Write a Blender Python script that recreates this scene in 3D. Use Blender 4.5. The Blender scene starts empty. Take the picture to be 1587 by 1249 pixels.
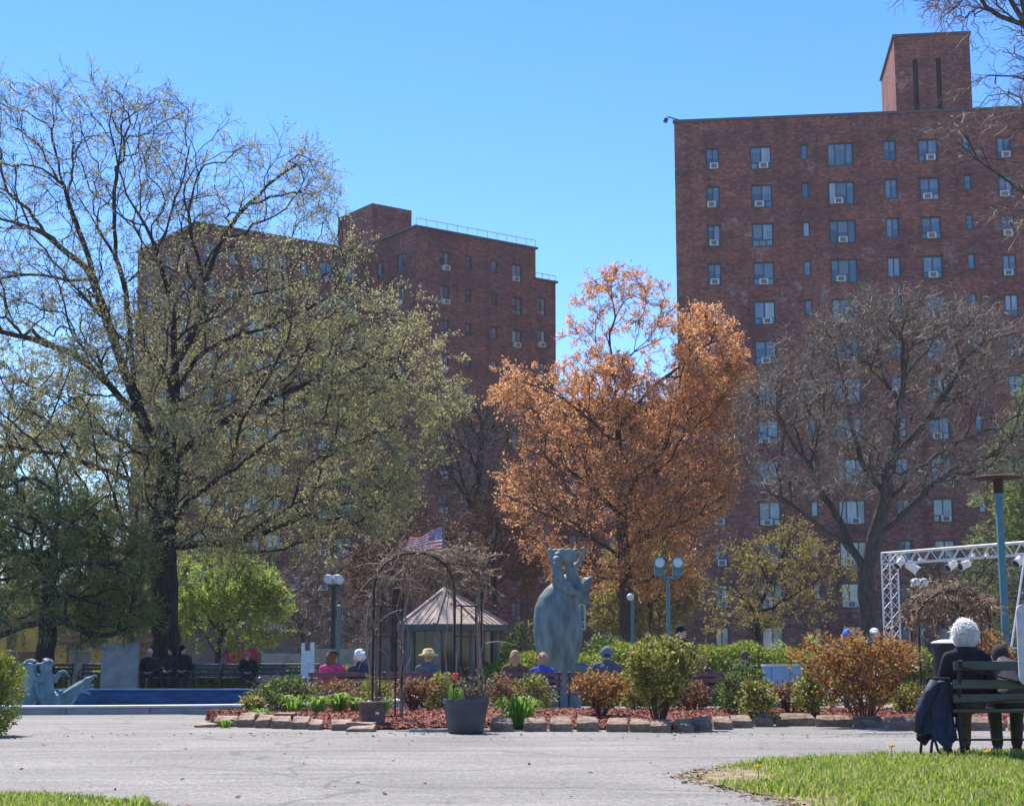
import bpy, bmesh, math, random
import numpy as np
from mathutils import Vector, Matrix

R = math.radians
random.seed(7)
rng = np.random.default_rng(11)
scene = bpy.context.scene
COL = scene.collection

# ------------------------------------------------------------------ camera, sky, sun, exposure
F_PX, CX, CY, PITCH, EYE = 2500.0, 793.5, 624.5, math.atan(400.5 / 2500.0), 0.9
cam_data = bpy.data.cameras.new('camera')
cam_data.sensor_fit = 'HORIZONTAL'
cam_data.sensor_width = 36.0
cam_data.lens = 36.0 * F_PX / 1587.0
cam_data.clip_start = 0.1
cam_data.clip_end = 4000.0
cam = bpy.data.objects.new('camera', cam_data)
COL.objects.link(cam)
cam.location = (0, 0, EYE)
cam.rotation_euler = (R(90) + PITCH, 0, 0)
scene.camera = cam

SUN_EL, SUN_AZ = R(57), R(-27)          # azimuth clockwise from +Y (the view direction)
world = bpy.data.worlds.new('World')
scene.world = world
world.use_nodes = True
wn = world.node_tree
bg = wn.nodes['Background']
sky = wn.nodes.new('ShaderNodeTexSky')
sky.sky_type = 'NISHITA'
sky.sun_disc = False
sky.sun_elevation = SUN_EL
sky.sun_rotation = SUN_AZ
sky.altitude = 0.0
sky.air_density = 1.0
sky.dust_density = 0.05
sky.ozone_density = 6.0
bg.inputs['Strength'].default_value = 0.107
sat = wn.nodes.new('ShaderNodeHueSaturation')
sat.inputs['Saturation'].default_value = 1.22
sat.inputs['Hue'].default_value = 0.511
wn.links.new(sky.outputs['Color'], sat.inputs['Color'])
wn.links.new(sat.outputs['Color'], bg.inputs['Color'])

sun_vec = Vector((math.sin(SUN_AZ) * math.cos(SUN_EL), math.cos(SUN_AZ) * math.cos(SUN_EL), math.sin(SUN_EL)))
sd = bpy.data.lights.new('sun', 'SUN')
sd.energy = 4.3
sd.angle = R(0.53)
sd.color = (1.0, 0.95, 0.87)
so = bpy.data.objects.new('sun', sd)
COL.objects.link(so)
so.rotation_euler = (-sun_vec).to_track_quat('-Z', 'Y').to_euler()
so.location = sun_vec * 80

scene.view_settings.view_transform = 'Standard'
scene.view_settings.look = 'None'
scene.view_settings.exposure = 1.22
scene.view_settings.gamma = 1.0
scene.view_settings.use_curve_mapping = False
scene.cycles.max_bounces = 4
scene.cycles.diffuse_bounces = 3
scene.cycles.glossy_bounces = 2
scene.cycles.transparent_max_bounces = 8

# ------------------------------------------------------------------ picture -> place helpers
CT, ST = math.cos(PITCH), math.sin(PITCH)

def ray(px, py):
    u, v = (px - CX) / F_PX, (py - CY) / F_PX
    return np.array([u, CT + v * ST, ST - v * CT])

def at(px, py, Y):
    d = ray(px, py)
    t = Y / d[1]
    return np.array([d[0] * t, Y, EYE + d[2] * t])

def ground(px, py, z=0.0):
    d = ray(px, py)
    t = (z - EYE) / d[2]
    return np.array([d[0] * t, d[1] * t, z])

def on_line(P, d, px, z):
    """parameter t where P + t d (horizontal) at height z shows at picture column px"""
    k = (px - CX) / F_PX
    # X = k (Y CT + (z-EYE) ST)
    return (k * (P[1] * CT + (z - EYE) * ST) - P[0]) / (d[0] - k * d[1] * CT)

def on_wall(P, e, px, py):
    """(u, z) where a picture ray meets the vertical wall through P along e"""
    d = ray(px, py)
    A = np.array([[d[0], -e[0]], [d[1], -e[1]]])
    t, u = np.linalg.solve(A, np.array([P[0], P[1]]))
    return u, EYE + t * d[2]

def smooth01(a, b, x):
    t = np.clip((x - a) / (b - a), 0, 1)
    return t * t * (3 - 2 * t)

def gz(x, y):
    """height of the paved ground: the terrace behind the flower bed lies a little lower"""
    return -0.14 * smooth01(27.5, 30.5, y) * smooth01(-6.0, -4.5, x)

# ------------------------------------------------------------------ materials
MATS = {}

def new_mat(name):
    m = bpy.data.materials.new(name)
    m.use_nodes = True
    return m, m.node_tree, m.node_tree.nodes['Principled BSDF']

def ramp_node(nt, stops):
    r = nt.nodes.new('ShaderNodeValToRGB')
    el = r.color_ramp.elements
    while len(el) < len(stops):
        el.new(0.5)
    for e, (p, c) in zip(el, stops):
        e.position = p
        e.color = (*c, 1)
    return r

def noise_mat(name, c1, c2, scale=4.0, rough=0.8, bump=0.0, detail=6.0, metallic=0.0, bscale=None, coords='Object', spec=0.3, lo=0.35, hi=0.65, stretch=None):
    m, nt, b = new_mat(name)
    tc = nt.nodes.new('ShaderNodeTexCoord')
    src = tc.outputs[coords]
    if stretch:
        mp = nt.nodes.new('ShaderNodeMapping')
        mp.inputs['Scale'].default_value = stretch
        nt.links.new(src, mp.inputs['Vector'])
        src = mp.outputs['Vector']
    n = nt.nodes.new('ShaderNodeTexNoise')
    n.inputs['Scale'].default_value = scale
    n.inputs['Detail'].default_value = detail
    nt.links.new(src, n.inputs['Vector'])
    r = ramp_node(nt, [(lo, c1), (hi, c2)])
    nt.links.new(n.outputs['Fac'], r.inputs['Fac'])
    nt.links.new(r.outputs['Color'], b.inputs['Base Color'])
    b.inputs['Roughness'].default_value = rough
    b.inputs['Metallic'].default_value = metallic
    b.inputs['Specular IOR Level'].default_value = spec
    if bump:
        n2 = nt.nodes.new('ShaderNodeTexNoise')
        n2.inputs['Scale'].default_value = bscale or scale * 6
        n2.inputs['Detail'].default_value = 8
        nt.links.new(src, n2.inputs['Vector'])
        bp = nt.nodes.new('ShaderNodeBump')
        bp.inputs['Strength'].default_value = bump
        bp.inputs['Distance'].default_value = 0.02
        nt.links.new(n2.outputs['Fac'], bp.inputs['Height'])
        nt.links.new(bp.outputs['Normal'], b.inputs['Normal'])
    MATS[name] = m
    return m

def leaf_mat(name, cols, trans=0.45, rough=0.6):
    """leaves: every leaf takes its own tone; part of the light shines through"""
    m, nt, b = new_mat(name)
    g = nt.nodes.new('ShaderNodeNewGeometry')
    r = ramp_node(nt, [(i / max(1, len(cols) - 1), c) for i, c in enumerate(cols)])
    nt.links.new(g.outputs['Random Per Island'], r.inputs['Fac'])
    nt.links.new(r.outputs['Color'], b.inputs['Base Color'])
    b.inputs['Roughness'].default_value = rough
    b.inputs['Specular IOR Level'].default_value = 0.25
    tr = nt.nodes.new('ShaderNodeBsdfTranslucent')
    nt.links.new(r.outputs['Color'], tr.inputs['Color'])
    mx = nt.nodes.new('ShaderNodeMixShader')
    mx.inputs['Fac'].default_value = trans
    out = nt.nodes['Material Output']
    nt.links.new(b.outputs['BSDF'], mx.inputs[1])
    nt.links.new(tr.outputs['BSDF'], mx.inputs[2])
    nt.links.new(mx.outputs['Shader'], out.inputs['Surface'])
    MATS[name] = m
    return m

def plain(name, c, rough=0.6, metallic=0.0, var=0.12, scale=9.0, spec=0.3, bump=0.0):
    lo = tuple(max(0, v * (1 - var)) for v in c)
    hi = tuple(min(1, v * (1 + var)) for v in c)
    return noise_mat(name, lo, hi, scale, rough, bump, metallic=metallic, spec=spec)

def brick_mat(name, base, alt, purple, seed=0.0, patch=0.5):
    m, nt, b = new_mat(name)
    L = nt.links.new
    uv = nt.nodes.new('ShaderNodeUVMap')
    uv.uv_map = 'UVMap'
    bt = nt.nodes.new('ShaderNodeTexBrick')
    bt.inputs['Scale'].default_value = 1.0
    bt.inputs['Brick Width'].default_value = 0.21
    bt.inputs['Row Height'].default_value = 0.068
    bt.inputs['Mortar Size'].default_value = 0.006
    bt.inputs['Color1'].default_value = (*base, 1)
    bt.inputs['Color2'].default_value = (*alt, 1)
    bt.inputs['Mortar'].default_value = (0.19, 0.13, 0.12, 1)
    bt.inputs['Bias'].default_value = -0.2
    L(uv.outputs['UV'], bt.inputs['Vector'])
    # coarse courses and repaired stretches; the purple also puts a haze veil into the colour
    mp = nt.nodes.new('ShaderNodeMapping')
    mp.inputs['Location'].default_value = (seed, seed, 0)
    mp.inputs['Scale'].default_value = (0.13, 0.32, 1)
    L(uv.outputs['UV'], mp.inputs['Vector'])
    n1 = nt.nodes.new('ShaderNodeTexNoise')
    n1.inputs['Scale'].default_value = 1.6
    n1.inputs['Detail'].default_value = 5
    L(mp.outputs['Vector'], n1.inputs['Vector'])
    r1 = ramp_node(nt, [(0.40, purple), (0.50, (0.95, 0.93, 0.95)), (0.62, (1.18, 1.1, 1.05))])
    L(n1.outputs['Fac'], r1.inputs['Fac'])
    mx = nt.nodes.new('ShaderNodeMixRGB')
    mx.blend_type = 'MULTIPLY'
    mx.inputs['Fac'].default_value = 0.75
    L(bt.outputs['Color'], mx.inputs['Color1'])
    L(r1.outputs['Color'], mx.inputs['Color2'])
    # fine row-to-row tone
    mp3 = nt.nodes.new('ShaderNodeMapping')
    mp3.inputs['Scale'].default_value = (0.5, 4.5, 1)
    L(uv.outputs['UV'], mp3.inputs['Vector'])
    n3 = nt.nodes.new('ShaderNodeTexNoise')
    n3.inputs['Scale'].default_value = 1.4
    n3.inputs['Detail'].default_value = 6
    n3.inputs['Roughness'].default_value = 0.7
    L(mp3.outputs['Vector'], n3.inputs['Vector'])
    r3 = ramp_node(nt, [(0.3, (0.58, 0.6, 0.68)), (0.7, (1.3, 1.2, 1.1))])
    L(n3.outputs['Fac'], r3.inputs['Fac'])
    mx3 = nt.nodes.new('ShaderNodeMixRGB')
    mx3.blend_type = 'MULTIPLY'
    mx3.inputs['Fac'].default_value = 0.8
    L(mx.outputs['Color'], mx3.inputs['Color1'])
    L(r3.outputs['Color'], mx3.inputs['Color2'])
    # single odd-toned headers, and rain streaks
    mp4 = nt.nodes.new('ShaderNodeMapping')
    mp4.inputs['Scale'].default_value = (4.0, 7.0, 1)
    L(uv.outputs['UV'], mp4.inputs['Vector'])
    vo = nt.nodes.new('ShaderNodeTexVoronoi')
    vo.inputs['Scale'].default_value = 1.0
    L(mp4.outputs['Vector'], vo.inputs['Vector'])
    sv = nt.nodes.new('ShaderNodeSeparateColor')
    L(vo.outputs['Color'], sv.inputs['Color'])
    r4 = ramp_node(nt, [(0.0, (0.62, 0.62, 0.66)), (0.6, (1.0, 1.0, 1.0)), (1.0, (1.45, 1.40, 1.36))])
    L(sv.outputs['Red'], r4.inputs['Fac'])
    mx4 = nt.nodes.new('ShaderNodeMixRGB')
    mx4.blend_type = 'MULTIPLY'
    mx4.inputs['Fac'].default_value = 0.8
    L(mx3.outputs['Color'], mx4.inputs['Color1'])
    L(r4.outputs['Color'], mx4.inputs['Color2'])
    mp5 = nt.nodes.new('ShaderNodeMapping')
    mp5.inputs['Scale'].default_value = (1.1, 0.07, 1)
    mp5.inputs['Location'].default_value = (seed, 0, 0)
    L(uv.outputs['UV'], mp5.inputs['Vector'])
    n5 = nt.nodes.new('ShaderNodeTexNoise')
    n5.inputs['Scale'].default_value = 1.0
    n5.inputs['Detail'].default_value = 7
    L(mp5.outputs['Vector'], n5.inputs['Vector'])
    r5 = ramp_node(nt, [(0.36, (0.66, 0.66, 0.70)), (0.52, (1, 1, 1))])
    L(n5.outputs['Fac'], r5.inputs['Fac'])
    mx5 = nt.nodes.new('ShaderNodeMixRGB')
    mx5.blend_type = 'MULTIPLY'
    mx5.inputs['Fac'].default_value = 0.7
    L(mx4.outputs['Color'], mx5.inputs['Color1'])
    L(r5.outputs['Color'], mx5.inputs['Color2'])
    mx3 = mx5
    # lime bloom
    n2 = nt.nodes.new('ShaderNodeTexNoise')
    n2.inputs['Scale'].default_value = 0.42
    n2.inputs['Detail'].default_value = 12
    n2.inputs['Roughness'].default_value = 0.80
    mp2 = nt.nodes.new('ShaderNodeMapping')
    mp2.inputs['Location'].default_value = (seed * 3 + 4, seed + 2, 0)
    L(uv.outputs['UV'], mp2.inputs['Vector'])
    L(mp2.outputs['Vector'], n2.inputs['Vector'])
    r2 = ramp_node(nt, [(0.565, (0, 0, 0)), (0.66, (patch, patch, patch))])
    L(n2.outputs['Fac'], r2.inputs['Fac'])
    mx2 = nt.nodes.new('ShaderNodeMixRGB')
    L(r2.outputs['Color'], mx2.inputs['Fac'])
    L(mx3.outputs['Color'], mx2.inputs['Color1'])
    mx2.inputs['Color2'].default_value = (0.46, 0.40, 0.38, 1)
    L(mx2.outputs['Color'], b.inputs['Base Color'])
    b.inputs['Roughness'].default_value = 0.9
    b.inputs['Specular IOR Level'].default_value = 0.15
    MATS[name] = m
    return m

def glass_mat(name):
    """window glass with curtains or blinds right behind it; every pane has its own tone, reflected sky blue included"""
    m, nt, b = new_mat(name)
    oi = nt.nodes.new('ShaderNodeObjectInfo')
    r = ramp_node(nt, [(0.0, (0.012, 0.03, 0.045)), (0.35, (0.04, 0.085, 0.12)), (0.65, (0.09, 0.17, 0.23)), (0.88, (0.15, 0.23, 0.29)), (1.0, (0.36, 0.41, 0.44))])  # blue tones put the sky's reflection into the pane colour
    nt.links.new(oi.outputs['Random'], r.inputs['Fac'])
    tc = nt.nodes.new('ShaderNodeTexCoord')
    mp = nt.nodes.new('ShaderNodeMapping')
    mp.inputs['Scale'].default_value = (14, 1, 0.4)
    nt.links.new(tc.outputs['Object'], mp.inputs['Vector'])
    n = nt.nodes.new('ShaderNodeTexNoise')
    n.inputs['Scale'].default_value = 1.0
    nt.links.new(mp.outputs['Vector'], n.inputs['Vector'])
    mr = ramp_node(nt, [(0.3, (0.55, 0.6, 0.65)), (0.7, (1.15, 1.1, 1.05))])
    nt.links.new(n.outputs['Fac'], mr.inputs['Fac'])
    mx = nt.nodes.new('ShaderNodeMixRGB')
    mx.blend_type = 'MULTIPLY'
    mx.inputs['Fac'].default_value = 1.0
    nt.links.new(r.outputs['Color'], mx.inputs['Color1'])
    nt.links.new(mr.outputs['Color'], mx.inputs['Color2'])
    # blinds drawn to different heights
    sg = nt.nodes.new('ShaderNodeSeparateXYZ')
    nt.links.new(tc.outputs['Generated'], sg.inputs[0])
    mu = nt.nodes.new('ShaderNodeMath'); mu.operation = 'MULTIPLY'; mu.inputs[1].default_value = 7.31
    nt.links.new(oi.outputs['Random'], mu.inputs[0])
    fr = nt.nodes.new('ShaderNodeMath'); fr.operation = 'FRACT'
    nt.links.new(mu.outputs[0], fr.inputs[0])
    gt = nt.nodes.new('ShaderNodeMath'); gt.operation = 'GREATER_THAN'
    nt.links.new(sg.outputs['Z'], gt.inputs[0])
    nt.links.new(fr.outputs[0], gt.inputs[1])
    fa = nt.nodes.new('ShaderNodeMath'); fa.operation = 'MULTIPLY'; fa.inputs[1].default_value = 0.25
    nt.links.new(gt.outputs[0], fa.inputs[0])
    bl = nt.nodes.new('ShaderNodeMixRGB')
    nt.links.new(fa.outputs[0], bl.inputs['Fac'])
    nt.links.new(mx.outputs['Color'], bl.inputs['Color1'])
    bl.inputs['Color2'].default_value = (0.34, 0.36, 0.37, 1)
    nt.links.new(bl.outputs['Color'], b.inputs['Base Color'])
    b.inputs['Roughness'].default_value = 0.04
    b.inputs['IOR'].default_value = 1.75
    b.inputs['Specular IOR Level'].default_value = 0.6
    MATS[name] = m
    return m

# ------------------------------------------------------------------ mesh helpers
def mesh_np(name, V, F, mat, parent=None, smooth=False, loc=None, rz=0.0):
    V = np.asarray(V, dtype=np.float32).reshape(-1, 3)
    F = np.asarray(F, dtype=np.int32)
    n, k = F.shape
    me = bpy.data.meshes.new(name)
    me.vertices.add(len(V))
    me.vertices.foreach_set('co', V.ravel())
    me.loops.add(n * k)
    me.loops.foreach_set('vertex_index', F.ravel())
    me.polygons.add(n)
    me.polygons.foreach_set('loop_start', np.arange(0, n * k, k, dtype=np.int32))
    me.polygons.foreach_set('loop_total', np.full(n, k, dtype=np.int32))
    if smooth:
        me.polygons.foreach_set('use_smooth', np.ones(n, dtype=bool))
    me.update(calc_edges=True)
    if mat:
        me.materials.append(MATS[mat] if isinstance(mat, str) else mat)
    return link(name, me, parent, loc, rz)

def link(name, me, parent=None, loc=None, rz=0.0):
    o = bpy.data.objects.new(name, me)
    COL.objects.link(o)
    if parent is not None:
        o.parent = parent
    if loc is not None:
        o.location = [float(v) for v in loc]
    o.rotation_euler = (0, 0, float(rz))
    return o

class MB:
    """collects shapes; build() links them as one mesh object"""
    def __init__(self):
        self.v, self.f = [], []

    def add(self, V, F):
        b = len(self.v)
        self.v.extend([tuple(map(float, p)) for p in V])
        self.f.extend([tuple(i + b for i in q) for q in F])
        return self

    def box(self, c, s, rot=None, taper=1.0):
        hx, hy, hz = s[0] / 2, s[1] / 2, s[2] / 2
        P = [(-hx, -hy, -hz), (hx, -hy, -hz), (hx, hy, -hz), (-hx, hy, -hz)]
        P += [(x * taper, y * taper, hz) for x, y, _ in P]
        if rot is not None:
            P = [tuple(rot @ Vector(p)) for p in P]
        P = [(p[0] + c[0], p[1] + c[1], p[2] + c[2]) for p in P]
        return self.add(P, [(0, 3, 2, 1), (4, 5, 6, 7), (0, 1, 5, 4), (1, 2, 6, 5), (2, 3, 7, 6), (3, 0, 4, 7)])

    def bar(self, a, b, w, d=None, up=(0, 0, 1)):
        a, b = Vector(a), Vector(b)
        z = (b - a)
        L = z.length
        z.normalize()
        u = Vector(up)
        if abs(z.dot(u)) > 0.98:
            u = Vector((0, 1, 0))
        x = u.cross(z).normalized()
        y = z.cross(x)
        M = Matrix((x, y, z)).transposed()
        return self.box((a + b) / 2, (w, d or w, L), M)

    def tube(self, pts, r, n=8, cap=True):
        pts = [Vector(p) for p in pts]
        if not hasattr(r, '__len__'):
            r = [r] * len(pts)
        V, F = [], []
        ref = Vector((0.31, 0.17, 0.93))
        px = None
        for i, p in enumerate(pts):
            t = (pts[min(i + 1, len(pts) - 1)] - pts[max(i - 1, 0)]).normalized()
            if px is None:
                u = ref if abs(t.dot(ref)) < 0.95 else Vector((1, 0, 0))
                x = u.cross(t).normalized()
            else:
                x = (px - t * px.dot(t)).normalized()
            px = x
            y = t.cross(x)
            for k in range(n):
                a = 2 * math.pi * k / n
                V.append(p + (x * math.cos(a) + y * math.sin(a)) * r[i])
        for i in range(len(pts) - 1):
            for k in range(n):
                k2 = (k + 1) % n
                F.append((i * n + k, i * n + k2, (i + 1) * n + k2, (i + 1) * n + k))
        if cap:
            F.append(tuple(reversed(range(n))))
            F.append(tuple((len(pts) - 1) * n + k for k in range(n)))
        return self.add(V, F)

    def lathe(self, prof, n=24, c=(0, 0, 0), sx=1.0, sy=1.0, closed=False):
        V, F = [], []
        for r, z in prof:
            for k in range(n):
                a = 2 * math.pi * k / n
                V.append((c[0] + r * math.cos(a) * sx, c[1] + r * math.sin(a) * sy, c[2] + z))
        m = len(prof)
        for i in range(m - 1):
            for k in range(n):
                k2 = (k + 1) % n
                F.append((i * n + k, i * n + k2, (i + 1) * n + k2, (i + 1) * n + k))
        if not closed:
            F.append(tuple(reversed(range(n))))
            F.append(tuple((m - 1) * n + k for k in range(n)))
        return self.add(V, F)

    def ell(self, c, r, rot=None, nu=12, nv=8):
        V, F = [], []
        c = Vector(c)
        V.append((0, 0, -1))
        for j in range(1, nv):
            ph = math.pi * (j / nv - 0.5)
            for i in range(nu):
                th = 2 * math.pi * i / nu
                V.append((math.cos(ph) * math.cos(th), math.cos(ph) * math.sin(th), math.sin(ph)))
        V.append((0, 0, 1))
        last = len(V) - 1
        for i in range(nu):
            i2 = (i + 1) % nu
            F.append((0, 1 + i2, 1 + i))
            for j in range(nv - 2):
                a = 1 + j * nu
                F.append((a + i, a + i2, a + nu + i2, a + nu + i))
            a = 1 + (nv - 2) * nu
            F.append((a + i, a + i2, last))
        P = []
        for v in V:
            w = Vector((v[0] * r[0], v[1] * r[1], v[2] * r[2]))
            if rot is not None:
                w = rot @ w
            P.append(c + w)
        return self.add(P, F)

    def cap(self, a, b, r0, r1, n=10):
        """a tapered limb with round ends"""
        a, b = Vector(a), Vector(b)
        self.ell(a, (r0, r0, r0), nu=n, nv=6)
        self.ell(b, (r1, r1, r1), nu=n, nv=6)
        return self.tube([a, b], [r0, r1], n)

    def prism(self, poly, z0, z1):
        n = len(poly)
        V = [(x, y, z0) for x, y in poly] + [(x, y, z1) for x, y in poly]
        F = [tuple(reversed(range(n))), tuple(range(n, 2 * n))]
        F += [(i, (i + 1) % n, n + (i + 1) % n, n + i) for i in range(n)]
        return self.add(V, F)

    def mesh(self, name, mat, smooth=False):
        me = bpy.data.meshes.new(name)
        me.from_pydata(self.v, [], self.f)
        if smooth:
            me.polygons.foreach_set('use_smooth', np.ones(len(me.polygons), dtype=bool))
        me.materials.append(MATS[mat] if isinstance(mat, str) else mat)
        me.update()
        return me

    def build(self, name, mat, parent=None, loc=None, rz=0.0, smooth=False, remesh=None, smooth_it=4):
        o = link(name, self.mesh(name, mat, smooth or bool(remesh)), parent, loc, rz)
        if remesh:
            m = o.modifiers.new('skin', 'REMESH')
            m.mode = 'VOXEL'
            m.voxel_size = remesh
            m.use_smooth_shade = True
            if smooth_it:
                s = o.modifiers.new('soften', 'SMOOTH')
                s.factor = 0.5
                s.iterations = smooth_it
        return o

def tag(o, label=None, cat=None, group=None, kind=None):
    if label:
        o['label'] = label
    if cat:
        o['category'] = cat
    if group:
        o['group'] = group
    if kind:
        o['kind'] = kind
    return o

def thing(name, label, cat, loc=(0, 0, 0), rz=0.0, group=None):
    o = link(name, None, None, loc, rz)
    o.empty_display_size = 0.2
    return tag(o, label, cat, group)

def bevel(o, w=0.01, seg=2):
    m = o.modifiers.new('edge', 'BEVEL')
    m.width = w
    m.segments = seg
    m.limit_method = 'ANGLE'
    return o

# ------------------------------------------------------------------ material library
plain('metal_dark', (0.03, 0.03, 0.032), 0.5)
plain('metal_teal', (0.065, 0.175, 0.21), 0.5)
plain('metal_pale', (0.62, 0.60, 0.60), 0.4, spec=0.5)
plain('metal_white', (0.75, 0.73, 0.70), 0.45)
plain('rust_iron', (0.045, 0.022, 0.018), 0.8)
plain('black', (0.012, 0.012, 0.014), 0.6)
plain('white_paint', (0.78, 0.78, 0.76), 0.5)
noise_mat('bench_red', (0.10, 0.028, 0.022), (0.17, 0.055, 0.045), 5, 0.38, stretch=(1, 8, 8), spec=0.5)
noise_mat('bench_green', (0.030, 0.042, 0.028), (0.058, 0.072, 0.050), 5, 0.42, stretch=(1, 8, 8), bump=0.15, spec=0.4)
noise_mat('bench_dark', (0.05, 0.055, 0.07), (0.09, 0.09, 0.105), 5, 0.38, stretch=(1, 8, 8), spec=0.5)
plain('skin', (0.50, 0.30, 0.22), 0.55)
plain('window_frame', (0.015, 0.055, 0.075), 0.4)
plain('window_frame_white', (0.6, 0.6, 0.58), 0.4)
plain('ac_case', (0.55, 0.53, 0.50), 0.6)
plain('ac_grille', (0.06, 0.07, 0.08), 0.6)
plain('coping', (0.10, 0.08, 0.085), 0.7)
brick_mat('brick_right', (0.265, 0.094, 0.068), (0.180, 0.066, 0.057), (0.72, 0.72, 0.88), 1.3, 0.5)
brick_mat('brick_left', (0.250, 0.090, 0.070), (0.178, 0.065, 0.058), (0.70, 0.69, 0.87), 7.7, 0.25)
brick_mat('brick_far', (0.18, 0.065, 0.05), (0.13, 0.045, 0.04), (0.75, 0.7, 0.8), 3.1, 0.1)
brick_mat('brick_tan', (0.30, 0.17, 0.09), (0.24, 0.12, 0.06), (0.8, 0.7, 0.7), 5.1, 0.1)
glass_mat('glass')
# ================================================================== the ground
def asphalt():
    m, nt, b = new_mat('asphalt')
    L = nt.links.new
    tc = nt.nodes.new('ShaderNodeTexCoord')
    n1 = nt.nodes.new('ShaderNodeTexNoise')
    n1.inputs['Scale'].default_value = 0.45
    n1.inputs['Detail'].default_value = 6
    n1.inputs['Roughness'].default_value = 0.6
    L(tc.outputs['Object'], n1.inputs['Vector'])
    r1 = ramp_node(nt, [(0.34, (0.146, 0.138, 0.127)), (0.66, (0.210, 0.199, 0.183))])
    L(n1.outputs['Fac'], r1.inputs['Fac'])
    # aggregate grain
    v = nt.nodes.new('ShaderNodeTexVoronoi')
    v.inputs['Scale'].default_value = 55
    L(tc.outputs['Object'], v.inputs['Vector'])
    rg = ramp_node(nt, [(0.0, (0.62, 0.62, 0.62)), (1.0, (1.42, 1.40, 1.36))])
    sep = nt.nodes.new('ShaderNodeSeparateColor')
    L(v.outputs['Color'], sep.inputs['Color'])
    L(sep.outputs['Red'], rg.inputs['Fac'])
    mx = nt.nodes.new('ShaderNodeMixRGB')
    mx.blend_type = 'MULTIPLY'
    mx.inputs['Fac'].default_value = 1
    L(r1.outputs['Color'], mx.inputs['Color1'])
    L(rg.outputs['Color'], mx.inputs['Color2'])
    # worn stripes and old roller lines running across
    mp = nt.nodes.new('ShaderNodeMapping')
    mp.inputs['Scale'].default_value = (0.25, 2.2, 1)
    mp.inputs['Rotation'].default_value = (0, 0, R(-7))
    L(tc.outputs['Object'], mp.inputs['Vector'])
    n2 = nt.nodes.new('ShaderNodeTexNoise')
    n2.inputs['Scale'].default_value = 1.1
    n2.inputs['Detail'].default_value = 8
    n2.inputs['Roughness'].default_value = 0.7
    L(mp.outputs['Vector'], n2.inputs['Vector'])
    r2 = ramp_node(nt, [(0.36, (0.72, 0.72, 0.73)), (0.5, (1, 1, 1)), (0.72, (1.12, 1.11, 1.09))])
    L(n2.outputs['Fac'], r2.inputs['Fac'])
    mx2 = nt.nodes.new('ShaderNodeMixRGB')
    mx2.blend_type = 'MULTIPLY'
    mx2.inputs['Fac'].default_value = 0.9
    L(mx.outputs['Color'], mx2.inputs['Color1'])
    L(r2.outputs['Color'], mx2.inputs['Color2'])
    # hairline cracks
    n3 = nt.nodes.new('ShaderNodeTexNoise')
    n3.inputs['Scale'].default_value = 0.5
    L(tc.outputs['Object'], n3.inputs['Vector'])
    ad = nt.nodes.new('ShaderNodeVectorMath')
    ad.operation = 'MULTIPLY_ADD'
    ad.inputs[1].default_value = (2.2, 2.2, 0)
    L(n3.outputs['Color'], ad.inputs[0])
    L(tc.outputs['Object'], ad.inputs[2])
    vc = nt.nodes.new('ShaderNodeTexVoronoi')
    vc.feature = 'DISTANCE_TO_EDGE'
    vc.inputs['Scale'].default_value = 0.22
    L(ad.outputs['Vector'], vc.inputs['Vector'])
    rc = ramp_node(nt, [(0.0, (0.45, 0.45, 0.45)), (0.008, (1, 1, 1))])
    L(vc.outputs['Distance'], rc.inputs['Fac'])
    mx3 = nt.nodes.new('ShaderNodeMixRGB')
    mx3.blend_type = 'MULTIPLY'
    mx3.inputs['Fac'].default_value = 0.7
    L(mx2.outputs['Color'], mx3.inputs['Color1'])
    L(rc.outputs['Color'], mx3.inputs['Color2'])
    L(mx3.outputs['Color'], b.inputs['Base Color'])
    bp = nt.nodes.new('ShaderNodeBump')
    bp.inputs['Strength'].default_value = 0.55
    bp.inputs['Distance'].default_value = 0.012
    L(v.outputs['Distance'], bp.inputs['Height'])
    L(bp.outputs['Normal'], b.inputs['Normal'])
    b.inputs['Roughness'].default_value = 0.85
    b.inputs['Specular IOR Level'].default_value = 0.3
    MATS['asphalt'] = m

asphalt()
POOL_C, POOL_A, POOL_B = (-11.6, 37.2), 9.6, 9.1

def pool_pt(a, da=0.0):
    # a rounded, squarish oval
    c, s = math.cos(a), math.sin(a)
    k = 1.0 / (abs(c) ** 3.2 + abs(s) ** 3.2) ** (1 / 3.2)
    return (POOL_C[0] + (POOL_A + da) * c * k, POOL_C[1] + (POOL_B + da) * s * k)

def build_ground():
    n = 144
    steps = [0.0] + [0.25 * i for i in range(1, 13)] + [3 + 0.5 * i for i in range(1, 50)] + [32, 40, 55, 80, 130, 220, 380]
    V, F = [], []
    for d in steps:
        for k in range(n):
            x, y = pool_pt(2 * math.pi * k / n, d)
            V.append((x, y, gz(x, y)))
    for i in range(len(steps) - 1):
        for k in range(n):
            k2 = (k + 1) % n
            F.append((i * n + k, i * n + k2, (i + 1) * n + k2, (i + 1) * n + k))
    o = mesh_np('ground', V, F, 'asphalt')
    tag(o, 'grey worn asphalt plaza and path', kind='structure')

build_ground()

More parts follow.
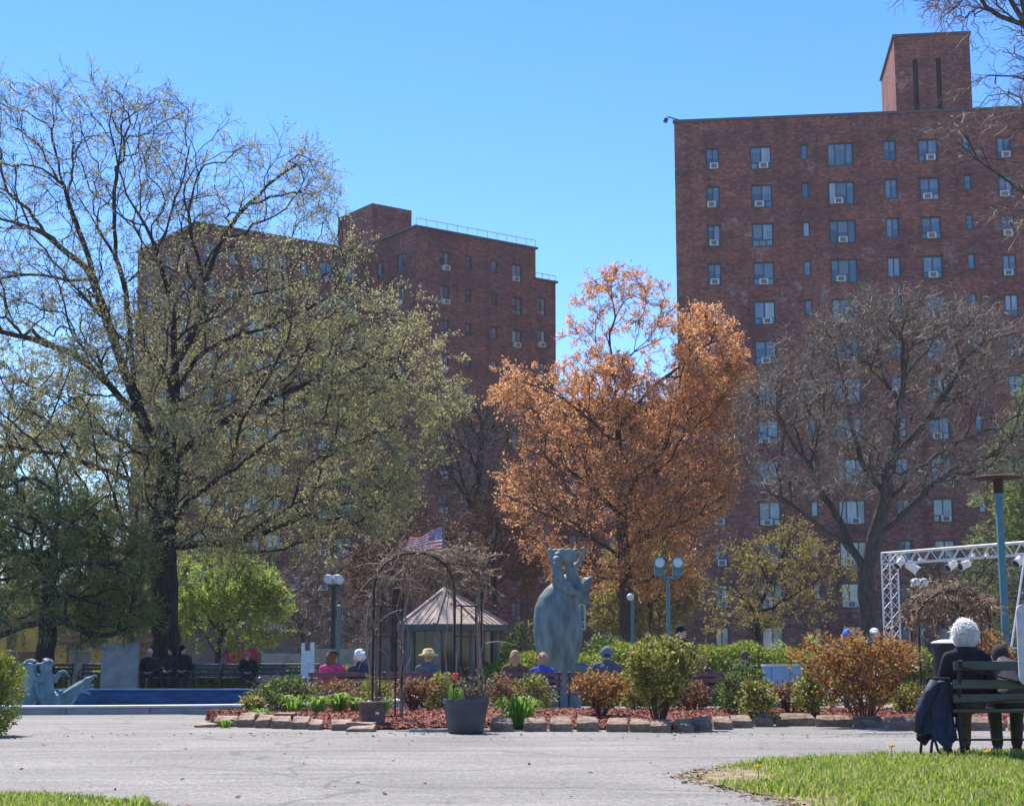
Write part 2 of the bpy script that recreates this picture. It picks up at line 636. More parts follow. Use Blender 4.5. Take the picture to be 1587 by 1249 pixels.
# grass that carries the trees and the buildings further back
noise_mat('turf', (0.035, 0.075, 0.018), (0.085, 0.135, 0.035), 3, 0.9, bump=0.5)
noise_mat('turf_near', (0.13, 0.10, 0.045), (0.27, 0.20, 0.12), 5.0, 0.9, bump=0.6, lo=0.4, hi=0.62)
def sheet(name, poly, z, mat, label):
    me = bpy.data.meshes.new(name)
    me.from_pydata([(x, y, z) for x, y in poly], [], [tuple(range(len(poly)))])
    me.materials.append(MATS[mat])
    return tag(link(name, me), label, kind='structure')
sheet('back_lawn', [(-160, 74), (160, 74), (260, 320), (-260, 320)], 0.03, 'turf', 'green lawn under the trees behind the plaza')

# ------------------------------------------------------------------ near lawn with real blades
def px_poly(pts, z=0.0):
    return [tuple(ground(x, y, z)[:2]) for x, y in pts]

def in_poly(P, poly):
    x, y = P[:, 0], P[:, 1]
    c = np.zeros(len(P), bool)
    n = len(poly)
    for i in range(n):
        x1, y1 = poly[i]
        x2, y2 = poly[(i + 1) % n]
        m = ((y1 > y) != (y2 > y))
        with np.errstate(divide='ignore', invalid='ignore'):
            xi = (x2 - x1) * (y - y1) / (y2 - y1 + 1e-12) + x1
        c ^= m & (x < xi)
    return c

def fan_noise(P, s, seed):
    """cheap smooth value noise on 2-d points"""
    r = np.random.default_rng(seed)
    T = r.random((64, 64))
    q = P * s
    i = np.floor(q).astype(int)
    f = q - i
    f = f * f * (3 - 2 * f)
    g = lambda a, b: T[a % 64, b % 64]
    return (g(i[:, 0], i[:, 1]) * (1 - f[:, 0]) * (1 - f[:, 1]) + g(i[:, 0] + 1, i[:, 1]) * f[:, 0] * (1 - f[:, 1])
            + g(i[:, 0], i[:, 1] + 1) * (1 - f[:, 0]) * f[:, 1] + g(i[:, 0] + 1, i[:, 1] + 1) * f[:, 0] * f[:, 1])

leaf_mat('soil_litter', [(0.10, 0.06, 0.04), (0.24, 0.16, 0.10), (0.34, 0.26, 0.18)], 0.0, 0.9)
leaf_mat('grass_blade', [(0.11, 0.20, 0.02), (0.20, 0.31, 0.03), (0.28, 0.38, 0.05), (0.38, 0.40, 0.10), (0.52, 0.44, 0.22)], 0.5)

def lawn(name, poly_px, n_blades, label_sheet, label_grass, bare):
    poly = px_poly(poly_px)
    # wobble the border
    P = []
    m = len(poly)
    for i in range(m):
        a, b = np.array(poly[i]), np.array(poly[(i + 1) % m])
        k = max(2, int(np.linalg.norm(b - a) / 0.05))
        for j in range(k):
            p = a + (b - a) * j / k
            P.append(p + rng.normal(0, 0.03, 2) + 0.05 * np.array([math.sin(p[0] * 5), math.sin(p[0] * 3.1 + 1)]))
    s = sheet(name, [tuple(p) for p in P], 0.005, 'turf_near', label_sheet)
    A = np.array(poly)
    lo, hi = A.min(0), A.max(0)
    Q = lo + rng.random((n_blades * 4, 2)) * (hi - lo)
    Q = Q[in_poly(Q, poly)]
    keep = rng.random(len(Q)) < bare(Q)
    Q = Q[keep][:n_blades]
    n = len(Q)
    ang = rng.random(n) * 2 * math.pi
    h = (0.02 + 0.05 * rng.random(n) ** 1.5) * (0.45 + 1.1 * fan_noise(Q, 3.5, 5))
    w = 0.004 + 0.004 * rng.random(n)
    lean = 0.9 * h * rng.random(n)
    la = rng.random(n) * 2 * math.pi
    bx, by = np.cos(ang) * w, np.sin(ang) * w
    z0 = np.full(n, 0.008)
    p0 = np.stack([Q[:, 0] - bx, Q[:, 1] - by, z0], 1)
    p1 = np.stack([Q[:, 0] + bx, Q[:, 1] + by, z0], 1)
    mx, my = Q[:, 0] + np.cos(la) * lean * 0.35, Q[:, 1] + np.sin(la) * lean * 0.35
    p2 = np.stack([mx + bx * 0.7, my + by * 0.7, z0 + h * 0.6], 1)
    p3 = np.stack([mx - bx * 0.7, my - by * 0.7, z0 + h * 0.6], 1)
    p4 = np.stack([Q[:, 0] + np.cos(la) * lean, Q[:, 1] + np.sin(la) * lean, z0 + h], 1)
    V = np.stack([p0, p1, p2, p3, p4], 1).reshape(-1, 3)
    b = np.arange(n)[:, None] * 5
    F = np.concatenate([b + np.array([[0, 1, 2]]), b + np.array([[0, 2, 3]]), b + np.array([[3, 2, 4]])])
    # crumbs of soil and straw along the ragged border
    E = np.array(P)
    m2 = 2600
    c = E[rng.integers(0, len(E), m2)] + rng.normal(0, 0.09, (m2, 2))
    a2 = rng.random(m2) * 6.283
    l2 = rng.uniform(0.006, 0.03, m2)
    w2 = rng.uniform(0.003, 0.010, m2)
    C3 = np.stack([c[:, 0], c[:, 1], np.full(m2, 0.010)], 1)
    u2 = np.stack([np.cos(a2) * l2, np.sin(a2) * l2, rng.normal(0, 0.2, m2) * l2], 1)
    v2 = np.stack([-np.sin(a2) * w2, np.cos(a2) * w2, rng.normal(0, 0.4, m2) * w2], 1)
    cr = mesh_np('soil_crumbs', np.stack([C3 - u2 - v2, C3 + u2 - v2, C3 + u2 + v2, C3 - u2 + v2], 1).reshape(-1, 3), np.arange(m2 * 4).reshape(m2, 4), 'soil_litter', s)
    cr['kind'] = 'stuff'
    g = mesh_np('grass', V, F, 'grass_blade')
    tag(g, label_grass, 'grass', kind='stuff')

LAWN_R = [(1046, 1201), (1110, 1191), (1190, 1183), (1300, 1176), (1420, 1171), (1587, 1167), (1800, 1163), (1800, 1300), (1330, 1275), (1225, 1249), (1150, 1228), (1085, 1213)]
tipR = ground(1046, 1201)
def bareR(Q):
    d = np.hypot(Q[:, 0] - tipR[0], (Q[:, 1] - tipR[1]) * 0.55)
    edge = ground(1230, 1245)
    d2 = np.hypot(Q[:, 0] - edge[0] + 0.3, (Q[:, 1] - edge[1]) * 0.6)
    k = smooth01(0.45, 1.7, d + 0.9 * (fan_noise(Q, 1.7, 3) - 0.5)) * smooth01(0.2, 0.95, d2 + 0.4 * (fan_noise(Q, 3.1, 4) - 0.5))
    return np.clip(k * (0.25 + 1.1 * fan_noise(Q, 1.3, 9)), 0.02, 1)
lawn('near_lawn', LAWN_R, 60000, 'dry patchy soil of the lawn corner in front of the bench', 'bright green spring grass in front of the park bench', bareR)
LAWN_L = [(-80, 1234), (60, 1235), (150, 1241), (215, 1249), (260, 1262), (260, 1300), (-80, 1300)]
lawn('corner_lawn', LAWN_L, 14000, 'soil of the small lawn corner', 'bright green grass at the bottom corner of the path', lambda Q: np.full(len(Q), 0.8))

# bits of dry leaf and grit on the asphalt
def litter():
    global rng
    rng = np.random.default_rng(404)
    n = 900
    x = rng.uniform(-7, 8, n)
    y = np.where(rng.random(n) < 0.6, 20.9 - rng.exponential(0.5, n), rng.uniform(10.5, 21, n))
    a = rng.random(n) * 6.283
    l = rng.uniform(0.006, 0.022, n)
    w = l * rng.uniform(0.3, 0.7, n)
    P = np.stack([x, y, np.full(n, 0.008)], 1)
    u = np.stack([np.cos(a) * l, np.sin(a) * l, rng.normal(0, 0.25, n) * l], 1)
    v = np.stack([-np.sin(a) * w, np.cos(a) * w, rng.normal(0, 0.3, n) * w], 1)
    V = np.stack([P - u - v, P + u - v, P + u + v, P - u + v], 1).reshape(-1, 3)
    o = mesh_np('leaf_litter', V, np.arange(n * 4).reshape(n, 4), 'soil_litter')
    tag(o, 'scattered bits of dry leaf on the asphalt', 'litter', kind='stuff')
litter()

# dandelions
plain('dandelion_yellow', (0.75, 0.50, 0.02), 0.7)
plain('stem_green', (0.10, 0.20, 0.03), 0.7)
for i, (px, py, lab) in enumerate([(1382, 1176, 'yellow dandelion at the grass edge beside the hanging navy coat'), (1530, 1186, 'yellow dandelion in the grass below the seated people'), (1175, 1213, 'yellow dandelion on the bare soil tip of the lawn')]):
    p = ground(px, py)
    t = thing('dandelion', lab, 'flower', (p[0], p[1], 0.01), 0, 'dandelions in the near lawn')
    MB().tube([(0, 0, 0), (0.004, 0, 0.05), (0, 0, 0.1)], 0.004, 5).build('stem', 'stem_green', t)
    m = MB()
    for k in range(14):
        a = k * 2.4
        m.bar((0, 0, 0.1), (0.032 * math.cos(a), 0.032 * math.sin(a), 0.112 + 0.006 * (k % 3)), 0.009, 0.004)
    m.ell((0, 0, 0.107), (0.017, 0.017, 0.012), nu=8, nv=5)
    m.build('flower_head', 'dandelion_yellow', t)

# ------------------------------------------------------------------ fountain basin (dry, painted blue)
noise_mat('pool_blue', (0.014, 0.062, 0.135), (0.038, 0.125, 0.235), 2.2, 0.55, stretch=(1, 1, 4))
noise_mat('pool_stone', (0.23, 0.22, 0.22), (0.34, 0.33, 0.325), 3, 0.8, bump=0.3)
noise_mat('pool_cap', (0.42, 0.46, 0.50), (0.60, 0.63, 0.66), 4, 0.6)
pool = thing('fountain_basin', 'wide low dry fountain basin painted blue inside, with pale stone rim', 'fountain', (POOL_C[0], POOL_C[1], 0))
def ring(name, mat, prof, n=144, gap=0.0, a0=0, a1=None):
    """sweep a closed profile (offset, z) round the basin"""
    a1 = 2 * math.pi if a1 is None else a1
    full = abs(a1 - a0 - 2 * math.pi) < 1e-6
    cnt = n if full else max(2, int(n * (a1 - a0) / (2 * math.pi)))
    V, F = [], []
    m = len(prof)
    ks = [a0 + (a1 - a0) * k / (cnt if full else cnt - 1) for k in range(cnt)]
    for a in ks:
        for d, z in prof:
            x, y = pool_pt(a, d)
            V.append((x - POOL_C[0], y - POOL_C[1], z))
    for k in range(cnt if full else cnt - 1):
        k2 = (k + 1) % cnt
        for j in range(m):
            j2 = (j + 1) % m
            F.append((k * m + j, k2 * m + j, k2 * m + j2, k * m + j2))
    return mesh_np(name, V, F, mat, pool)
NB = 48
for k in range(NB):                       # blocks of the outer face, with open joints
    a = 2 * math.pi * k / NB
    ring('kerb_block', 'pool_stone', [(-0.10, -0.1), (0.10, -0.1), (0.10, 0.115), (-0.10, 0.115)], 288, a0=a + 0.0006, a1=a + 2 * math.pi / NB - 0.0006)
ring('rim_cap', 'pool_cap', [(-0.34, 0.115), (0.13, 0.115), (0.13, 0.15), (-0.34, 0.15)])
ring('inner_wall', 'pool_blue', [(-0.31, -0.42), (-0.11, -0.42), (-0.11, 0.113), (-0.31, 0.113)])
fl = []
for k in range(144):
    x, y = pool_pt(2 * math.pi * k / 144, -0.25)
    fl.append((x - POOL_C[0], y - POOL_C[1], -0.36))
me = bpy.data.meshes.new('basin_floor')
me.from_pydata(fl, [], [tuple(range(144))])
me.materials.append(MATS['pool_blue'])
link('basin_floor', me, pool)

# ------------------------------------------------------------------ flower bed
noise_mat('mulch', (0.11, 0.030, 0.020), (0.25, 0.082, 0.058), 14, 0.95, bump=0.9, bscale=40)
leaf_mat('mulch_chip', [(0.08, 0.022, 0.016), (0.21, 0.058, 0.04), (0.30, 0.105, 0.075), (0.28, 0.17, 0.12)], 0.0, 0.9)
noise_mat('block_stone', (0.135, 0.09, 0.062), (0.30, 0.222, 0.158), 9, 0.9, bump=0.6)
noise_mat('flag_stone', (0.13, 0.075, 0.058), (0.36, 0.265, 0.19), 7, 0.9, bump=0.5)
bed = link('planting_bed', None)
tag(bed, 'long flower bed of red mulch with stone block edging', kind='structure')
BED_PX = [(318, 1118), (360, 1123), (420, 1126), (492, 1129), (520, 1131), (580, 1131), (640, 1130), (690, 1128), (745, 1128), (930, 1131), (1060, 1132), (1100, 1128), (1200, 1122), (1320, 1123), (1440, 1127), (1640, 1128)]
front = [ground(x, y)[:2] for x, y in BED_PX]
back_y = [25.6, 26.6, 27.2] + [27.6] * 13
def bed_h(s, t):
    return 0.02 + 0.13 * math.sin(min(1, t * 3.2) * math.pi / 2) * (1 - 0.85 * max(0, t - 0.8) / 0.2)
def build_mulch():
    V, F = [], []
    NS, NT = 180, 34
    fx = np.array([p[0] for p in front])
    fy = np.array([p[1] for p in front])
    by = np.array(back_y)
    xs = np.linspace(fx[0], fx[-1], NS)
    fyi = np.interp(xs, fx, fy)
    byi = np.interp(xs, fx, by)
    for i in range(NS):
        for j in range(NT):
            t = j / (NT - 1)
            y = fyi[i] + 0.05 + (byi[i] - fyi[i] - 0.05) * t
            V.append((xs[i], y, bed_h(0, t) + rng.normal(0, 0.008)))
    for i in range(NS - 1):
        for j in range(NT - 1):
            F.append((i * NT + j, (i + 1) * NT + j, (i + 1) * NT + j + 1, i * NT + j + 1))
    mesh_np('mulch', V, F, 'mulch', bed, True)
    # loose chips
    n = 26000
    x = rng.uniform(xs[0], xs[-1], n)
    t = rng.random(n) ** 1.4
    yf, yb = np.interp(x, xs, fyi), np.interp(x, xs, byi)
    y = yf + (yb - yf) * t
    z = np.array([bed_h(0, q) for q in t]) + 0.012
    P = np.stack([x, y, z], 1)
    a = rng.random(n) * 6.283
    l = 0.011 + 0.018 * rng.random(n)
    w = 0.005 + 0.005 * rng.random(n)
    tz = rng.normal(0, 0.4, n)
    u = np.stack([np.cos(a) * l, np.sin(a) * l, tz * l], 1)
    v = np.stack([-np.sin(a) * w, np.cos(a) * w, rng.normal(0, 0.6, n) * w], 1)
    V = np.stack([P - u - v, P + u - v, P + u + v, P - u + v], 1).reshape(-1, 3)
    F = np.arange(n * 4).reshape(n, 4)
    o = mesh_np('mulch_chips', V, F, 'mulch_chip', bed)
    o['kind'] = 'stuff'
build_mulch()

def bed_z(x, y):
    fx = [p[0] for p in front]
    f = np.interp(x, fx, [p[1] for p in front])
    b = np.interp(x, fx, back_y)
    t = (y - f) / (b - f)
    return bed_h(0, min(1, max(0, t))) if 0 <= t <= 1 else 0.0

def edging(x0, x1, yb, h, d, skew=0.0, mat='block_stone', z=0.0, gap=1.2):
    a, b = ground(x0 + gap, yb), ground(x1 - gap, yb)
    w = b[0] - a[0]
    m = MB()
    hw = w / 2
    jit = lambda: random.uniform(-0.016, 0.016)
    P = [(-hw + jit(), 0 + jit()), (-hw * 0.5, -0.012 + jit()), (hw * 0.5, -0.012 + jit()), (hw + jit(), jit()), (hw * 0.86 + skew, d), (-hw * 0.86 + skew, d)]
    m.prism(P, -0.02, h)
    nP = len(P)
    for vi in range(nP, 2 * nP):          # split faces: the top slopes up to the back
        x_, y_, z_ = m.v[vi]
        m.v[vi] = (x_, y_, z_ * (0.70 if y_ < d * 0.5 else 1.22) + jit())
    o = m.build('edging_stone', mat, bed, ((a[0] + b[0]) / 2, a[1] + 0.012, z), random.uniform(-0.05, 0.05))
    bevel(o, 0.012, 2)
for x0, x1 in [(758, 797), (808, 848), (850, 889), (891, 930)]:
    edging(x0, x1, 1133.5, 0.155, 0.26, gap=2)
for x0, x1, yb in [(939, 976, 1134), (975, 1009, 1134.5), (1008, 1043, 1135), (1042, 1077, 1134.5)]:
    edging(x0, x1, yb, 0.14, 0.30, 0.03, gap=0.8)
for x0, x1, yb in [(1076, 1106, 1132.5), (1105, 1137, 1130.5), (1136, 1170, 1128), (1169, 1201, 1126)]:
    edging(x0, x1, yb, 0.15, 0.24, -0.02, gap=0.6)
for x0, x1, yb in [(1202, 1264, 1125), (1265, 1322, 1126), (1323, 1372, 1128), (1372, 1432, 1131), (1434, 1490, 1132), (1491, 1560, 1132), (1562, 1640, 1132)]:
    edging(x0, x1, yb, 0.145, 0.16, 0, 'block_stone', gap=0.5)
for x0, x1, yb, h in [(300, 332, 1127, 0.05), (330, 368, 1126, 0.12), (366, 394, 1127, 0.14), (393, 420, 1128, 0.15), (418, 452, 1129, 0.14), (450, 480, 1130, 0.13), (478, 500, 1131, 0.11), (512, 548, 1132, 0.12), (536, 580, 1134, 0.07)]:
    edging(x0, x1, yb, h, 0.22, random.uniform(-0.04, 0.04), 'flag_stone', gap=0.3)
# tan slabs lying loosely on the flat stones
for x0, x1, yb, z in [(372, 412, 1119, 0.150), (418, 452, 1119, 0.150), (536, 578, 1127, 0.082)]:
    edging(x0, x1, yb + 6, 0.03, 0.3, 0.05, 'flag_stone', z, 0.3)
# concrete strip where the edging is missing
noise_mat('concrete', (0.26, 0.235, 0.21), (0.44, 0.40, 0.36), 9, 0.9, bump=0.6)
a, b = ground(640, 1134), ground(695, 1133)
MB().box(((a[0] + b[0]) / 2, a[1] + 0.1, 0.012), (b[0] - a[0] + 0.1, 0.22, 0.05)).build('edging_stone', 'concrete', bed)
a, b = ground(1330, 1137), ground(1425, 1139)
MB().box(((a[0] + b[0]) / 2, a[1] + 0.06, -0.004), (b[0] - a[0], 0.14, 0.03)).build('edging_stone', 'concrete', bed)
# ================================================================== buildings
def facade(name, mat, parent, P, e, u0, u1, z0, z1, holes, depth=0.2):
    """brick wall with real openings; P, e in the parent's frame"""
    us = sorted({u0, u1, *[round(h[0], 4) for h in holes], *[round(h[1], 4) for h in holes]})
    zs = sorted({z0, z1, *[round(h[2], 4) for h in holes], *[round(h[3], 4) for h in holes]})
    hs = [(round(a, 4), round(b, 4), round(c, 4), round(d, 4)) for a, b, c, d in holes]
    V, F, UV = [], [], []
    inn = np.array([-e[1], e[0]])
    def quad(pts):
        b = len(V)
        for u, d, z in pts:
            V.append((P[0] + e[0] * u + inn[0] * d, P[1] + e[1] * u + inn[1] * d, z))
            UV.append((u + d, z))
        F.append((b, b + 1, b + 2, b + 3))
    for zi in range(len(zs) - 1):
        za, zb = zs[zi], zs[zi + 1]
        zc = (za + zb) / 2
        row = [h for h in hs if h[2] < zc < h[3]]
        start = None
        for ui in range(len(us) - 1):
            uc = (us[ui] + us[ui + 1]) / 2
            hole = any(h[0] < uc < h[1] for h in row)
            if not hole and start is None:
                start = us[ui]
            if hole and start is not None:
                quad([(start, 0, za), (us[ui], 0, za), (us[ui], 0, zb), (start, 0, zb)])
                start = None
        if start is not None:
            quad([(start, 0, za), (us[-1], 0, za), (us[-1], 0, zb), (start, 0, zb)])
    for a, b, c, d in hs:
        quad([(a, 0, c), (a, depth, c), (a, depth, d), (a, 0, d)])
        quad([(b, depth, c), (b, 0, c), (b, 0, d), (b, depth, d)])
        quad([(a, 0, c), (b, 0, c), (b, depth, c), (a, depth, c)])
        quad([(a, depth, d), (b, depth, d), (b, 0, d), (a, 0, d)])
    o = mesh_np(name, V, F, mat, parent)
    uvl = o.data.uv_layers.new(name='UVMap')
    uvl.data.foreach_set('uv', np.array(UV, dtype=np.float32).ravel())
    return o

WIN = {}
def window_proto(kind, w, h, frame_mat):
    key = (kind, round(w, 2), round(h, 2), frame_mat)
    if key in WIN:
        return WIN[key]
    fr, d = 0.10, 0.07
    m = MB()
    m.box((-w / 2 + fr / 2, 0, h / 2), (fr, d, h)).box((w / 2 - fr / 2, 0, h / 2), (fr, d, h))
    m.box((0, 0.001, fr / 2), (w - 2 * fr, d - 0.004, fr)).box((0, 0.001, h - fr / 2), (w - 2 * fr, d - 0.004, fr))
    iw, z0, z1 = w - 2 * fr, fr, h - fr
    panes = []
    def vsplit(xs, za, zb):
        for i in range(len(xs) - 1):
            panes.append((xs[i], xs[i + 1], za, zb))
            if i:
                m.box((xs[i], 0.002, (za + zb) / 2), (0.075, d - 0.01, zb - za))
    L, Rr = -iw / 2, iw / 2
    if kind == 'double':
        zm = z0 + (z1 - z0) * 0.27
        m.box((0, 0.003, zm), (iw, d - 0.012, 0.07))
        vsplit([L, 0, Rr], zm, z1)
        vsplit([L, L + iw * 0.3, L + iw * 0.7, Rr] if w > 1.2 else [L, 0, Rr], z0, zm)
    elif kind == 'triple':
        vsplit([L, L + iw * 0.28, L + iw * 0.72, Rr], z0, z1)
    elif kind == 'pair':
        vsplit([L, 0, Rr], z0, z1)
    else:
        vsplit([L, Rr], z0, z1)
    fm = m.mesh('window', frame_mat)
    pm = []
    for a, b, c, e in panes:
        q = MB().add([(a, 0.012, c), (b, 0.012, c), (b, 0.012, e), (a, 0.012, e)], [(0, 1, 2, 3)])
        pm.append(q.mesh('pane', 'glass'))
    WIN[key] = (fm, pm)
    return WIN[key]

ac = MB().box((0, -0.13, 0.21), (0.62, 0.42, 0.42))
acg = ac
n_case = len(ac.f)
for i in range(3):
    acg.box((0, -0.347, 0.12 + i * 0.085), (0.36, 0.010, 0.014))
acg.box((0, -0.3415, 0.205), (0.40, 0.004, 0.30))
AC_CASE = ac.mesh('air_conditioner', 'ac_case')
AC_CASE.materials.append(MATS['ac_grille'])
for pl in AC_CASE.polygons:
    if pl.index >= n_case:
        pl.material_index = 1 if pl.index >= len(ac.f) - 6 else 0

def put_window(parent, P, e, u, z, w, h, kind, frame='window_frame', acp=0.0, sill=True, ac_du=None):
    inn = (-e[1], e[0])
    dd = 0.125
    loc = (P[0] + e[0] * u + inn[0] * dd, P[1] + e[1] * u + inn[1] * dd, z)
    rz = math.atan2(e[1], e[0])
    fm, pm = window_proto(kind, w, h, frame)
    win = link('window', fm, parent, loc, rz)
    for q in pm:
        link('pane', q, win)
    if random.random() < acp:
        du = ac_du if ac_du is not None else random.choice([-0.2, 0.2, 0.0]) * w * 0.6
        s = min(1.0, (w * 0.62) / 0.62)
        o = link('air_conditioner', AC_CASE, win, (du, 0, 0.06))
        o.scale = (s, 1, min(1, s * 1.05))
    return win

def column_specs(P, e, cols, zrow_px):
    """cols: (px, py, wpx, hpx, kind) of one row -> (u, w, z0, h)"""
    out = []
    for px, py, wp, hp, kind in cols:
        ua, _ = on_wall(P, e, px - wp / 2, py)
        ub, _ = on_wall(P, e, px + wp / 2, py)
        _, zb = on_wall(P, e, px, py + hp / 2)
        _, zt = on_wall(P, e, px, py - hp / 2)
        out.append(((ua + ub) / 2, ub - ua, zb, zt - zb, kind))
    return out

# ------------------------------------------------------------------ the tall slab behind the bare tree
def right_building():
    Y0 = 112.0
    c = at(1058, 1000, Y0)
    P = np.array([c[0], c[1]])
    az = R(97)
    e = np.array([math.sin(az), math.cos(az)])
    n = np.array([e[1], -e[0]])              # outward
    _, ztop = on_wall(P, e, 1046, 190)
    b = thing('apartment_building', 'tall dark red brick apartment slab with a brick roof tower behind the bare tree', 'building', (P[0], P[1], 0))
    cols = column_specs(P, e, [(1104, 247, 21, 34, 'double'), (1179, 245, 33, 36, 'double'), (1246, 236, 12, 24, 'single'), (1302, 239.5, 41, 36, 'triple'), (1378.5, 233, 21, 31, 'pair'), (1438, 233, 31, 35, 'double'), (1497, 223, 12, 24, 'single'), (1555.5, 229, 22, 34, 'double'), (1612, 220, 12, 24, 'single'), (1660, 224, 30, 35, 'double')], None)
    _, za = on_wall(P, e, 1179, 245)
    _, zb = on_wall(P, e, 1191, 860)
    dz = (za - zb) / 10
    L = 52.0
    holes, wins = [], []
    for r in range(13):
        for u, w, z0, h, kind in cols:
            z = z0 - r * dz
            hh = h
            k = kind
            if r == 12:
                z, hh = z - 0.15, h * 1.05
                if kind != 'single':
                    k = 'pair'
            holes.append((u - w / 2, u + w / 2, z, z + hh))
            wins.append((u, z, w, hh, k))
    facade('wall', 'brick_right', b, (0, 0), e, 0, L, -0.5, ztop, holes)
    for u, z, w, hh, k in wins:
        acp = {'single': 0, 'pair': 0.0, 'triple': 0.9, 'double': 0.72}[k]
        put_window(b, (0, 0), e, u, z, w, hh, k, acp=acp if z > 3.5 else 0.15)
    # side walls, roof, coping, string course
    inn = -n
    D = 17.0
    facade('side_wall', 'brick_right', b, tuple(inn * D), -inn, 0, D, -0.5, ztop, [])
    m = MB()
    q = [np.zeros(2), e * L, e * L + inn * D, inn * D]
    m.add([(*p, ztop - 0.5) for p in q], [(0, 1, 2, 3)])
    m.build('roof', 'coping', b)
    facade('rear_wall', 'brick_right', b, tuple(e * L + inn * D), -e, 0, L, -0.5, ztop, [])
    M = MB()
    rot = Matrix.Rotation(math.atan2(e[1], e[0]), 3, 'Z')
    M.box((*(e * (L / 2) + inn * 0.12), ztop + 0.08), (L + 0.2, 0.42, 0.18), rot)
    M.build('coping', 'coping', b)
    M = MB()
    _, zl = on_wall(P, e, 1100, 951)
    M.box((*(e * (L / 2) - inn * 0.03), zl), (L, 0.08, 0.10), rot)
    M.build('string_course', 'coping', b)
    # floodlight bracket on the roof corner
    cor = MB()
    cor.bar((0.3, 0, ztop + 0.2), (-0.5, -0.3, ztop + 0.32), 0.07)
    cor.box((-0.62, -0.3, ztop + 0.05), (0.28, 0.3, 0.3), Matrix.Rotation(0.5, 3, 'Y'))
    cor.build('roof_floodlight', 'metal_dark', b)
    # roof tower, set back a little
    back = 2.5
    Pt = P + inn * back
    u1, zt = on_wall(Pt, e, 1385, 58)
    u2, _ = on_wall(Pt, e, 1502, 54)
    u1b, _ = on_wall(Pt, e, 1385, 120)
    w = u2 - u1
    pr = inn * back
    g0, g1 = on_wall(Pt, e, 1416, 140)[0], on_wall(Pt, e, 1424, 140)[0]
    g2, g3 = on_wall(Pt, e, 1452, 140)[0], on_wall(Pt, e, 1460, 140)[0]
    zg0, zg1 = ztop, on_wall(Pt, e, 1420, 92)[1]
    tw = facade('roof_tower', 'brick_right', b, tuple(pr), e, u1, u2, ztop - 1, zt, [(g0, g1, zg0, zg1), (g2, g3, zg0, zg1)], depth=0.5)
    for ga, gb in ((g0, g1), (g2, g3)):
        gp = pr + inn * 0.49
        M = MB()
        M.add([(*(gp + e * ga), zg0), (*(gp + e * gb), zg0), (*(gp + e * gb), zg1), (*(gp + e * ga), zg1)], [(0, 1, 2, 3)])
        M.build('louvre', 'metal_dark', tw)
    DT = 9.0
    facade('tower_side', 'brick_right', b, tuple(pr + e * u1 + inn * DT), -inn, 0, DT, ztop - 1, zt, [])
    facade('tower_side', 'brick_right', b, tuple(pr + e * u2), inn, 0, DT, ztop - 1, zt, [])
    facade('tower_side', 'brick_right', b, tuple(pr + e * u2 + inn * DT), -e, 0, w, ztop - 1, zt, [])
    M = MB()
    M.box((*(pr + e * (u1 + w / 2) + inn * DT / 2), zt + 0.08), (w + 0.25, DT + 0.25, 0.18), rot)
    M.build('tower_coping', 'coping', b)
right_building()

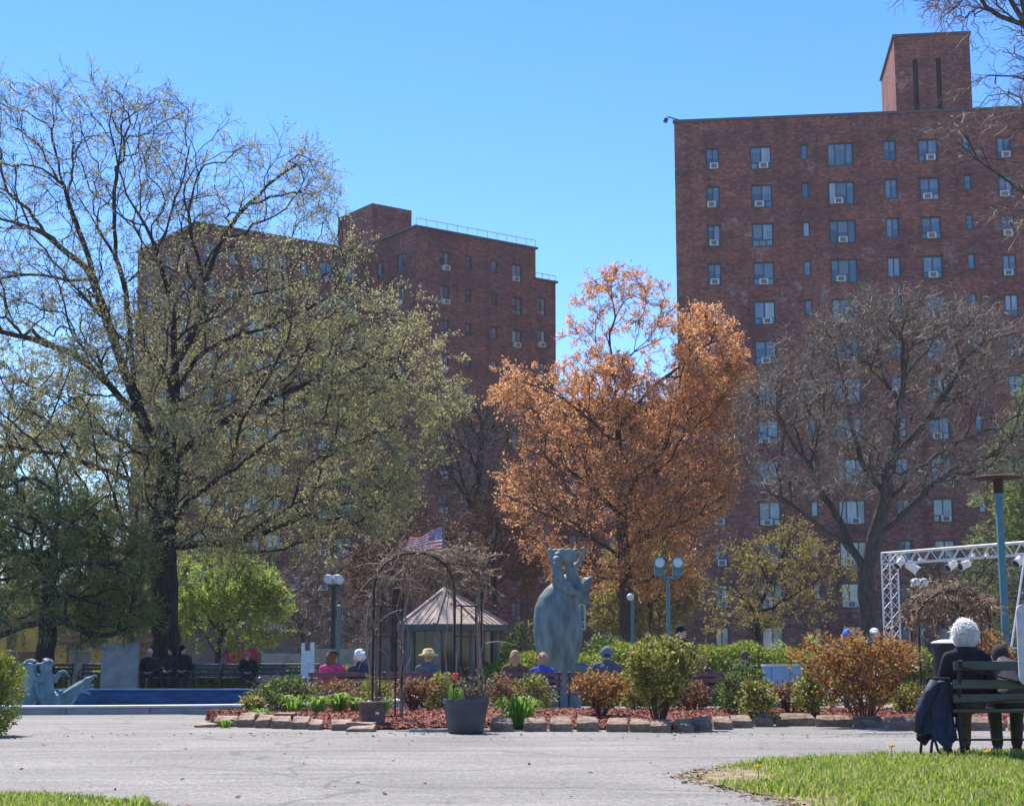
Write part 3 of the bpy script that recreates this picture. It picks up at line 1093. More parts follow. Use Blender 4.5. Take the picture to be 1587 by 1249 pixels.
# ------------------------------------------------------------------ the stepped block behind the big tree
def left_building():
    YB = 126.0
    azr, azl = R(54), R(-36)
    er = np.array([math.sin(azr), math.cos(azr)])          # along the faces seen at an angle to the right
    dl = np.array([math.sin(azl), math.cos(azl)])          # going back along the left faces
    el = -dl
    c = at(645, 352, YB)
    CB, ztop = c[:2], c[2]
    b = thing('apartment_building', 'stepped red brick apartment block with a roof penthouse behind the large budding tree', 'building', (CB[0], CB[1], 0))
    # wing B right face
    t1 = on_line(CB, er, 830, ztop)
    _, zlow = on_wall(CB, er, 845, 436)
    t2 = on_line(CB, er, 861, zlow)
    cols = column_specs(CB, er, [(689, 405.5, 16, 30, 'double'), (726, 407, 10, 20, 'single'), (766, 413.5, 10, 20, 'single'), (801, 424, 16, 28, 'double')], None)
    low = column_specs(CB, er, [(839, 475, 14, 28, 'double')], None)
    _, za = on_wall(CB, er, 801, 424)
    _, zb = on_wall(CB, er, 801, 526)
    dz = (za - zb) / 2
    def rows(cs, nrow, skip=()):
        return [(u, z0 - r * dz, w, h, k) for r in range(nrow) for (u, w, z0, h, k) in cs if z0 - r * dz > 0.4]
    W1, W2 = rows(cols, 13), rows(low, 12)
    H = lambda ws: [(u - w / 2, u + w / 2, z, z + h) for u, z, w, h, k in ws]
    facade('wall', 'brick_left', b, (0, 0), er, 0, t1, -0.5, ztop, H(W1))
    facade('wall', 'brick_left', b, (0, 0), er, t1, t2, -0.5, zlow, H(W2))
    for ws in (W1, W2):
        for u, z, w, h, k in ws:
            put_window(b, (0, 0), er, u, z, w, h, k, acp=0.6 if k == 'double' else 0)
    # wing B left face to the inner corner
    tin = on_line(CB, dl, 577, ztop)
    inner = dl * tin
    lw = [(tin * 0.34, 1.15, 'double'), (tin * 0.80, 1.25, 'double')]
    zr0 = cols[0][2]
    WL = [(tin - u, zr0 - r * dz, w, 1.5, k) for r in range(12) for u, w, k in lw if zr0 - r * dz > 0.4]
    facade('wall', 'brick_left', b, tuple(inner), el, 0, tin, -0.5, ztop, H(WL))
    for u, z, w, h, k in WL:
        put_window(b, tuple(inner), el, u, z, w, h, k, acp=0.4)
    # wing A: right-hand face from its corner to the inner corner, then its left face
    PI = CB + inner
    zA = at(577, 393, PI[1])[2]
    ta = on_line(PI, er, 305, zA)            # negative
    CA = inner + er * ta
    LA = -ta
    WA = []
    k0 = 0
    for i, fr in enumerate([0.08, 0.2, 0.34, 0.46, 0.6, 0.73, 0.86]):
        kk = 'single' if i % 3 == 1 else 'double'
        WA += [(LA * fr, zr0 - 0.4 - r * dz, 0.7 if kk == 'single' else 1.45, 1.1 if kk == 'single' else 1.5, kk) for r in range(12) if zr0 - 0.4 - r * dz > 0.4]
    facade('wall', 'brick_left', b, tuple(CA), er, 0, LA, -0.5, zA, H(WA))
    for u, z, w, h, k in WA:
        put_window(b, tuple(CA), er, u, z, w, h, k, acp=0.5 if k == 'double' else 0)
    tl = on_line(CB + CA, dl, 215, zA)
    PL = CA + dl * tl
    WC = []
    for fr in (0.2, 0.52, 0.82):
        WC += [(tl * fr, zr0 - 0.4 - r * dz, 1.3, 1.5, 'double') for r in range(12) if zr0 - 0.4 - r * dz > 0.4]
    facade('wall', 'brick_left', b, tuple(PL), el, 0, tl, -0.5, zA, H(WC))
    for u, z, w, h, k in WC:
        put_window(b, tuple(PL), el, u, z, w, h, k, acp=0.5)
    # rear and end walls, roofs
    DB = 16.0
    E1, E2 = er * t1, er * t2
    facade('end_wall', 'brick_left', b, tuple(E2), dl, 0, DB + tin, -0.5, zlow, [])
    facade('end_wall', 'brick_left', b, tuple(E1), dl, 0, DB + tin, zlow - 0.6, ztop, [])
    facade('end_wall', 'brick_left', b, tuple(PL + er * 0 + dl * 0), er * 1.0, -0.01, 0.0, -0.5, zA, [])
    far = dl * (tin + DB)
    facade('rear_wall', 'brick_left', b, tuple(E2 + far), -er, 0, t2, -0.5, zlow, [])
    facade('rear_wall', 'brick_left', b, tuple(PL + er * LA), -er, 0, LA, -0.5, zA, [])
    M = MB()
    M.add([(0, 0, ztop - 0.4), (*E1, ztop - 0.4), (*(E1 + far), ztop - 0.4), (*far, ztop - 0.4)], [(0, 1, 2, 3)])
    M.add([(*E1, zlow - 0.3), (*E2, zlow - 0.3), (*(E2 + far), zlow - 0.3), (*(E1 + far), zlow - 0.3)], [(0, 1, 2, 3)])
    M.add([(*CA, zA - 0.4), (*inner, zA - 0.4), (*(inner + dl * DB), zA - 0.4), (*(CA + dl * tl), zA - 0.4)], [(0, 1, 2, 3)])
    M.build('roof', 'coping', b)
    def cope(a, bb, z, name='coping'):
        a, bb = np.array(a), np.array(bb)
        d = (bb - a) / np.linalg.norm(bb - a)
        mid = (a + bb) / 2
        Mx = MB()
        Mx.box((*mid, z + 0.06), (np.linalg.norm(bb - a) + 0.3, 0.4, 0.16), Matrix.Rotation(math.atan2(d[1], d[0]), 3, 'Z'))
        Mx.build(name, 'coping', b)
    cope((0, 0), E1, ztop)
    cope(E1, E2, zlow)
    cope((0, 0), inner, ztop - 0.004)
    cope(CA, inner, zA)
    cope(CA, PL, zA - 0.004)
    # roof railing
    rl = MB()
    for i in range(13):
        p = E1 * (i / 12)
        rl.bar((*p, ztop + 0.1), (*p, ztop + 0.75), 0.05)
    rl.bar((0, 0, ztop + 0.75), (*E1, ztop + 0.75), 0.05)
    rl.build('roof_railing', 'metal_pale', b)
    rl = MB()
    for i in range(4):
        p = E1 + (E2 - E1) * (i / 3)
        rl.bar((*p, zlow + 0.1), (*p, zlow + 0.6), 0.05)
    rl.bar((*E1, zlow + 0.6), (*E2, zlow + 0.6), 0.05)
    rl.build('roof_railing', 'metal_pale', b)
    # penthouse
    YP = PI[1] + 5.0
    cp = at(577, 317, YP)
    CP, zp = cp[:2], cp[2]
    tr = on_line(CP, er, 638, zp)
    tlft = on_line(CP, dl, 524, zp)
    o = tuple(CP - CB)
    ph = facade('penthouse', 'brick_left', b, o, er, 0, tr, zA - 1, zp, [])
    facade('penthouse_side', 'brick_left', b, tuple(CP - CB + dl * tlft), el, 0, tlft, zA - 1, zp, [])
    facade('penthouse_side', 'brick_left', b, tuple(CP - CB + er * tr), dl, 0, tlft, zA - 1, zp, [])
    facade('penthouse_side', 'brick_left', b, tuple(CP - CB + er * tr + dl * tlft), -er, 0, tr, zA - 1, zp, [])
    q = [CP - CB, CP - CB + er * tr, CP - CB + er * tr + dl * tlft, CP - CB + dl * tlft]
    M = MB()
    M.prism([tuple(p) for p in q], zp - 0.05, zp + 0.12)
    M.build('penthouse_roof', 'coping', b)
left_building()

# ------------------------------------------------------------------ lower block closing the gap, low buildings
def far_building():
    Y0 = 150.0
    a = at(852, 1000, Y0)
    P = a[:2]
    e = np.array([math.cos(R(-6)), math.sin(R(-6))]) * 1.0
    e = np.array([math.cos(R(6)), math.sin(R(6))])
    b = thing('apartment_building', 'lower red brick block closing the gap behind the coppery budding tree', 'building', (P[0], P[1], 0))
    _, z1 = on_wall(P, e, 862, 622)
    L = 26.0
    ws = []
    for i in range(7):
        for r in range(9):
            z = z1 - 3.2 - r * 2.72
            if z > 0.3:
                ws.append((2.2 + i * 3.5, z, 1.3 if i % 2 else 0.8, 1.5, 'double' if i % 2 else 'single'))
    facade('wall', 'brick_far', b, (0, 0), e, 0, L, -0.5, z1, [(u - w / 2, u + w / 2, z, z + h) for u, z, w, h, k in ws])
    for u, z, w, h, k in ws:
        put_window(b, (0, 0), e, u, z, w, h, k, frame='window_frame_white' if z < 4 else 'window_frame', acp=0.3 if k == 'double' else 0)
    inn = np.array([-e[1], e[0]])
    facade('side_wall', 'brick_far', b, tuple(inn * 12), -inn, 0, 12, -0.5, z1, [])
    facade('side_wall', 'brick_far', b, tuple(e * L), inn, 0, 12, -0.5, z1, [])
    M = MB()
    q = [np.zeros(2), e * L, e * L + inn * 12, inn * 12]
    M.add([(*p, z1 - 0.3) for p in q], [(0, 1, 2, 3)])
    M.build('roof', 'coping', b)
    M = MB()
    M.box((*(e * L / 2), z1 + 0.06), (L, 0.4, 0.14), Matrix.Rotation(R(6), 3, 'Z'))
    M.build('coping', 'coping', b)
far_building()

def brick_annex():
    """one-storey brick wing with a white window right behind the fish sculpture"""
    Y0 = 92.0
    a, c = at(845, 930, Y0), at(937, 930, Y0)
    b = thing('brick_annex', 'small one-storey brick annex with a white framed window behind the large sculpture', 'building', (a[0], Y0, 0))
    e = np.array([1.0, 0.0])
    L = c[0] - a[0]
    z1 = a[2]
    u0 = at(898, 960, Y0)[0] - a[0]
    zz = at(898, 976, Y0)[2]
    w, h = 0.75, 1.5
    facade('wall', 'brick_far', b, (0, 0), e, 0, L, -0.3, z1, [(u0 - w / 2, u0 + w / 2, zz, zz + h)])
    put_window(b, (0, 0), e, u0, zz, w, h, 'double', frame='window_frame_white')
    facade('side_wall', 'brick_far', b, (L, 0), np.array([0.0, 1.0]), 0, 6, -0.3, z1, [])
    facade('side_wall', 'brick_far', b, (0, 6), np.array([0.0, -1.0]), 0, 6, -0.3, z1, [])
    MB().box((L / 2, 3, z1 + 0.06), (L + 0.3, 6.3, 0.16)).build('roof', 'coping', b)
brick_annex()

plain('ochre_panel', (0.52, 0.27, 0.05), 0.6, var=0.2, scale=1.5)
plain('mauve_wall', (0.15, 0.115, 0.125), 0.8, var=0.25, scale=1.0)
plain('crimson', (0.30, 0.012, 0.030), 0.6)
plain('orange_red', (0.45, 0.10, 0.04), 0.6)
noise_mat('slate_wall', (0.24, 0.225, 0.21), (0.36, 0.34, 0.31), 3, 0.85, bump=0.3)

def pavilion():
    """low building with ochre panels between the pine branches"""
    Y0 = 84.0
    a, c = at(-70, 1030, Y0), at(240, 1030, Y0)
    L = c[0] - a[0]
    b = thing('low_pavilion', 'low building with ochre yellow panels under the pine branches', 'building', (a[0], Y0, 0))
    e = np.array([1.0, 0.0])
    zt = at(0, 922, Y0)[2]
    facade('wall', 'brick_tan', b, (0, 0), e, 0, L, -0.3, zt, [])
    facade('side_wall', 'brick_tan', b, (L, 0), np.array([0.0, 1.0]), 0, 8, -0.3, zt, [])
    for px0, px1, py0, py1 in [(28, 62, 968, 1010), (78, 103, 1000, 1040), (137, 158, 1003, 1040), (168, 196, 985, 1040), (-40, 10, 985, 1030)]:
        p, q = at(px0, py0, Y0), at(px1, py1, Y0)
        M = MB()
        M.box(((p[0] + q[0]) / 2 - a[0], -0.06, (p[2] + q[2]) / 2), (q[0] - p[0], 0.12, p[2] - q[2]))
        M.build('panel', 'ochre_panel', b)
    p = at(108, 943, Y0)
    MB().box((p[0] - a[0], 0.2, p[2]), (1.0, 0.5, 0.6)).build('roof_box', 'ochre_panel', b)
    MB().box((L / 2, 3.8, zt + 0.08), (L + 0.6, 8.8, 0.16)).build('roof', 'coping', b)
pavilion()

def low_wall():
    Y0 = 78.0
    a, c = at(285, 1030, Y0), at(640, 1030, Y0)
    b = thing('low_building', 'low mauve grey building with a crimson panel behind the benches beyond the basin', 'building', (a[0], Y0, 0))
    L = c[0] - a[0]
    zt = at(400, 985, Y0)[2]
    MB().box((L / 2, 3, zt / 2 - 0.2), (L, 6, zt + 0.4)).build('wall', 'mauve_wall', b)
    MB().box((L / 2, 3, zt + 0.07), (L + 0.4, 6.4, 0.14)).build('roof', 'coping', b)
    for px0, px1, py0, py1, mt, nm in [(352, 398, 1004, 1036, 'crimson', 'banner_panel'), (405, 470, 1012, 1036, 'slate_wall', 'shutter'), (480, 560, 1005, 1036, 'slate_wall', 'shutter')]:
        p, q = at(px0, py0, Y0 - 0.1), at(px1, py1, Y0 - 0.1)
        MB().box(((p[0] + q[0]) / 2 - a[0], -0.05, (p[2] + q[2]) / 2), (q[0] - p[0], 0.1, p[2] - q[2])).build(nm, mt, b)
    # pale upper block partly seen through the bare twigs
    p, q = at(380, 945, Y0), at(412, 985, Y0)
    MB().box(((p[0] + q[0]) / 2 - a[0], 4.5, (p[2] + zt) / 2), (q[0] - p[0], 2, p[2] - zt)).build('roof_cabin', 'metal_pale', b)
low_wall()
# ================================================================== trees
def bark_mat(name, c1, c2):
    return noise_mat(name, c1, c2, 6, 0.95, bump=0.8, bscale=22, stretch=(3, 3, 0.6), spec=0.1)

bark_mat('bark_dark', (0.018, 0.017, 0.016), (0.050, 0.046, 0.042))
bark_mat('bark_brown', (0.045, 0.034, 0.028), (0.095, 0.076, 0.062))
bark_mat('bark_grey', (0.050, 0.044, 0.038), (0.11, 0.097, 0.084))
leaf_mat('twig_grey', [(0.075, 0.062, 0.048), (0.16, 0.13, 0.10)], 0.0, 0.8)
leaf_mat('twig_pale', [(0.15, 0.115, 0.085), (0.34, 0.27, 0.20)], 0.0, 0.7)
leaf_mat('twig_red', [(0.09, 0.045, 0.032), (0.16, 0.085, 0.06)], 0.0, 0.8)
leaf_mat('twig_dark', [(0.022, 0.02, 0.018), (0.05, 0.044, 0.04)], 0.0, 0.8)
leaf_mat('leaf_olive', [(0.20, 0.19, 0.07), (0.34, 0.32, 0.13), (0.43, 0.40, 0.18), (0.54, 0.50, 0.27)], 0.52)
leaf_mat('leaf_copper', [(0.40, 0.16, 0.06), (0.62, 0.255, 0.09), (0.69, 0.33, 0.13), (0.64, 0.43, 0.19), (0.77, 0.41, 0.30)], 0.58)
leaf_mat('leaf_lime', [(0.16, 0.24, 0.035), (0.26, 0.36, 0.055), (0.36, 0.44, 0.09), (0.46, 0.50, 0.16)], 0.5)
leaf_mat('needle', [(0.085, 0.13, 0.04), (0.17, 0.23, 0.065), (0.30, 0.34, 0.11)], 0.5)
leaf_mat('needle_yellow', [(0.14, 0.17, 0.02), (0.24, 0.27, 0.04), (0.32, 0.34, 0.07)], 0.35)
leaf_mat('leaf_mustard', [(0.18, 0.15, 0.035), (0.29, 0.24, 0.06), (0.40, 0.33, 0.11)], 0.45)
leaf_mat('leaf_green', [(0.035, 0.07, 0.018), (0.075, 0.125, 0.028), (0.15, 0.20, 0.045), (0.32, 0.34, 0.12)], 0.4)
leaf_mat('leaf_yellowgreen', [(0.07, 0.09, 0.015), (0.17, 0.18, 0.030), (0.31, 0.29, 0.06), (0.48, 0.44, 0.17)], 0.45)
leaf_mat('leaf_rust', [(0.10, 0.035, 0.022), (0.20, 0.07, 0.038), (0.30, 0.13, 0.07), (0.22, 0.19, 0.06), (0.46, 0.33, 0.24)], 0.4)
leaf_mat('leaf_bronze', [(0.14, 0.045, 0.016), (0.28, 0.10, 0.030), (0.40, 0.19, 0.06), (0.26, 0.22, 0.06), (0.50, 0.30, 0.14)], 0.45)
leaf_mat('leaf_lily', [(0.10, 0.20, 0.02), (0.18, 0.32, 0.035), (0.30, 0.44, 0.07)], 0.45)
leaf_mat('leaf_yew', [(0.09, 0.12, 0.015), (0.19, 0.23, 0.025), (0.28, 0.32, 0.045), (0.36, 0.40, 0.09)], 0.4)
leaf_mat('leaf_dry', [(0.16, 0.10, 0.06), (0.28, 0.20, 0.12), (0.42, 0.32, 0.21)], 0.35)

def frames(D):
    """rotation matrices whose z column follows D, with random roll"""
    D = D / (np.linalg.norm(D, axis=1, keepdims=True) + 1e-9)
    n = len(D)
    A = rng.normal(size=(n, 3))
    X = A - D * (A * D).sum(1, keepdims=True)
    X /= np.linalg.norm(X, axis=1, keepdims=True) + 1e-9
    Yv = np.cross(D, X)
    return np.stack([X, Yv, D], 2)

def sweep(paths, rads, sides):
    """paths (n, k, 3), rads (n, k): n tubes at once"""
    n, k, _ = paths.shape
    T = np.gradient(paths, axis=1)
    T /= np.linalg.norm(T, axis=2, keepdims=True) + 1e-9
    ref = np.array([0.37, 0.22, 0.90])
    X = np.cross(np.broadcast_to(ref, T.shape), T)
    X /= np.linalg.norm(X, axis=2, keepdims=True) + 1e-9
    Yv = np.cross(T, X)
    a = 2 * np.pi * np.arange(sides) / sides
    V = paths[:, :, None, :] + rads[:, :, None, None] * (X[:, :, None, :] * np.cos(a)[None, None, :, None] + Yv[:, :, None, :] * np.sin(a)[None, None, :, None])
    V = V.reshape(-1, 3)
    i = np.arange(n)[:, None, None] * k * sides
    j = np.arange(k - 1)[None, :, None] * sides
    s = np.arange(sides)[None, None, :]
    s2 = (s + 1) % sides
    F = np.stack([i + j + s, i + j + s2, i + j + sides + s2, i + j + sides + s], -1).reshape(-1, 4)
    return V, F

def ribbon(paths, rads, q):
    """n thin blades at once: cheap twigs that are only a pixel wide in the picture"""
    n, k, _ = paths.shape
    T = paths[:, -1] - paths[:, 0]
    T /= np.linalg.norm(T, axis=1, keepdims=True) + 1e-9
    A = q.normal(size=(n, 3))
    X = np.cross(T, A)
    X /= np.linalg.norm(X, axis=1, keepdims=True) + 1e-9
    W = X[:, None, :] * rads[:, :, None]
    V = np.stack([paths - W, paths + W], 2).reshape(-1, 3)
    b = np.arange(n)[:, None] * k * 2 + np.arange(k - 1)[None] * 2
    return V, np.stack([b, b + 1, b + 3, b + 2], -1).reshape(-1, 4)

def twig_proto(seed, n=6, length=0.5, spread=0.7, curl=0.15, r=0.006, droop=0.0, k=4, sides=3):
    """a spray of twigs growing along +z from the origin; returns verts, faces, and points for leaves"""
    q = np.random.default_rng(seed)
    paths = []
    main = np.zeros((k, 3))
    main[:, 2] = np.linspace(0, length, k)
    main[1:, :2] += np.cumsum(q.normal(0, curl * length / k, (k - 1, 2)), 0)
    paths.append(main)
    for i in range(n - 1):
        t = q.uniform(0.05, 0.85)
        p0 = np.array([np.interp(t, np.linspace(0, 1, k), main[:, c]) for c in range(3)])
        a = q.uniform(0, 2 * np.pi)
        d = np.array([math.cos(a) * spread, math.sin(a) * spread, q.uniform(0.5, 1.0)])
        d /= np.linalg.norm(d)
        L = length * q.uniform(0.35, 0.75) * (1.1 - 0.5 * t)
        s = np.linspace(0, L, k)[:, None]
        p = p0 + d * s
        p[1:] += np.cumsum(q.normal(0, curl * L / k, (k - 1, 3)), 0)
        p[:, 2] += (s[:, 0] / L) ** 2 * L * 0.25
        paths.append(p)
    P = np.array(paths)
    rr = np.linspace(1.0, 0.45, k)[None, :] * np.where(np.arange(n) == 0, r, r * 0.8)[:, None]
    V, F = ribbon(P, rr * 1.45, q)
    pts, dirs = [], []
    for p in P:
        for t in np.linspace(0.25, 1.0, 6):
            pts.append([np.interp(t, np.linspace(0, 1, k), p[:, c]) for c in range(3)])
            dirs.append(p[-1] - p[-2])
    return V, F, np.array(pts), np.array(dirs)

def leaf_quads(P, D, length, width, tilt=0.9, fold=True):
    """pointed leaf blades (two tris sharing the mid rib)"""
    n = len(P)
    D = D / (np.linalg.norm(D, axis=1, keepdims=True) + 1e-9)
    A = rng.normal(size=(n, 3))
    d = D * (1 - tilt * 0.5) + A / (np.linalg.norm(A, axis=1, keepdims=True) + 1e-9) * tilt
    d /= np.linalg.norm(d, axis=1, keepdims=True) + 1e-9
    B = rng.normal(size=(n, 3))
    w = np.cross(d, B)
    w /= np.linalg.norm(w, axis=1, keepdims=True) + 1e-9
    l = (length * (0.6 + 0.8 * rng.random(n)))[:, None]
    ww = (width * (0.6 + 0.8 * rng.random(n)))[:, None]
    nrm = np.cross(d, w)
    p0 = P
    p1 = P + d * l * 0.5 + w * ww * 0.5
    p2 = P + d * l - nrm * l * 0.12
    p3 = P + d * l * 0.5 - w * ww * 0.5
    V = np.stack([p0, p1, p2, p3], 1).reshape(-1, 3)
    return V, np.arange(n * 4).reshape(n, 4)

def crown_points(poly_px, Y, n, depth=0.8, seed=1, gap=0.06):
    """points through the crown's volume: outline in the tree's own plane, round in depth"""
    q = np.random.default_rng(seed)
    W = np.array([at(x, y, Y)[[0, 2]] for x, y in poly_px])
    lo, hi = W.min(0), W.max(0)
    out = np.zeros((0, 2))
    while len(out) < n:
        Q = lo + q.random((n * 2, 2)) * (hi - lo)
        Q = Q[in_poly(Q, [tuple(p) for p in W])]
        f = fan_noise(Q * np.array([0.55, 1.1]) + 50, 1.0, seed) * 0.6 + fan_noise(Q * np.array([1.3, 2.4]) + 90, 1.0, seed + 1) * 0.4
        Q = Q[q.random(len(Q)) < np.clip((f - 0.28) * 2.6, gap, 1)]
        out = np.vstack([out, Q])
    out = out[:n]
    # local half width at that height
    zs = np.linspace(lo[1], hi[1], 40)
    L, Rr = np.zeros(40), np.zeros(40)
    for i, z in enumerate(zs):
        xs = []
        for a in range(len(W)):
            p, r = W[a], W[(a + 1) % len(W)]
            if (p[1] > z) != (r[1] > z):
                xs.append(p[0] + (r[0] - p[0]) * (z - p[1]) / (r[1] - p[1]))
        if xs:
            L[i], Rr[i] = min(xs), max(xs)
        else:
            L[i] = Rr[i] = W[:, 0].mean()
    l = np.interp(out[:, 1], zs, L)
    r = np.interp(out[:, 1], zs, Rr)
    c, h = (l + r) / 2, np.maximum(0.3, (r - l) / 2)
    k = np.sqrt(np.clip(1 - ((out[:, 0] - c) / (h * 1.05)) ** 2, 0.04, 1))
    y = Y + q.uniform(-1, 1, n) * k * h * depth
    return np.stack([out[:, 0], y, out[:, 1]], 1)

def grow(limbs, attract, step=0.4, up=0.15, wiggle=0.10, seed=1, bias=0.7, bf=0.3):
    q = np.random.default_rng(seed)
    cap = 60000
    pos = np.zeros((cap, 3))
    dr = np.zeros((cap, 3))
    par = np.full(cap, -1, int)
    plen = np.zeros(cap)
    cnt = 0
    for li, L in enumerate(limbs):
        L = np.asarray(L, float)
        seg = np.linalg.norm(np.diff(L, axis=0), axis=1)
        s = np.concatenate([[0], np.cumsum(seg)])
        m = max(2, int(s[-1] / step) + 1)
        t = np.linspace(0, s[-1], m)
        # smooth interpolation
        P = np.stack([np.interp(t, s, L[:, c]) for c in range(3)], 1)
        for _ in range(2):
            P[1:-1] = 0.25 * P[:-2] + 0.5 * P[1:-1] + 0.25 * P[2:]
        P[1:] += q.normal(0, wiggle * step * 0.45, (m - 1, 3))
        if li == 0:
            prev = -1
            i0 = 0
        else:
            d = np.linalg.norm(pos[:cnt] - P[0], axis=1)
            prev = int(d.argmin())
            i0 = 1
        for i in range(i0, m):
            pos[cnt] = P[i]
            par[cnt] = prev
            dr[cnt] = (P[i] - pos[prev]) if prev >= 0 else (0, 0, 1)
            dr[cnt] /= np.linalg.norm(dr[cnt]) + 1e-9
            plen[cnt] = plen[prev] + np.linalg.norm(P[i] - pos[prev]) if prev >= 0 else 0
            prev = cnt
            cnt += 1
    nl = cnt
    # skip the bare trunk when branching
    zmin = min(a[2] for a in attract) - 1.5
    d0 = np.array([np.min(np.linalg.norm(pos[:nl] - a, axis=1)) for a in attract])
    order = np.argsort(d0 * q.uniform(0.8, 1.25, len(attract)))
    tips = []
    for ai in order:
        a = attract[ai]
        v = a - pos[:cnt]
        dist = np.linalg.norm(v, axis=1)
        cosang = (v * dr[:cnt]).sum(1) / (dist + 1e-9)
        cost = dist * (1 + bias * (1 - cosang)) + bf * plen[:cnt] + np.where(pos[:cnt, 2] < zmin, 5.0, 0)
        j = int(cost.argmin())
        D = dist[j]
        if D < 0.12:
            tips.append(j)
            continue
        m = max(2, int(math.ceil(D / step)))
        p0, p2 = pos[j], a
        p1 = p0 + dr[j] * D * 0.28 + np.array([0, 0, up * D]) + (p2 - p0) * 0.25
        prev = j
        for i in range(1, m + 1):
            t = i / m
            p = (1 - t) ** 2 * p0 + 2 * t * (1 - t) * p1 + t * t * p2
            if i < m:
                p = p + q.normal(0, wiggle * step, 3)
            pos[cnt] = p
            par[cnt] = prev
            dd = p - pos[prev]
            dr[cnt] = dd / (np.linalg.norm(dd) + 1e-9)
            plen[cnt] = plen[prev] + np.linalg.norm(dd)
            prev = cnt
            cnt += 1
        tips.append(prev)
    return pos[:cnt].copy(), par[:cnt].copy(), dr[:cnt].copy(), np.array(tips), nl

def branch_mesh(pos, par, r_trunk, r_tip, p=2.2, flare=1.35, nbase=4):
    n = len(pos)
    w = np.zeros(n)
    kids = np.bincount(par[par >= 0], minlength=n)
    w[kids == 0] = 1
    for i in range(n - 1, 0, -1):
        w[par[i]] += w[i]
    r = np.maximum(r_tip, r_trunk * (w / w[0]) ** (1 / p))
    r[:nbase] *= np.linspace(flare, 1.0, nbase)
    heavy = np.full(n, -1)
    best = np.zeros(n)
    for i in range(1, n):
        if w[i] > best[par[i]]:
            best[par[i]] = w[i]
            heavy[par[i]] = i
    VV, FF, off = [], [], 0
    groups = {}
    for i in range(n):
        if i == 0 or heavy[par[i]] != i:
            ch = ([par[i]] if i else []) + [i]
            while heavy[ch[-1]] >= 0:
                ch.append(heavy[ch[-1]])
            if len(ch) < 2:
                continue
            rr = r[ch].copy()
            if i:
                rr[0] = min(rr[0], rr[1] * 1.25)
            s = 10 if rr.max() > 0.15 else 7 if rr.max() > 0.06 else 5 if rr.max() > 0.025 else 3
            groups.setdefault((len(ch), s), []).append((pos[ch], rr))
    for (k, s), items in groups.items():
        V, F = sweep(np.array([a for a, _ in items]), np.array([b for _, b in items]), s)
        VV.append(V)
        FF.append(F + off)
        off += len(V)
    return np.vstack(VV), np.vstack(FF), r

def stamp(protos, P, D, scale):
    """copies of little sprays at points P along D"""
    Rm = frames(D)
    which = rng.integers(0, len(protos), len(P))
    VV, FF, LP, LD, off = [], [], [], [], 0
    for k, (v, f, lp, ld) in enumerate(protos):
        idx = np.where(which == k)[0]
        if not len(idx):
            continue
        sc = scale[idx][:, None, None]
        V = np.einsum('nij,vj->nvi', Rm[idx], v) * sc + P[idx][:, None, :]
        nv = len(v)
        F = (f[None] + (np.arange(len(idx)) * nv)[:, None, None]).reshape(-1, f.shape[1])
        VV.append(V.reshape(-1, 3))
        FF.append(F + off)
        off += len(idx) * nv
        LP.append((np.einsum('nij,vj->nvi', Rm[idx], lp) * sc + P[idx][:, None, :]).reshape(-1, 3))
        LD.append(np.einsum('nij,vj->nvi', Rm[idx], ld).reshape(-1, 3))
    return np.vstack(VV), np.vstack(FF), np.vstack(LP), np.vstack(LD)

def tree(name, label, Y, trunk_px, limbs_px, poly_px, n, r_trunk, bark, twig_mat, leaf=None, leaf_n=0, leaf_l=0.08, leaf_w=0.05,
         twig=dict(), n_protos=5, extra=1.0, depth=0.8, seed=1, step=0.4, up=0.12, wiggle=0.12, limb_dy=None, r_tip=0.011, keep=None, hang=0.0,
         group=None, tscale=(0.7, 1.3), p=2.2, bias=0.9, base_z=0.0, bf=0.3, gap=0.06):
    global rng
    rng = np.random.default_rng(seed * 13 + 5)
    q = np.random.default_rng(seed)
    base = at(trunk_px[0][0], trunk_px[0][1], Y)
    base[2] = base_z
    b0 = base.copy()
    def conv(px, dys):
        return [at(x, y, Y) + np.array([0, dy, 0]) for (x, y), dy in zip(px, dys)]
    tr = conv(trunk_px, [0] * len(trunk_px))
    tr[0] = b0 - np.array([0, 0, 0.05])
    limbs = [tr]
    for i, lp in enumerate(limbs_px):
        amp = q.uniform(-1, 1) * (2.5 if limb_dy is None else limb_dy)
        m = len(lp)
        limbs.append(conv(lp, [amp * k / (m - 1) for k in range(m)]))
    A = crown_points(poly_px, Y, n, depth, seed, gap)
    pos, par, dr, tips, nl = grow(limbs, A, step, up, wiggle, seed, bias, bf)
    t = thing(name, label, 'tree', tuple(b0), 0, group)
    V, F, r = branch_mesh(pos, par, r_trunk, r_tip, p)
    mesh_np('trunk', V - b0, F, bark, t, True)
    protos = [twig_proto(seed * 100 + k, **twig) for k in range(n_protos)]
    # sprays at the tips and along the thin branches
    thin = np.where((r < r_tip * 2.2) & (np.arange(len(pos)) >= nl))[0]
    ne = int(len(tips) * extra)
    ex = q.choice(thin, min(ne, len(thin)), replace=False) if len(thin) and ne else np.zeros(0, int)
    idx = np.concatenate([tips, ex])
    D = dr[idx] + q.normal(0, 0.45, (len(idx), 3)) + np.array([0, 0, -hang])
    sc = q.uniform(tscale[0], tscale[1], len(idx))
    V, F, LP, LD = stamp(protos, pos[idx], D, sc)
    mesh_np('twigs', V - b0, F, twig_mat, t)
    if leaf:
        m = int(len(LP) * leaf_n)
        pr = keep(LP) if keep is not None else np.ones(len(LP))
        pr = pr / pr.sum()
        rep = q.choice(len(LP), m, p=pr)
        lp = LP[rep] + q.normal(0, leaf_l * 0.35, (m, 3))
        V, F = leaf_quads(lp, LD[rep], leaf_l, leaf_w)
        mesh_np('crown', V - b0, F, leaf, t)
    return t

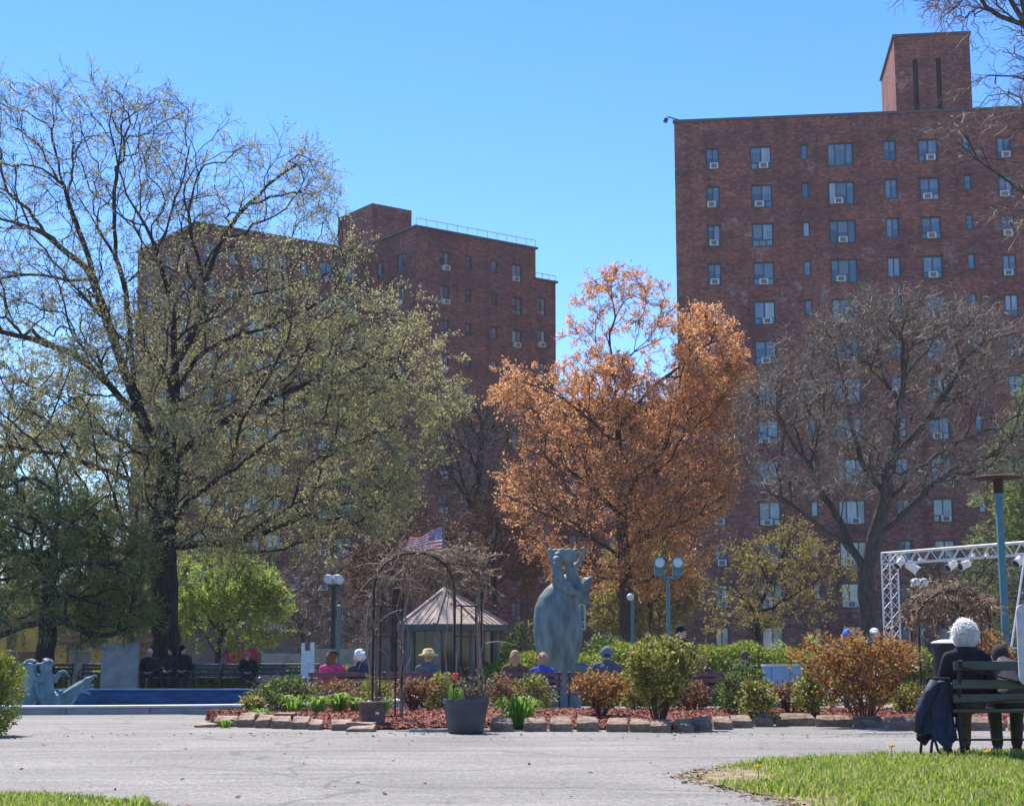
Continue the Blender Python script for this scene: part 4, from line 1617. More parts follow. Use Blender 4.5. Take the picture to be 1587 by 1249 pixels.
# ------------------------------------------------------------------ the big budding tree
tree('budding_tree', 'huge spreading tree with olive buds and a thick dark trunk behind the blue basin', 50.0,
     [(256, 1030), (256, 985), (254, 930), (252, 870), (256, 800), (262, 730), (266, 660)],
     [[(266, 660), (275, 560), (272, 468), (254, 413), (250, 380), (217, 336), (202, 277), (190, 215)],
      [(250, 380), (265, 354), (272, 321), (294, 300), (310, 230)],
      [(276, 560), (292, 520), (313, 480), (335, 461), (368, 446), (430, 436), (515, 400)],
      [(313, 480), (318, 431), (331, 395), (350, 358), (368, 328), (405, 291), (442, 256)],
      [(318, 431), (300, 380), (305, 330), (340, 260)],
      [(256, 720), (225, 660), (207, 610), (176, 522), (158, 470), (130, 370), (100, 290), (85, 220)],
      [(207, 610), (204, 530), (199, 483), (191, 431), (180, 395), (158, 365), (132, 325), (100, 270)],
      [(180, 395), (181, 321), (199, 270), (210, 200)],
      [(145, 425), (90, 380), (40, 340), (-30, 320)],
      [(130, 440), (60, 430), (0, 450), (-50, 470)],
      [(225, 660), (167, 592), (123, 553), (60, 528), (-30, 515)],
      [(264, 720), (290, 690), (334, 658), (396, 632), (462, 597), (560, 570), (640, 550)],
      [(272, 610), (308, 548), (352, 526), (418, 509), (500, 470), (570, 430)],
      [(270, 630), (330, 595), (374, 583), (470, 540)],
      [(262, 750), (300, 736), (352, 731), (414, 751), (500, 745)],
      [(258, 845), (310, 842), (370, 838), (418, 812), (484, 786), (560, 760), (640, 735)],
      [(252, 870), (225, 862), (198, 856), (163, 848), (120, 850)],
      [(200, 856), (203, 830), (206, 812)],
      [(255, 760), (220, 748), (185, 738), (132, 716), (88, 698), (20, 690)]],
     [(-90, 200), (-20, 140), (30, 122), (110, 150), (200, 138), (300, 162), (372, 212), (425, 235), (490, 206), (505, 262), (522, 330), (562, 372), (590, 425), (660, 478), (670, 520), (700, 545), (690, 590), (712, 610), (670, 680), (672, 730), (630, 760), (600, 815), (500, 850), (380, 868), (280, 850), (200, 850), (120, 842), (20, 800), (-90, 740)],
     3300, 0.42, 'bark_dark', 'twig_grey', 'leaf_olive', 0.75, 0.075, 0.042, r_tip=0.0065, p=2.02, gap=0.25,
     twig=dict(n=7, length=0.66, r=0.0048, curl=0.18), extra=0.75, seed=3, depth=0.62,
     keep=lambda P: 0.30 + 0.85 * smooth01(13.5, 8.0, P[:, 2]) + 0.45 * smooth01(-9, -3, P[:, 0]), hang=0.05)

# ------------------------------------------------------------------ copper tree
tree('copper_tree', 'budding tree with coppery orange young leaves behind the large sculpture', 60.0,
     [(971, 1030), (971, 950), (969, 880), (964, 800), (960, 720), (957, 650), (955, 600)],
     [[(955, 600), (952, 560), (948, 530), (935, 490), (930, 450)],
      [(953, 575), (975, 545), (1010, 525), (1040, 510)],
      [(957, 660), (1000, 610), (1050, 570), (1100, 530)],
      [(958, 690), (900, 640), (850, 610), (800, 595)],
      [(962, 780), (1020, 730), (1080, 690)],
      [(963, 800), (900, 740), (840, 710)],
      [(966, 850), (1020, 825), (1080, 800)],
      [(967, 865), (905, 830), (840, 800), (800, 790)],
      [(968, 880), (920, 880), (870, 870)],
      [(968, 880), (1010, 870), (1060, 865)]],
     [(935, 425), (970, 418), (1010, 432), (1045, 462), (1052, 500), (1095, 478), (1140, 525), (1150, 590), (1118, 640), (1142, 700), (1128, 780), (1108, 850), (1070, 900), (1015, 925), (985, 905), (950, 900), (900, 910), (860, 890), (815, 850), (770, 800), (792, 710), (830, 655), (768, 612), (782, 578), (850, 592), (895, 560), (882, 505), (903, 452)],
     1900, 0.26, 'bark_brown', 'twig_red', 'leaf_copper', 0.80, 0.095, 0.048, r_tip=0.008, p=2.05, gap=0.12,
     twig=dict(n=6, length=0.5, r=0.006, curl=0.2), extra=1.0, seed=5, depth=0.75,
     keep=lambda P: 0.90 + 0.9 * smooth01(9.3, 11.2, P[:, 2]) + 0.3 * smooth01(5.5, 7.5, P[:, 0]))

# ------------------------------------------------------------------ bare tree before the tall slab
tree('bare_tree', 'leafless grey tree with wide forked limbs in front of the tall brick slab', 52.0,
     [(1348, 1030), (1346, 980), (1343, 930), (1340, 880)],
     [[(1340, 880), (1307, 843), (1271, 812), (1213, 780), (1163, 749), (1145, 709), (1140, 670)],
      [(1325, 862), (1307, 807), (1293, 780), (1266, 727), (1257, 682), (1235, 620), (1215, 580)],
      [(1342, 890), (1352, 843), (1365, 790), (1366, 754), (1378, 718), (1388, 628), (1395, 540)],
      [(1366, 760), (1343, 727), (1329, 673), (1320, 580), (1300, 520)],
      [(1368, 785), (1410, 749), (1446, 709), (1495, 682), (1560, 650)],
      [(1355, 838), (1401, 794), (1423, 772), (1468, 727), (1520, 715)],
      [(1271, 812), (1240, 800), (1190, 800)],
      [(1378, 718), (1430, 660), (1470, 600), (1500, 540)],
      [(1266, 727), (1220, 700), (1180, 640)]],
     [(1120, 700), (1160, 640), (1150, 600), (1205, 570), (1200, 530), (1250, 520), (1262, 470), (1310, 480), (1340, 448), (1390, 470), (1435, 440), (1470, 475), (1520, 465), (1560, 505), (1640, 540), (1680, 640), (1620, 720), (1540, 750), (1470, 765), (1380, 760), (1300, 765), (1210, 775), (1150, 745)],
     1450, 0.27, 'bark_grey', 'twig_pale', None, r_tip=0.0075, p=2.02,
     twig=dict(n=8, length=0.55, r=0.0075, curl=0.5, k=5, spread=0.9), extra=0.95, seed=8, depth=0.7, wiggle=0.2, up=0.05)

# ------------------------------------------------------------------ near tree whose bare twigs reach in at the top corner
tree('overhanging_tree', 'bare tree with pale twigs reaching in across the top corner of the sky', 30.0,
     [(1830, 1100), (1825, 800), (1815, 500), (1800, 250)],
     [[(1800, 260), (1700, 150), (1620, 100), (1560, 60), (1500, 22), (1440, 2)],
      [(1815, 380), (1700, 280), (1620, 225), (1545, 200), (1490, 212)],
      [(1810, 300), (1700, 200), (1620, 150), (1560, 118), (1515, 128)],
      [(1700, 150), (1640, 20), (1590, -60)],
      [(1620, 100), (1560, 10), (1500, -40)],
      [(1825, 600), (1740, 420), (1660, 330), (1600, 290)]],
     [(1385, 5), (1430, -30), (1470, 30), (1520, 60), (1525, 110), (1480, 150), (1500, 190), (1450, 215), (1510, 235), (1560, 225), (1580, 290), (1540, 330), (1640, 380), (1780, 300), (1850, 150), (1800, -150), (1600, -200), (1470, -100)],
     820, 0.17, 'bark_grey', 'twig_pale', None,
     twig=dict(n=6, length=0.55, r=0.0055, curl=0.45, k=5, spread=0.8), extra=0.7, seed=12, depth=0.5, hang=0.2, r_tip=0.0055, wiggle=0.12)

# ------------------------------------------------------------------ white pine
tree('pine_tree', 'dark pine with leaning trunk and layered green boughs beside the big tree', 47.0,
     [(70, 1035), (72, 980), (78, 900), (85, 830), (93, 780), (88, 725), (60, 690), (20, 655), (-30, 620)],
     [[(88, 725), (110, 660), (130, 600)],
      [(85, 830), (50, 800), (0, 790), (-50, 790)],
      [(84, 845), (130, 800), (180, 770)],
      [(80, 890), (130, 870), (200, 885), (235, 905)],
      [(79, 900), (40, 905), (0, 925)],
      [(77, 925), (130, 925), (200, 945)],
      [(75, 960), (30, 970), (-20, 985)],
      [(76, 950), (120, 975), (180, 985)],
      [(50, 685), (90, 640), (110, 570)],
      [(20, 655), (40, 600), (50, 550)],
      [(82, 860), (30, 850), (-30, 860)]],
     [(-110, 740), (-20, 730), (50, 740), (110, 765), (160, 795), (195, 825), (225, 860), (240, 905), (225, 960), (190, 985), (120, 1000), (95, 980), (60, 985), (0, 985), (-110, 985)],
     340, 0.26, 'bark_dark', 'twig_dark', 'needle', 1.15, 0.24, 0.024,
     twig=dict(n=7, length=0.6, r=0.007, curl=0.2, spread=1.0), extra=0.6, seed=15, depth=0.6, up=-0.05, hang=-0.1, bf=0.15)

# ------------------------------------------------------------------ lime-green small tree
tree('lime_green_tree', 'small round tree in fresh lime green leaf beside the big dark trunk', 58.0,
     [(338, 1035), (338, 1010), (340, 985)],
     [[(340, 985), (320, 950), (300, 915)], [(340, 985), (350, 930), (355, 890)], [(341, 980), (385, 950), (420, 930)], [(340, 990), (300, 975), (280, 960)], [(341, 985), (380, 985), (425, 975)]],
     [(268, 880), (300, 858), (350, 855), (395, 870), (425, 900), (448, 945), (440, 978), (400, 1003), (350, 1008), (300, 1000), (268, 965), (255, 920)],
     520, 0.10, 'bark_brown', 'twig_grey', 'leaf_lime', 1.15, 0.085, 0.05,
     twig=dict(n=6, length=0.36, r=0.005, curl=0.2), extra=0.7, seed=18, depth=0.8)

# ------------------------------------------------------------------ other background trees
tree('bare_tree', 'dark bare tree in shade between the brick block and the copper tree', 78.0,
     [(742, 1035), (742, 900), (738, 800)],
     [[(738, 800), (715, 740), (700, 680)], [(738, 800), (770, 760), (800, 740)], [(737, 790), (745, 720), (750, 650)], [(725, 770), (690, 740), (670, 700)]],
     [(680, 640), (720, 610), (770, 625), (815, 680), (825, 740), (800, 800), (740, 830), (690, 800), (665, 720)],
     420, 0.2, 'bark_dark', 'twig_grey', None, twig=dict(n=7, length=0.7, r=0.009, curl=0.4), extra=0.8, seed=21, depth=0.7)
tree('weeping_tree', 'bare weeping tree with drooping russet twigs over the kiosk roof', 57.0,
     [(610, 1035), (612, 960), (615, 900)],
     [[(615, 900), (590, 860), (560, 850)], [(615, 900), (640, 850), (680, 830)], [(614, 905), (600, 850), (600, 820)], [(640, 850), (700, 830), (740, 850)]],
     [(535, 880), (560, 835), (610, 815), (670, 812), (730, 830), (750, 880), (720, 930), (640, 940), (560, 930)],
     520, 0.13, 'bark_brown', 'twig_red', 'leaf_dry', 0.12, 0.07, 0.04, twig=dict(n=8, length=0.55, r=0.007, curl=0.35), extra=1.0, seed=24, depth=0.8, hang=0.5)
tree('weeping_tree', 'bare purplish brown tree between the kiosk and the copper tree', 66.0,
     [(768, 1035), (768, 950), (765, 890)],
     [[(765, 890), (735, 840), (705, 815)], [(765, 890), (790, 840), (810, 815)], [(765, 890), (765, 830), (760, 795)]],
     [(680, 840), (710, 795), (760, 778), (815, 795), (840, 850), (830, 920), (780, 945), (720, 930)],
     480, 0.13, 'bark_brown', 'twig_red', None, twig=dict(n=8, length=0.6, r=0.008, curl=0.35), extra=1.0, seed=27, depth=0.8, hang=0.3)
tree('dogwood_tree', 'small spreading tree with tiered mustard yellow blossom before the brick slab', 62.0,
     [(1176, 1035), (1174, 985), (1172, 950)],
     [[(1172, 950), (1140, 915), (1110, 890)], [(1172, 950), (1195, 900), (1215, 850)], [(1172, 955), (1230, 920), (1290, 880)], [(1173, 965), (1120, 955), (1085, 950)], [(1173, 965), (1240, 955), (1290, 935)]],
     [(1082, 930), (1095, 885), (1130, 850), (1200, 838), (1235, 812), (1262, 840), (1310, 855), (1318, 895), (1285, 915), (1300, 945), (1230, 965), (1150, 975), (1085, 975)],
     250, 0.11, 'bark_dark', 'twig_grey', 'leaf_mustard', 0.6, 0.085, 0.05, twig=dict(n=6, length=0.5, r=0.006, curl=0.25, spread=1.1), extra=0.8, seed=30, depth=0.8, up=0.0)
tree('evergreen_tree', 'dark green conifer at the shaded end of the brick slab', 80.0,
     [(1625, 1040), (1620, 900), (1612, 760), (1605, 640)],
     [[(1612, 760), (1570, 770)], [(1618, 850), (1550, 860)], [(1620, 900), (1530, 910)], [(1608, 700), (1650, 720)], [(1618, 850), (1690, 870)]],
     [(1560, 700), (1600, 600), (1650, 640), (1700, 760), (1720, 940), (1640, 985), (1540, 975), (1510, 900), (1530, 780)],
     420, 0.2, 'bark_dark', 'twig_dark', 'needle', 1.0, 0.34, 0.05, twig=dict(n=7, length=0.8, r=0.009, spread=1.0), extra=0.4, seed=33, depth=0.8, up=-0.05)
tree('bare_shrub_tree', 'pale grey leafless thicket with layered twigs behind the four-globe lamp', 64.0,
     [(470, 1035), (470, 1000), (468, 970)],
     [[(468, 970), (430, 930), (400, 915)], [(468, 970), (500, 920), (540, 900)], [(468, 975), (520, 965), (570, 955)], [(468, 975), (440, 975), (410, 980)]],
     [(395, 960), (400, 900), (450, 870), (520, 868), (570, 890), (590, 940), (580, 990), (500, 1008), (420, 1005)],
     420, 0.09, 'bark_grey', 'twig_pale', None, twig=dict(n=7, length=0.55, r=0.008, curl=0.4, spread=1.1), extra=0.8, seed=36, depth=0.8, up=0.0)
tree('bare_shrub_tree', 'leafless tangled branches low beside the stage truss', 58.0,
     [(1500, 1035), (1498, 990), (1490, 950)],
     [[(1490, 950), (1450, 900), (1400, 880)], [(1490, 950), (1510, 900), (1540, 870)], [(1492, 955), (1540, 930), (1580, 920)]],
     [(1390, 900), (1430, 860), (1500, 845), (1570, 860), (1620, 900), (1600, 960), (1520, 985), (1420, 970)],
     260, 0.10, 'bark_dark', 'twig_grey', None, twig=dict(n=7, length=0.6, r=0.007, curl=0.5, spread=1.0), extra=0.6, seed=39, depth=0.7)
tree('green_tree', 'pale green young tree seen behind the pine boughs', 66.0,
     [(205, 1035), (205, 980), (203, 940)],
     [[(203, 940), (180, 900), (160, 880)], [(203, 940), (225, 900), (235, 870)]],
     [(120, 900), (160, 850), (220, 845), (262, 880), (268, 950), (240, 985), (170, 985), (130, 960)],
     320, 0.09, 'bark_dark', 'twig_grey', 'leaf_green', 1.0, 0.10, 0.06, twig=dict(n=6, length=0.45, r=0.006), extra=0.6, seed=42, depth=0.8)
tree('green_tree', 'yellowish young tree behind the copper tree trunk', 72.0,
     [(1010, 1035), (1010, 980), (1008, 940)],
     [[(1008, 940), (985, 900), (960, 870)], [(1008, 940), (1035, 900), (1050, 870)]],
     [(920, 900), (960, 850), (1040, 845), (1075, 890), (1070, 950), (1040, 990), (960, 990), (925, 960)],
     380, 0.10, 'bark_brown', 'twig_grey', 'leaf_mustard', 1.3, 0.11, 0.07, twig=dict(n=6, length=0.45, r=0.006), extra=0.6, seed=45, depth=0.8)

tree('green_tree', 'olive budding tree filling the gap behind the leaning pine', 66.0,
     [(-10, 1035), (-8, 900), (-5, 780)],
     [[(-5, 780), (40, 700), (80, 640)], [(-5, 800), (-60, 700), (-80, 620)], [(-5, 780), (10, 680), (20, 590)], [(-7, 850), (60, 800), (130, 770)]],
     [(-140, 700), (-80, 590), (0, 545), (90, 570), (150, 640), (190, 740), (185, 860), (120, 930), (0, 950), (-140, 930)],
     620, 0.24, 'bark_dark', 'twig_grey', 'leaf_olive', 0.8, 0.12, 0.07, twig=dict(n=6, length=0.7, r=0.008), extra=0.6, seed=48, depth=0.7)
tree('evergreen_tree', 'dark green evergreen low behind the ochre panels', 90.0,
     [(60, 1035), (60, 960), (60, 900)],
     [[(60, 930), (10, 900)], [(60, 930), (110, 900)], [(60, 910), (60, 860)]],
     [(-80, 960), (-40, 880), (40, 840), (120, 850), (200, 880), (230, 950), (180, 985), (0, 985)],
     260, 0.15, 'bark_dark', 'twig_dark', 'needle', 1.1, 0.4, 0.07, twig=dict(n=7, length=0.8, r=0.009, spread=1.0), extra=0.4, seed=51, depth=0.7)
# ================================================================== shrubs and border plants
def shrub(label, px, base_y, hw_px, top_y, mat, style='round', n=1500, ll=0.055, lw=0.03, name='shrub', Y=None, zb=None, seed=None, group='shrubs in the flower bed', twig='twig_red', bare=0.0):
    global rng
    seed = seed or int(px * 7 + base_y)
    rng = np.random.default_rng(seed)
    if Y is None:
        p = ground(px, base_y, 0.13)
        z0 = bed_z(p[0], p[1])
    else:
        p = at(px, base_y, Y)
        z0 = 0.0 if zb is None else zb
    top = at(px, top_y, p[1])
    H = top[2] - z0
    Wd = abs(at(px + hw_px, base_y, p[1])[0] - p[0]) * 1.06
    s = thing(name, label, 'shrub', (p[0], p[1], z0 - 0.01), 0, group)
    # crown profile: radius over height
    if style == 'vase':
        prof = [(0.0, 0.12), (0.2, 0.38), (0.45, 0.68), (0.68, 0.92), (0.85, 1.0), (0.95, 0.86), (1.0, 0.6)]
        lo = 0.24
    elif style == 'round':
        prof = [(0.0, 0.45), (0.2, 0.80), (0.45, 1.0), (0.7, 0.92), (0.9, 0.62), (1.0, 0.25)]
        lo = 0.10
    else:
        prof = [(0.0, 0.60), (0.2, 0.90), (0.5, 1.0), (0.75, 0.85), (0.92, 0.5), (1.0, 0.2)]
        lo = 0.02
    hz, rr = zip(*prof)
    # stems
    ns = 20 if style == 'vase' else 12
    k = 5
    ang = rng.random(ns) * 2 * np.pi
    rad = np.sqrt(rng.random(ns)) * Wd * 0.85
    tipz = H * rng.uniform(0.6, 0.95, ns)
    t = np.linspace(0, 1, k)
    X = (np.cos(ang) * rad)[:, None] * (t ** 1.1)[None] + (np.cos(ang) * 0.05)[:, None]
    Yv = (np.sin(ang) * rad)[:, None] * (t ** 1.1)[None] + (np.sin(ang) * 0.05)[:, None]
    Z = tipz[:, None] * (t ** 0.85)[None]
    P = np.stack([X, Yv, Z], 2) + rng.normal(0, 0.012, (ns, k, 3))
    rad0 = 0.011 * (0.7 + H * 0.5)
    V, F = sweep(P, np.broadcast_to(np.linspace(rad0, rad0 * 0.45, k)[None], (ns, k)).copy(), 5)
    side_n = ns * 8
    si = rng.integers(0, ns, side_n)
    sk = rng.integers(1, k, side_n)
    p0 = P[si, sk]
    d = rng.normal(size=(side_n, 3)) * np.array([1, 1, 0.5]) + np.array([0, 0, 0.5])
    d /= np.linalg.norm(d, axis=1, keepdims=True)
    L = Wd * rng.uniform(0.2, 0.5, side_n)
    P2 = p0[:, None, :] + d[:, None, :] * (L[:, None, None] * np.linspace(0, 1, 3)[None, :, None])
    V2, F2 = sweep(P2, np.broadcast_to(np.array([rad0 * 0.5, rad0 * 0.4, rad0 * 0.25])[None], (side_n, 3)).copy(), 3)
    mesh_np('stems', np.vstack([V, V2]), np.vstack([F, F2 + len(V)]), twig, s)
    # leaf whorls: clumps of leaves, mostly near the outside of the crown
    nc = n // 9
    u = lo + (1 - lo) * rng.random(nc) ** (0.6 if style == 'vase' else 0.85)
    ph = rng.random(nc) * 2 * np.pi
    lump = 0.96 + 0.20 * np.sin(ph * 3 + seed) + 0.17 * np.sin(ph * 5 + u * 9 + seed * 2) + rng.normal(0, 0.07, nc)
    rmax = np.interp(u, hz, rr) * Wd * lump
    q = rmax * (1 - 0.55 * rng.random(nc) ** 2.0)
    C = np.stack([np.cos(ph) * q, np.sin(ph) * q * 0.9, u * H * (0.97 + 0.09 * np.sin(ph * 2 + seed) * np.cos(ph * 3) + rng.normal(0, 0.05, nc))], 1)
    C = C[rng.random(len(C)) > bare]
    nd = C / (np.array([Wd, Wd, H])) - np.array([0, 0, 0.35])
    nd /= np.linalg.norm(nd, axis=1, keepdims=True) + 1e-9
    m = 9
    Pl = np.repeat(C, m, 0) + rng.normal(0, ll * 0.55, (len(C) * m, 3))
    Dl = np.repeat(nd + np.array([0, 0, 0.4]), m, 0)
    V, F = leaf_quads(Pl, Dl, ll, lw, 0.8)
    V[:, 2] = np.maximum(V[:, 2], 0.015)
    mesh_np('foliage', V, F, mat, s)
    return s

S = shrub
S('low dark green shrub with yellowish tips at the basin end of the bed', 436, 1103, 45, 1053, 'leaf_green', n=2600)
S('sparse yellowish shrub trailing at the tip of the bed', 392, 1106, 16, 1080, 'leaf_yellowgreen', n=500)
S('russet shrub in front of the woman in pink', 520, 1096, 37, 1056, 'leaf_rust', n=2000)
S('pale variegated shrub left of the rose arch posts', 577, 1094, 33, 1051, 'leaf_yellowgreen', n=1700)
S('rust coloured shrub framed by the rose arch', 641, 1102, 26, 1056, 'leaf_rust', 'vase', n=1300)
S('yellow-green shrub just behind the big pot', 686, 1100, 30, 1046, 'leaf_yellowgreen', n=1700)
S('russet shrub in front of the fair-haired pair', 778, 1092, 27, 1048, 'leaf_rust', n=1500)
S('yellow-green shrub behind the lily clump by the pot', 825, 1096, 31, 1050, 'leaf_yellowgreen', n=1700)
S('orange and green shrub in front of the man in the cap', 932, 1110, 36, 1046, 'leaf_bronze', 'vase', n=1900)
S('small yellow shrub touching the big vase-shaped bush', 985, 1102, 22, 1056, 'leaf_yellowgreen', n=900)
S('tall vase-shaped bush with yellow-green top and dark stems', 1023, 1115, 52, 998, 'leaf_yellowgreen', 'vase', n=5200, ll=0.06, lw=0.034)
S('low russet shrub close by the tall vase-shaped bush', 1071, 1102, 24, 1058, 'leaf_rust', n=1200)
S('rounded green shrub with brownish crown in mid bed', 1150, 1106, 37, 1036, 'leaf_green', n=2600)
S('bright light green low shrub in mid bed', 1173, 1110, 27, 1057, 'leaf_yellowgreen', n=1500)
S('small russet twiggy shrub before the blue drum', 1224, 1105, 27, 1060, 'leaf_rust', 'vase', n=1000)
S('green and yellow shrub merging into the large bronze bush', 1262, 1107, 29, 1036, 'leaf_yellowgreen', n=1900)
S('large bronze orange bush with many bare stems near the bench', 1340, 1112, 80, 992, 'leaf_bronze', 'vase', n=7000, ll=0.06, lw=0.034)
S('small straw yellow shrub between the bronze bush and the bench', 1406, 1106, 24, 1062, 'leaf_yellowgreen', n=800)
S('orange shrub behind the white-haired woman', 1545, 1090, 40, 984, 'leaf_bronze', n=2600, Y=27.0, zb=0.0, group=None)
S('clipped yellow-green conifer at the edge of the path', -22, 1140, 44, 1003, 'needle_yellow', 'dome', n=9000, ll=0.05, lw=0.018, Y=20.2, zb=0.0, group=None)
S('dark glossy rhododendron with pale tips beside the sculpture', 803, 1035, 38, 975, 'leaf_green', n=2400, ll=0.11, lw=0.05, Y=44.0, zb=0.0, group=None)
S('dark rhododendron behind the sculpture base', 935, 1035, 34, 985, 'leaf_green', n=1700, ll=0.11, lw=0.05, Y=46.0, zb=0.0, group=None)
S('pale flowering bush on the hedge line before the brick slab', 1262, 1030, 17, 990, 'leaf_lime', n=700, ll=0.09, lw=0.06, Y=48.0, zb=0.0, group=None)
S('small pale green bush at the hedge beside the flowering bush', 1205, 1030, 16, 998, 'leaf_lime', n=600, ll=0.08, lw=0.05, Y=48.0, zb=0.0, group=None)

def clump(label, px, base_y, w_px, h_px, n, mat='leaf_lily', broad=0.016, name='lily_clump'):
    global rng
    rng = np.random.default_rng(int(px * 3 + base_y))
    p = ground(px, base_y, 0.10)
    z0 = bed_z(p[0], p[1])
    Wd = abs(at(px + w_px / 2, base_y, p[1])[0] - p[0])
    H = at(px, base_y - h_px, p[1])[2] - at(px, base_y, p[1])[2]
    t = thing(name, label, 'plant', (p[0], p[1], z0 - 0.01), 0, 'strap-leaved plants in the bed')
    k = 6
    a = rng.random(n) * 6.283
    r0 = rng.random(n) * Wd * 0.55
    reach = Wd * rng.uniform(0.35, 1.0, n)
    hh = H * rng.uniform(0.6, 1.25, n)
    s = np.linspace(0, 1, k)
    rx = r0[:, None] + reach[:, None] * s[None] ** 1.3
    z = hh[:, None] * np.sin(s * 2.35)[None] / math.sin(math.pi / 2)
    C = np.stack([np.cos(a)[:, None] * rx, np.sin(a)[:, None] * rx * 0.8, z], 2)
    wv = np.stack([-np.sin(a), np.cos(a), np.zeros(n)], 1)[:, None, :] * (broad * np.array([0.7, 1, 1, 0.9, 0.6, 0.12]))[None, :, None]
    V = np.stack([C - wv, C + wv], 2).reshape(-1, 3)
    F = []
    i = np.arange(n)[:, None] * k * 2
    j = np.arange(k - 1)[None] * 2
    b = (i + j)
    F = np.stack([b, b + 1, b + 3, b + 2], -1).reshape(-1, 4)
    mesh_np('leaves', V, F, mat, t)
    return t
clump('broad bright green lily clump right beside the big pot', 803, 1117, 84, 40, 120)
clump('small tuft of grassy leaves at the very tip of the bed', 349, 1116, 30, 12, 40, broad=0.01)
clump('grassy light green clump on the flat stones', 402, 1113, 40, 18, 60, broad=0.011)
clump('grassy green clump under the dark green shrub', 452, 1108, 52, 24, 80, broad=0.012)
clump('low lily clump before the russet shrub', 492, 1109, 42, 22, 70)
clump('middle lily clump before the variegated shrub', 525, 1108, 44, 26, 80)
clump('lily clump touching the brown tub', 552, 1108, 34, 20, 60)
clump('thin green leaves growing at the foot of the arch', 597, 1112, 24, 24, 26, broad=0.01)

def hedge():
    global rng
    rng = np.random.default_rng(77)
    for lab, x0, x1, Y, prof, n in [
        ('low bright green yew hedge behind the red benches', 742, 1262, 40.0, [(742, 1040), (775, 1022), (830, 1018), (880, 1016), (905, 1012), (950, 1002), (1000, 1001), (1080, 1003), (1130, 1000), (1180, 1004), (1262, 1006)], 26000),
        ('short stretch of bright green hedge beside the stage truss', 1375, 1432, 41.0, [(1375, 1006), (1400, 1004), (1432, 1007)], 3600)]:
        c = at((x0 + x1) / 2, 1030, Y)
        t = thing('yew_hedge', lab, 'hedge', (c[0], Y, gz(c[0], Y)), 0)
        xs = np.array([at(p[0], p[1], Y)[0] for p in prof])
        hs = np.array([at(p[0], p[1], Y)[2] - gz(0, Y) for p in prof])
        V, F = [], []
        m = 60
        prof2 = [(-1.0, 0.0), (-1.0, 0.45), (-0.8, 0.82), (-0.3, 0.97), (0.3, 0.97), (0.8, 0.82), (1.0, 0.45), (1.0, 0.0)]
        for i in range(m):
            x = xs[0] + (xs[-1] - xs[0]) * i / (m - 1)
            h = np.interp(x, xs, hs) * 0.93
            for d, z in prof2:
                V.append((x - c[0], d * 0.85 + rng.normal(0, 0.03), z * h + rng.normal(0, 0.02)))
        k = len(prof2)
        for i in range(m - 1):
            for j in range(k - 1):
                F.append((i * k + j, (i + 1) * k + j, (i + 1) * k + j + 1, i * k + j + 1))
        mesh_np('inner_growth', V, F, 'leaf_green', t, True)
        x = rng.uniform(xs[0], xs[-1], n)
        th = rng.uniform(0, math.pi, n)
        h = np.interp(x, xs, hs)
        bump = 1 + 0.10 * np.sin(x * 4.1) * np.sin(x * 1.7 + 1)
        y = -np.cos(th) * 0.95 * (0.8 + 0.2 * rng.random(n))
        z = np.sin(th) ** 0.5 * h * bump * (0.9 + 0.1 * rng.random(n))
        P = np.stack([x - c[0], y, z], 1)
        D = np.stack([rng.normal(0, 0.4, n), -np.cos(th), np.sin(th) + 0.5], 1)
        D[:, 0] += rng.choice([-1.2, 1.2], n)
        V, F = leaf_quads(P, D, 0.10, 0.035, 0.7)
        mesh_np('foliage', V, F, 'leaf_yew', t)
hedge()

def shade_strip():  # added hedge shape, a dark strip standing in for the trees' shade
    global rng
    rng = np.random.default_rng(79)
    Y = 56.0
    a, b = at(-90, 1030, Y)[0], at(560, 1030, Y)[0]
    t = thing('shade_strip', 'added low dark hedge form standing in for tree shade behind the far benches', 'hedge', ((a + b) / 2, Y, 0))
    n = 9000
    L = b - a
    x = rng.uniform(-L / 2, L / 2, n)
    th = rng.uniform(0, math.pi, n)
    h = 0.62 + 0.12 * np.sin(x * 0.9) * np.sin(x * 2.3)
    P = np.stack([x, -np.cos(th) * 0.6, np.sin(th) ** 0.5 * h * (0.9 + 0.15 * rng.random(n))], 1)
    V, F = leaf_quads(P, np.stack([rng.normal(0, 0.4, n), -np.cos(th), np.sin(th) + 0.4], 1), 0.2, 0.09, 0.7)
    mesh_np('foliage', V, F, 'needle', t)
    MB().box((0, 0, 0.26), (L, 0.9, 0.52)).build('inner_growth', 'needle', t)
shade_strip()
